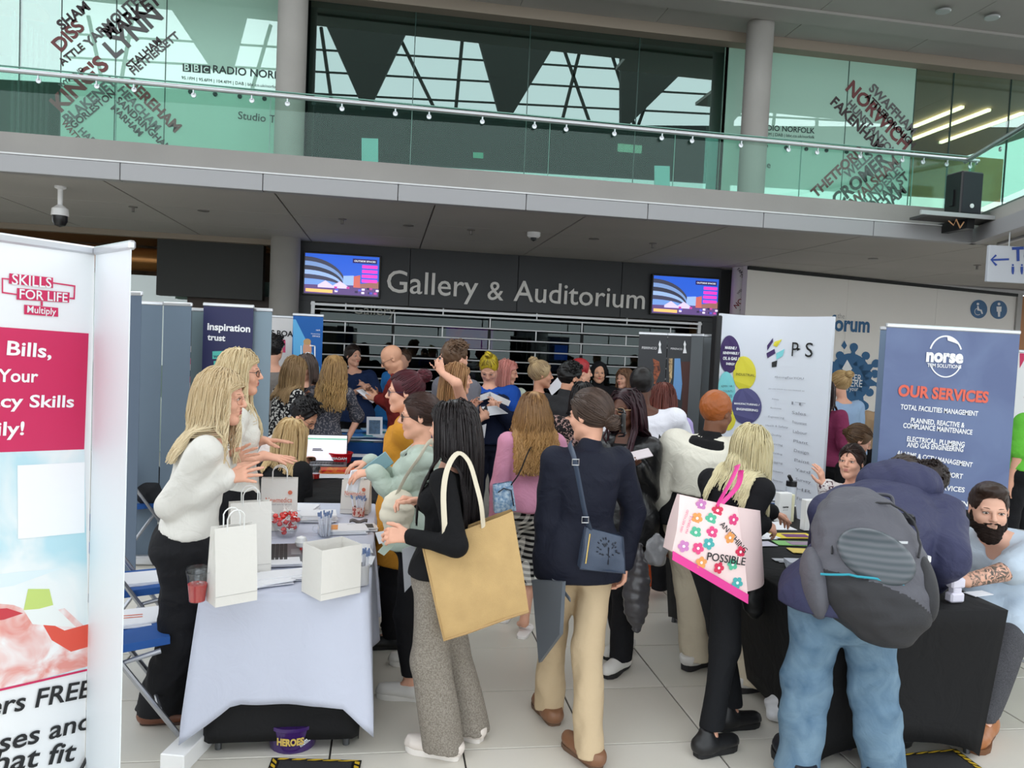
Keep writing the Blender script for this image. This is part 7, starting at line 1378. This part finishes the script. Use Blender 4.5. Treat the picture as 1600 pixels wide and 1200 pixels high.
P('person in a bright green shirt cut off by the right edge', 5.9, (1622, 618), (1612,), 340, top=dict(m=C_('green', (104, 190, 66)), hem=0, e=.03, sleeve=.42), legs=dict(m=black_t), hairs=dict(style='short', col=(70, 54, 46)), seed=39, bulk=1.1)
P('grey haired person in navy behind the green shirt at the right edge', 7.4, (1604, 625), (1600,), 350, top=dict(m=C_('navyt2', (38, 52, 84)), hem=0), legs=dict(m=black_t), hairs=dict(style='short', col=(70, 64, 62)), seed=40)
P('person in tan top and black trousers behind the services banner edge', 7.3, (1386, 620), (1376,), 20, top=dict(m=C_('tan', (170, 142, 112)), hem=0, sleeve=.42), legs=dict(m=black_t), hairs=dict(style='short', col=(60, 50, 46)), seed=41, skin='dark')

# ================================================================== bags and things in hands
def W(px, py, Y): return at(px, py, Y)
def quadbag(name, label, pts, Y, depth, m, yaw=0, bulge=.02, cat='bag', bottom=None, n=14):
    """soft upright bag: front outline corners in order TL TR BR BL (pixels) at depth Y, given thickness"""
    P4 = [at(p[0], p[1], Y+(p[2] if len(p) > 2 else 0)) for p in pts]; c = sum(P4)/4; e = empty(name, tuple(c), 0, label, cat); TL_, TR_, BR_, BL_ = [p-c for p in P4]
    nrm_ = nrm(np.cross(TR_-TL_, BL_-TL_)); nrm_ = nrm_ if nrm_[1] < 0 else -nrm_
    def f(u, v, s): top_ = TL_+(TR_-TL_)*u; bot = BL_+(BR_-BL_)*u; b = math.sin(math.pi*min(1, max(0, u)))**.5*math.sin(math.pi*min(1, .12+v*.88))**.6; return top_*(1-v)+bot*v+nrm_*s*(depth/2*(.25+.75*min(1, v*1.6))+bulge*b+.004*math.sin(u*9+v*5))
    b = MB(); b.sheet(lambda u, v: f(u, v, 1), n, n); b.sheet(lambda u, v: f(1-u, v, -1), n, n)
    for u in (0, 1): b.sheet(lambda a, v, u=u: f(u, v, (2*a-1)*(1 if u else -1)*-1), 5, n)
    b.sheet(lambda u, a: f(u, 1, 1-2*a), n, 5)
    o = b.build('bag_body', m, e, True); return e, f, c, nrm_
burlap = mat('burlap', (198, 166, 116), rough=.9, spec=.1, bump=.0015, bscale=350, var=.2, vscale=14)
tote, tf, tc_, tn = quadbag('burlap_tote', 'large plain burlap tote bag on the black haired woman\'s shoulder', [(660, 850), (800, 797), (821, 945), (692, 990)], 3.13, .15, burlap, bulge=.02)
MB().tube([tf(u, v, 1.02) for u, v in [(0, 0), (0, .25), (0, .5), (0, .75), (0, 1), (.25, 1), (.5, 1), (.75, 1), (1, 1)]], .005, 5).build('piping', mat('burlap_piping', (176, 144, 96)), tote, True)
ecru = mat('strap_ecru', (216, 206, 184), rough=.8)
sA = [tf(.22, .04, 1), at(695, 830, 3.02)-tc_, at(693, 770, 3.04)-tc_, at(700, 730, 3.09)-tc_, at(716, 708, 3.14)-tc_, at(733, 722, 3.12)-tc_, at(745, 760, 3.08)-tc_, at(752, 790, 3.06)-tc_, tf(.66, .04, 1)]
MB().tube(smooth_path(sA), .011, 8, flat=.25).build('strap', ecru, tote, True)
sB = [tf(.3, .04, -1), at(738, 760, 3.36)-tc_, at(724, 718, 3.34)-tc_, at(742, 730, 3.34)-tc_, tf(.7, .04, -1)]; MB().tube(smooth_path(sB), .011, 8, flat=.25).build('strap', ecru, tote, True)
# cream bag strap & puffy shoulder bag of the mint jacket woman
cb_ = mat('cream_bag', (222, 214, 194), rough=.8); f = Field(); f.ell((0, 0, 0), (.085, .05, .11), None, 0); f.noise(.008, 30, 5); V, Q = mesh_field(f, .009); c0 = at(622, 800, 3.66); e = empty('cream_bag', tuple(c0), .3, 'crumpled cream shoulder bag hanging at the mint jacket woman\'s hip', 'bag'); mk('bag_body', V, Q, cb_, e, True)
R_ = rotz(-.3); MB().tube(smooth_path([R_ @ (at(*q)-c0) for q in ((612, 790, 3.66), (634, 745, 3.62), (655, 715, 3.62), (672, 690, 3.68), (690, 700, 3.8))]), .016, 8, flat=.25).build('strap', cb_, e, True)
# leaflets held by the mint/black women
def leaf(label, q, Y, m=None, name='leaflet', t=.003, parent=None, curve=0):
    P4 = [at(p[0], p[1], Y+(p[2] if len(p) > 2 else 0)) for p in q]; c = sum(P4)/4; n_ = nrm(np.cross(P4[1]-P4[0], P4[3]-P4[0]))
    o = MB().sheet(lambda u, v: (P4[0]*(1-u)+P4[1]*u)*(1-v)+(P4[3]*(1-u)+P4[2]*u)*v-c+n_*curve*math.sin(math.pi*u), 7, 5, thick=t).build(name, m or paper, None, True); o.location = tuple(c); return tag(o, label, 'leaflet')
leaf('white leaflets held low by the mint jacket woman', [(586, 832), (632, 828), (640, 842), (592, 850)], 3.45, curve=.02); leaf('green and white curled leaflet held beside the table', [(590, 862), (612, 838), (622, 846), (600, 868)], 3.5, mat('leaf_green', (190, 205, 190))); leaf('silver grey magazine hanging between the two women', [(628, 858), (648, 850), (650, 905), (632, 925)], 3.5, mat('mag_grey', (170, 172, 178), rough=.3), t=.008); leaf('white booklet edge behind the tweed trousers woman', [(636, 870), (645, 850), (640, 905), (630, 890)], 3.6)
leaf('white branded carrier held out over the white table', [(548, 735, 0), (566, 735), (560, 770), (540, 766)], 3.85, curve=.02, t=.01)
e = tag(boxo('phone', (0, 0, 0), (.075, .008, .15), mat('phone_blue', (128, 164, 172), rough=.3), bev=.004, R=roty(.9)), 'pale blue phone held over the table by the mint jacket woman', 'phone'); e.location = tuple(at(590, 728, 3.98))
# pink woman's quilted bag
e, f2, c2, n2 = quadbag('quilted_bag', 'blue denim quilted crossbody bag on the pink sweatshirt woman', [(770, 757), (800, 752), (805, 796), (772, 800)], 4.42, .07, mat('quilt_denim', (96, 140, 184), pattern='tweed', rgb2=(190, 210, 226), pscale=60, bump=.004, bscale=50), bulge=.015)
MB().tube([f2(.2, .25, 1.5), f2(.5, .15, 1.5), f2(.85, .25, 1.5), f2(.88, .8, 1.5)], .004, 5).build('zip', mat('zip_navy', (36, 44, 64)), e); MB().tube(smooth_path([f2(.9, .1, 1), at(812, 738, 4.40)-c2, at(826, 705, 4.46)-c2, at(836, 692, 4.62)-c2]), .014, 8, flat=.2).build('strap', black_c, e, True)
# navy crossbody of the blazer woman
nl = mat('leather_navy', (58, 70, 90), rough=.4, bump=.0006, bscale=300); e, f3, c3, n3 = quadbag('crossbody_bag', 'small navy leather crossbody bag with tree emblem on the blazer woman', [(914, 823), (972, 838), (973, 892), (904, 886)], 3.20, .06, nl, bulge=.006)
MB().tube([f3(u, v, 1.02) for u, v in ((0, 0), (0, .5), (0, 1), (.5, 1), (1, 1), (1, .5), (1, 0))], .004, 5).build('piping', mat('leather_navy_d', (44, 54, 72)), e, True); gold = mat('brass', (210, 180, 110)); MB().tube([f3(.12, .12, 1.15), f3(.10, .85, 1.15)], .0035, 6).build('zip', gold, e)
tr = MB(); rs_ = random.Random(3); ctr = (.60, .45)
for i in range(34): a = rs_.uniform(0, 2*math.pi); r_ = rs_.uniform(.12, .30); p_ = f3(ctr[0]+r_*math.cos(a)*.9, ctr[1]+r_*math.sin(a)*(1 if math.sin(a) < 0 else .55), 1.12)-n3*0; q_ = f3(ctr[0]+(r_+.05)*math.cos(a)*.9, ctr[1]+(r_+.05)*math.sin(a)*(1 if math.sin(a) < 0 else .55), 1.12); tr.tube([p_, q_], .0026, 4)
tr.tube([f3(.60, .35, 1.12), f3(.60, .80, 1.12)], .003, 4); tr.build('tree_emblem', mat('emblem_dark', (24, 30, 44)), e)['kind'] = 'stuff'
MB().tube(smooth_path([f3(.12, .02, 1), at(914, 800, 3.16)-c3, at(905, 755, 3.15)-c3, at(897, 715, 3.18)-c3, at(890, 694, 3.28)-c3, at(893, 690, 3.42)-c3]), .013, 8, flat=.2).build('strap', nl, e, True)
for q in ((899, 722, 3.145), (914, 812, 3.15)): c = at(*q)-c3; MB().tube([c+V3(-.014, -.004, -.012), c+V3(.014, -.004, -.012), c+V3(.014, -.004, .012), c+V3(-.014, -.004, .012)], .003, 6, closed=True).build('buckle', steel, e)
# grey clutch folder in her left hand
gm = mat('clutch_grey', (92, 98, 106), rough=.38); P4 = [at(836, 905, 3.36), at(884, 908, 3.20), at(880, 990, 3.20), at(847, 1034, 3.33)]; c = sum(P4)/4; cl_ = empty('clutch_folder', tuple(c), 0, 'grey leather document clutch held low by the blazer woman', 'clutch')
MB().sheet(lambda u, v: (P4[0]*(1-u)+P4[1]*u)*(1-v)+(P4[3]*(1-u)+P4[2]*u)*v-c, 6, 6, thick=.02).build('clutch_body', gm, cl_, True); MB().sheet(lambda u, v: at(862, 905, 3.30)*(1-v)+at(892+(-8)*u, 940-u*4, 3.22)*v+V3(.02, 0, .005)*u-c, 4, 4, thick=.006).build('flap', gm, cl_, True)
# phone and clear bag of the braids woman
o = boxo('phone', (0, 0, 0), (.145, .072, .009), mat('phone_pink', (206, 196, 200), rough=.3), bev=.003, R=roty(-.25) @ rotx(.5)); o.location = tuple(p27['W'](p27['J']['L'][2])+V3(-.03, -.07, .07)); tag(o, 'silver phone in the braided woman\'s hand', 'phone')
def sack(label, c, r, m, seed, name='plastic_bag', amp=.010):
    f = Field(); f.ell((0, 0, 0), r, None, 0); f.ell((0, 0, r[2]*.9), (r[0]*.4, r[1]*.4, r[2]*.5), None, .04); f.ell((r[0]*.2, 0, -r[2]*.7), (r[0]*.4, r[1]*.5, r[2]*.5), None, .04); f.noise(amp, 34, seed); V, Q = mesh_field(f, .009); o = mk(name, V, Q, m, None, True); o.location = tuple(c); return tag(o, label, 'bag')
sack('grey see-through plastic bag hanging from the braided woman\'s hand', at(995, 925, 3.9), (.075, .05, .19), mat('bag_smoke', (78, 76, 80), rough=.25, var=.5, vscale=14), 5, amp=.006); sack('clear crumpled plastic bag beside the grey plastic bag', at(1025, 862, 4.0), (.07, .04, .075), mat('bag_clear', (150, 150, 154), rough=.2, var=.5, vscale=20), 6)
# flower tote
fm = mat('tote_pink', (242, 216, 214), rough=.55); ft, ff, fc, fn_ = quadbag('flower_tote', 'pink flower printed shopping tote reading ANYTHING POSSIBLE', [(1060, 772), (1150, 792), (1158, 925), (1043, 858, -.02)], 3.12, .11, fm, bulge=.012)
def onf(u, v, o=1.0): return ff(u, v, o)+fn_*.004
fl_c = [(204, 130, 190), (214, 46, 84), (86, 186, 150), (236, 160, 90), (226, 70, 130), (70, 170, 170)]
def flower(u, v, r, ci):
    cen = onf(u, v); eu = nrm(onf(min(1, u+.05), v)-cen); ev = nrm(np.cross(fn_, eu)); b = MB()
    for k in range(5): a = k*2*math.pi/5+u*9; cc_ = cen+(eu*math.cos(a)+ev*math.sin(a))*r*.62; b.add([cc_+(eu*math.cos(t)+ev*math.sin(t))*r*.42 for t in np.linspace(0, 2*math.pi, 11)[:-1]], [tuple(range(10))[::(1 if np.dot(np.cross(eu, ev), fn_) > 0 else -1)]])
    b.add([cen+fn_*.0015+(eu*math.cos(t)+ev*math.sin(t))*r*.25 for t in np.linspace(0, 2*math.pi, 9)[:-1]], [tuple(range(8))[::(1 if np.dot(np.cross(eu, ev), fn_) > 0 else -1)]], mi=1); b.build('printed_flower', [mat('petal_%d' % ci, fl_c[ci], rough=.5), wt_m], ft)
for u, v, ci in ((.35, .08, 0), (.62, .10, 1), (.88, .16, 4), (.5, .24, 2), (.28, .30, 3), (.50, .42, 4), (.78, .40, 3), (.26, .52, 2), (.44, .60, 5), (.30, .74, 4), (.12, .82, 0), (.36, .92, 3), (.60, .86, 1), (.80, .72, 2), (.86, .92, 5), (.94, .52, 1)): flower(u, v, .025, ci)
def bagtext(t, u0, v0, u1, v1, m, bold=.03):
    co, F = text_mesh(t, bold); x = (co[:, 0]-co[:, 0].min())/(co[:, 0].max()-co[:, 0].min()); a = onf(u0, v0); b = onf(u1, v1); d = nrm(b-a); up_ = nrm(np.cross(fn_, d)); L = np.linalg.norm(b-a); s_ = L/(co[:, 0].max()-co[:, 0].min())
    mk('lettering', [a+d*L*xx+up_*y*s_+fn_*.003 for xx, y in zip(x, co[:, 1])], F if np.dot(np.cross(d, up_), fn_) > 0 else [f[::-1] for f in F], m, ft)
bagtext('ANYTHING', .62, .28, 1.0, .52, blk, .01); bagtext('POSSIBLE', .42, .84, .98, .66, blk, .01); bagtext('100% RECYCLED', .06, .62, .14, .22, MATS['petal_4'], 0); bagtext('MATERIALS', .14, .60, .20, .30, MATS['petal_4'], 0)
hot = mat('hot_pink', (226, 60, 150), rough=.5)
MB().sheet(lambda u, v: ff(u, .985+.03*v, 1.02-2.04*0)+fn_*.003-V3(0, 0, .03)*v, 12, 3, thick=.004).build('pink_base', hot, ft, True)
MB().tube(smooth_path([onf(.62, .04), at(1140, 755, 3.08)-fc, at(1152, 730, 3.14)-fc, at(1150, 728, 3.3)-fc]), .014, 8, flat=.2).build('strap', hot, ft, True); MB().tube(smooth_path([ff(.75, .04, -1), at(1152, 760, 3.2)-fc, at(1158, 735, 3.24)-fc]), .014, 8, flat=.2).build('strap', hot, ft, True)
SD = [at(1150, 792, 3.12), at(1184, 798, 3.34), at(1190, 905, 3.34), at(1158, 925, 3.12)]; MB().sheet(lambda u, v: (SD[0]*(1-u)+SD[1]*u)*(1-v)+(SD[3]*(1-u)+SD[2]*u)*v-fc+V3(.025, -.02, 0)*math.sin(math.pi*u), 8, 8, thick=.01).build('side_gusset', fm, ft, True)
# crossbody black pouch at the blonde's hip, bottle-like strap
sack('black pouch hanging behind the flower tote', at(1178, 935, 3.5), (.06, .04, .085), mat('pouch_black', (24, 24, 26), rough=.5), 8, name='pouch', amp=.004)
# shoulder bag of braids woman
e, f4, c4, n4 = quadbag('shoulder_bag', 'black shoulder bag between the braided woman and the cream jacket', [(1022, 702), (1046, 706), (1044, 760), (1024, 758)], 4.6, .08, mat('pouch_black', (24, 24, 26)), bulge=.01); MB().tube([f4(.2, 0, 1), at(1030, 680, 4.65)-c4, f4(.8, 0, 1)], .007, 6).build('strap', mat('pouch_black', (24, 24, 26)), e, True)
# rucksack on the navy coat: shell, pockets, straps
W2 = p37['W']; bp_c = Pc+ax*Ls*.44+V3(-.05, -.35, .03)+V3(.0, 0, 0); rk = empty('rucksack', tuple(W2(bp_c)), -p37['th'], 'grey and black rucksack with turquoise piping on the navy coat', 'rucksack'); rk.scale = (1.1, 1.1, 1.08)
pa = nrm(ax+V3(0, 0, .9)); Rb = np.stack([V3(1, 0, 0), nrm(np.cross(pa, V3(1, 0, 0))), pa], 1)
tl = -0.10; Rt_ = Rb @ roty(tl)
grey_n = mat('ruck_grey', (84, 84, 92), rough=.6, bump=.0006, bscale=500, wr=.01); dk_n = mat('ruck_dark', (40, 40, 44), rough=.65, bump=.0006, bscale=500, wr=.008)
f = Field(); f.ell((0, 0, 0), (.205, .135, .295), Rt_, 0); f.ell(Rt_ @ V3(0, -.05, -.06), (.17, .10, .20), Rt_, .04); f.ell(Rt_ @ V3(.0, .0, -.12), (.20, .12, .15), Rt_, .05); f.noise(.005, 22, 2); V, Q = mesh_field(f, .009)
loc = V @ Rt_; cen = loc[Q].mean(1); mi = np.where(cen[:, 2] < -.13-.15*cen[:, 0], 1, 0)
mk('pack_shell', V, Q, [grey_n, dk_n], rk, True, mi)
def onp(x, z, o=.004):
    best = loc[np.argmin((loc[:, 0]-x)**2+(loc[:, 2]-z)**2+(loc[:, 1] > 0)*9)]; return Rt_ @ (best+V3(0, -o, 0))
MB().tube([onp(x, -.122-.15*x, .008) for x in np.linspace(-.165, .165, 16)], .0045, 6).build('piping', mat('turquoise', (40, 150, 170)), rk, True)
MB().tube([onp(-.13+.0*t, 0) if 0 else onp(.145*math.cos(a), .02+.19*math.sin(a)) for a in np.linspace(-.2, 3.34, 26)], .0042, 6).build('front_zip', dk_n, rk, True)
f = Field(); f.ell((0, 0, 0), (.13, .035, .10), Rt_, 0); V2, Q2 = mesh_field(f, .008); 
pk = mk('front_panel', V2+(Rt_ @ V3(.0, -.142, -.03)), Q2, mat('ruck_teal', (64, 74, 80), rough=.35, pattern='bands', rgb2=(92, 96, 102), pscale=14), rk, True)
bx_ = MB().box(onp(.07, .03, .008), (.055, .004, .010), R=Rt_); bx_.build('brand_tag', metal_w, rk)
MB().tube(smooth_path([Rt_ @ V3(-.05, .0, .24), Rt_ @ V3(-.04, -.01, .285), Rt_ @ V3(.04, -.01, .285), Rt_ @ V3(.06, .0, .24)]), .012, 8, flat=.6).build('haul_loop', grey_n, rk, True)
for s_ in (-1, 1):
    f = Field(); f.ell((0, 0, 0), (.055, .10, .13), Rt_, 0); V2, Q2 = mesh_field(f, .009); mk('side_pocket', V2+(Rt_ @ V3(s_*.175, .0, -.09)), Q2, dk_n if s_ > 0 else grey_n, rk, True)
    MB().tube(smooth_path([Rt_ @ V3(s_*.11, .04, .22), Rt_ @ V3(s_*.13, .10, .24), Rt_ @ V3(s_*.15, .17, .20)]), .026, 8, flat=.4).build('shoulder_strap', dk_n, rk, True)
MB().tube([Rt_ @ V3(-.16, -.06, .02), Rt_ @ V3(-.155, -.08, -.04)], .005, 6).build('zip_pull', MATS['turquoise'], rk)
bt_ = empty('drink_bottle', tuple(W2(bp_c+Rt_ @ V3(.20, .0, -.02))), 0, 'small clear bottle in the rucksack side pocket', 'bottle'); MB().lathe([(0, -.09), (.03, -.09), (.03, .0), (.022, .02), (.022, .03), (0, .03)], n=16).build('bottle_body', mat('bottle_grey', (150, 158, 160), rough=.2), bt_, True); MB().lathe([(.024, .03), (.024, .05), (0, .052)], n=16).build('cap', white_p, bt_, True)
# papers held in the crowd
leaf('folded white papers in the bald man\'s hands', [(556, 610), (566, 608), (590, 626), (582, 630)], 7.35, curve=.02); leaf('white papers held by the yellow bun person', [(752, 636), (776, 634), (794, 646), (762, 650)], 6.6, curve=.02); leaf('dark clipboard held upright by the grey tee man', [(745, 655), (760, 632), (762, 640), (750, 668)], 6.4, mat('clip_dark', (40, 42, 48)), t=.008)
leaf('white leaflet under the dark clipboard', [(744, 668), (760, 662), (757, 684), (745, 690)], 6.35); leaf('white paper held behind the blonde updo woman', [(856, 606), (878, 582), (882, 600), (862, 618)], 6.9)
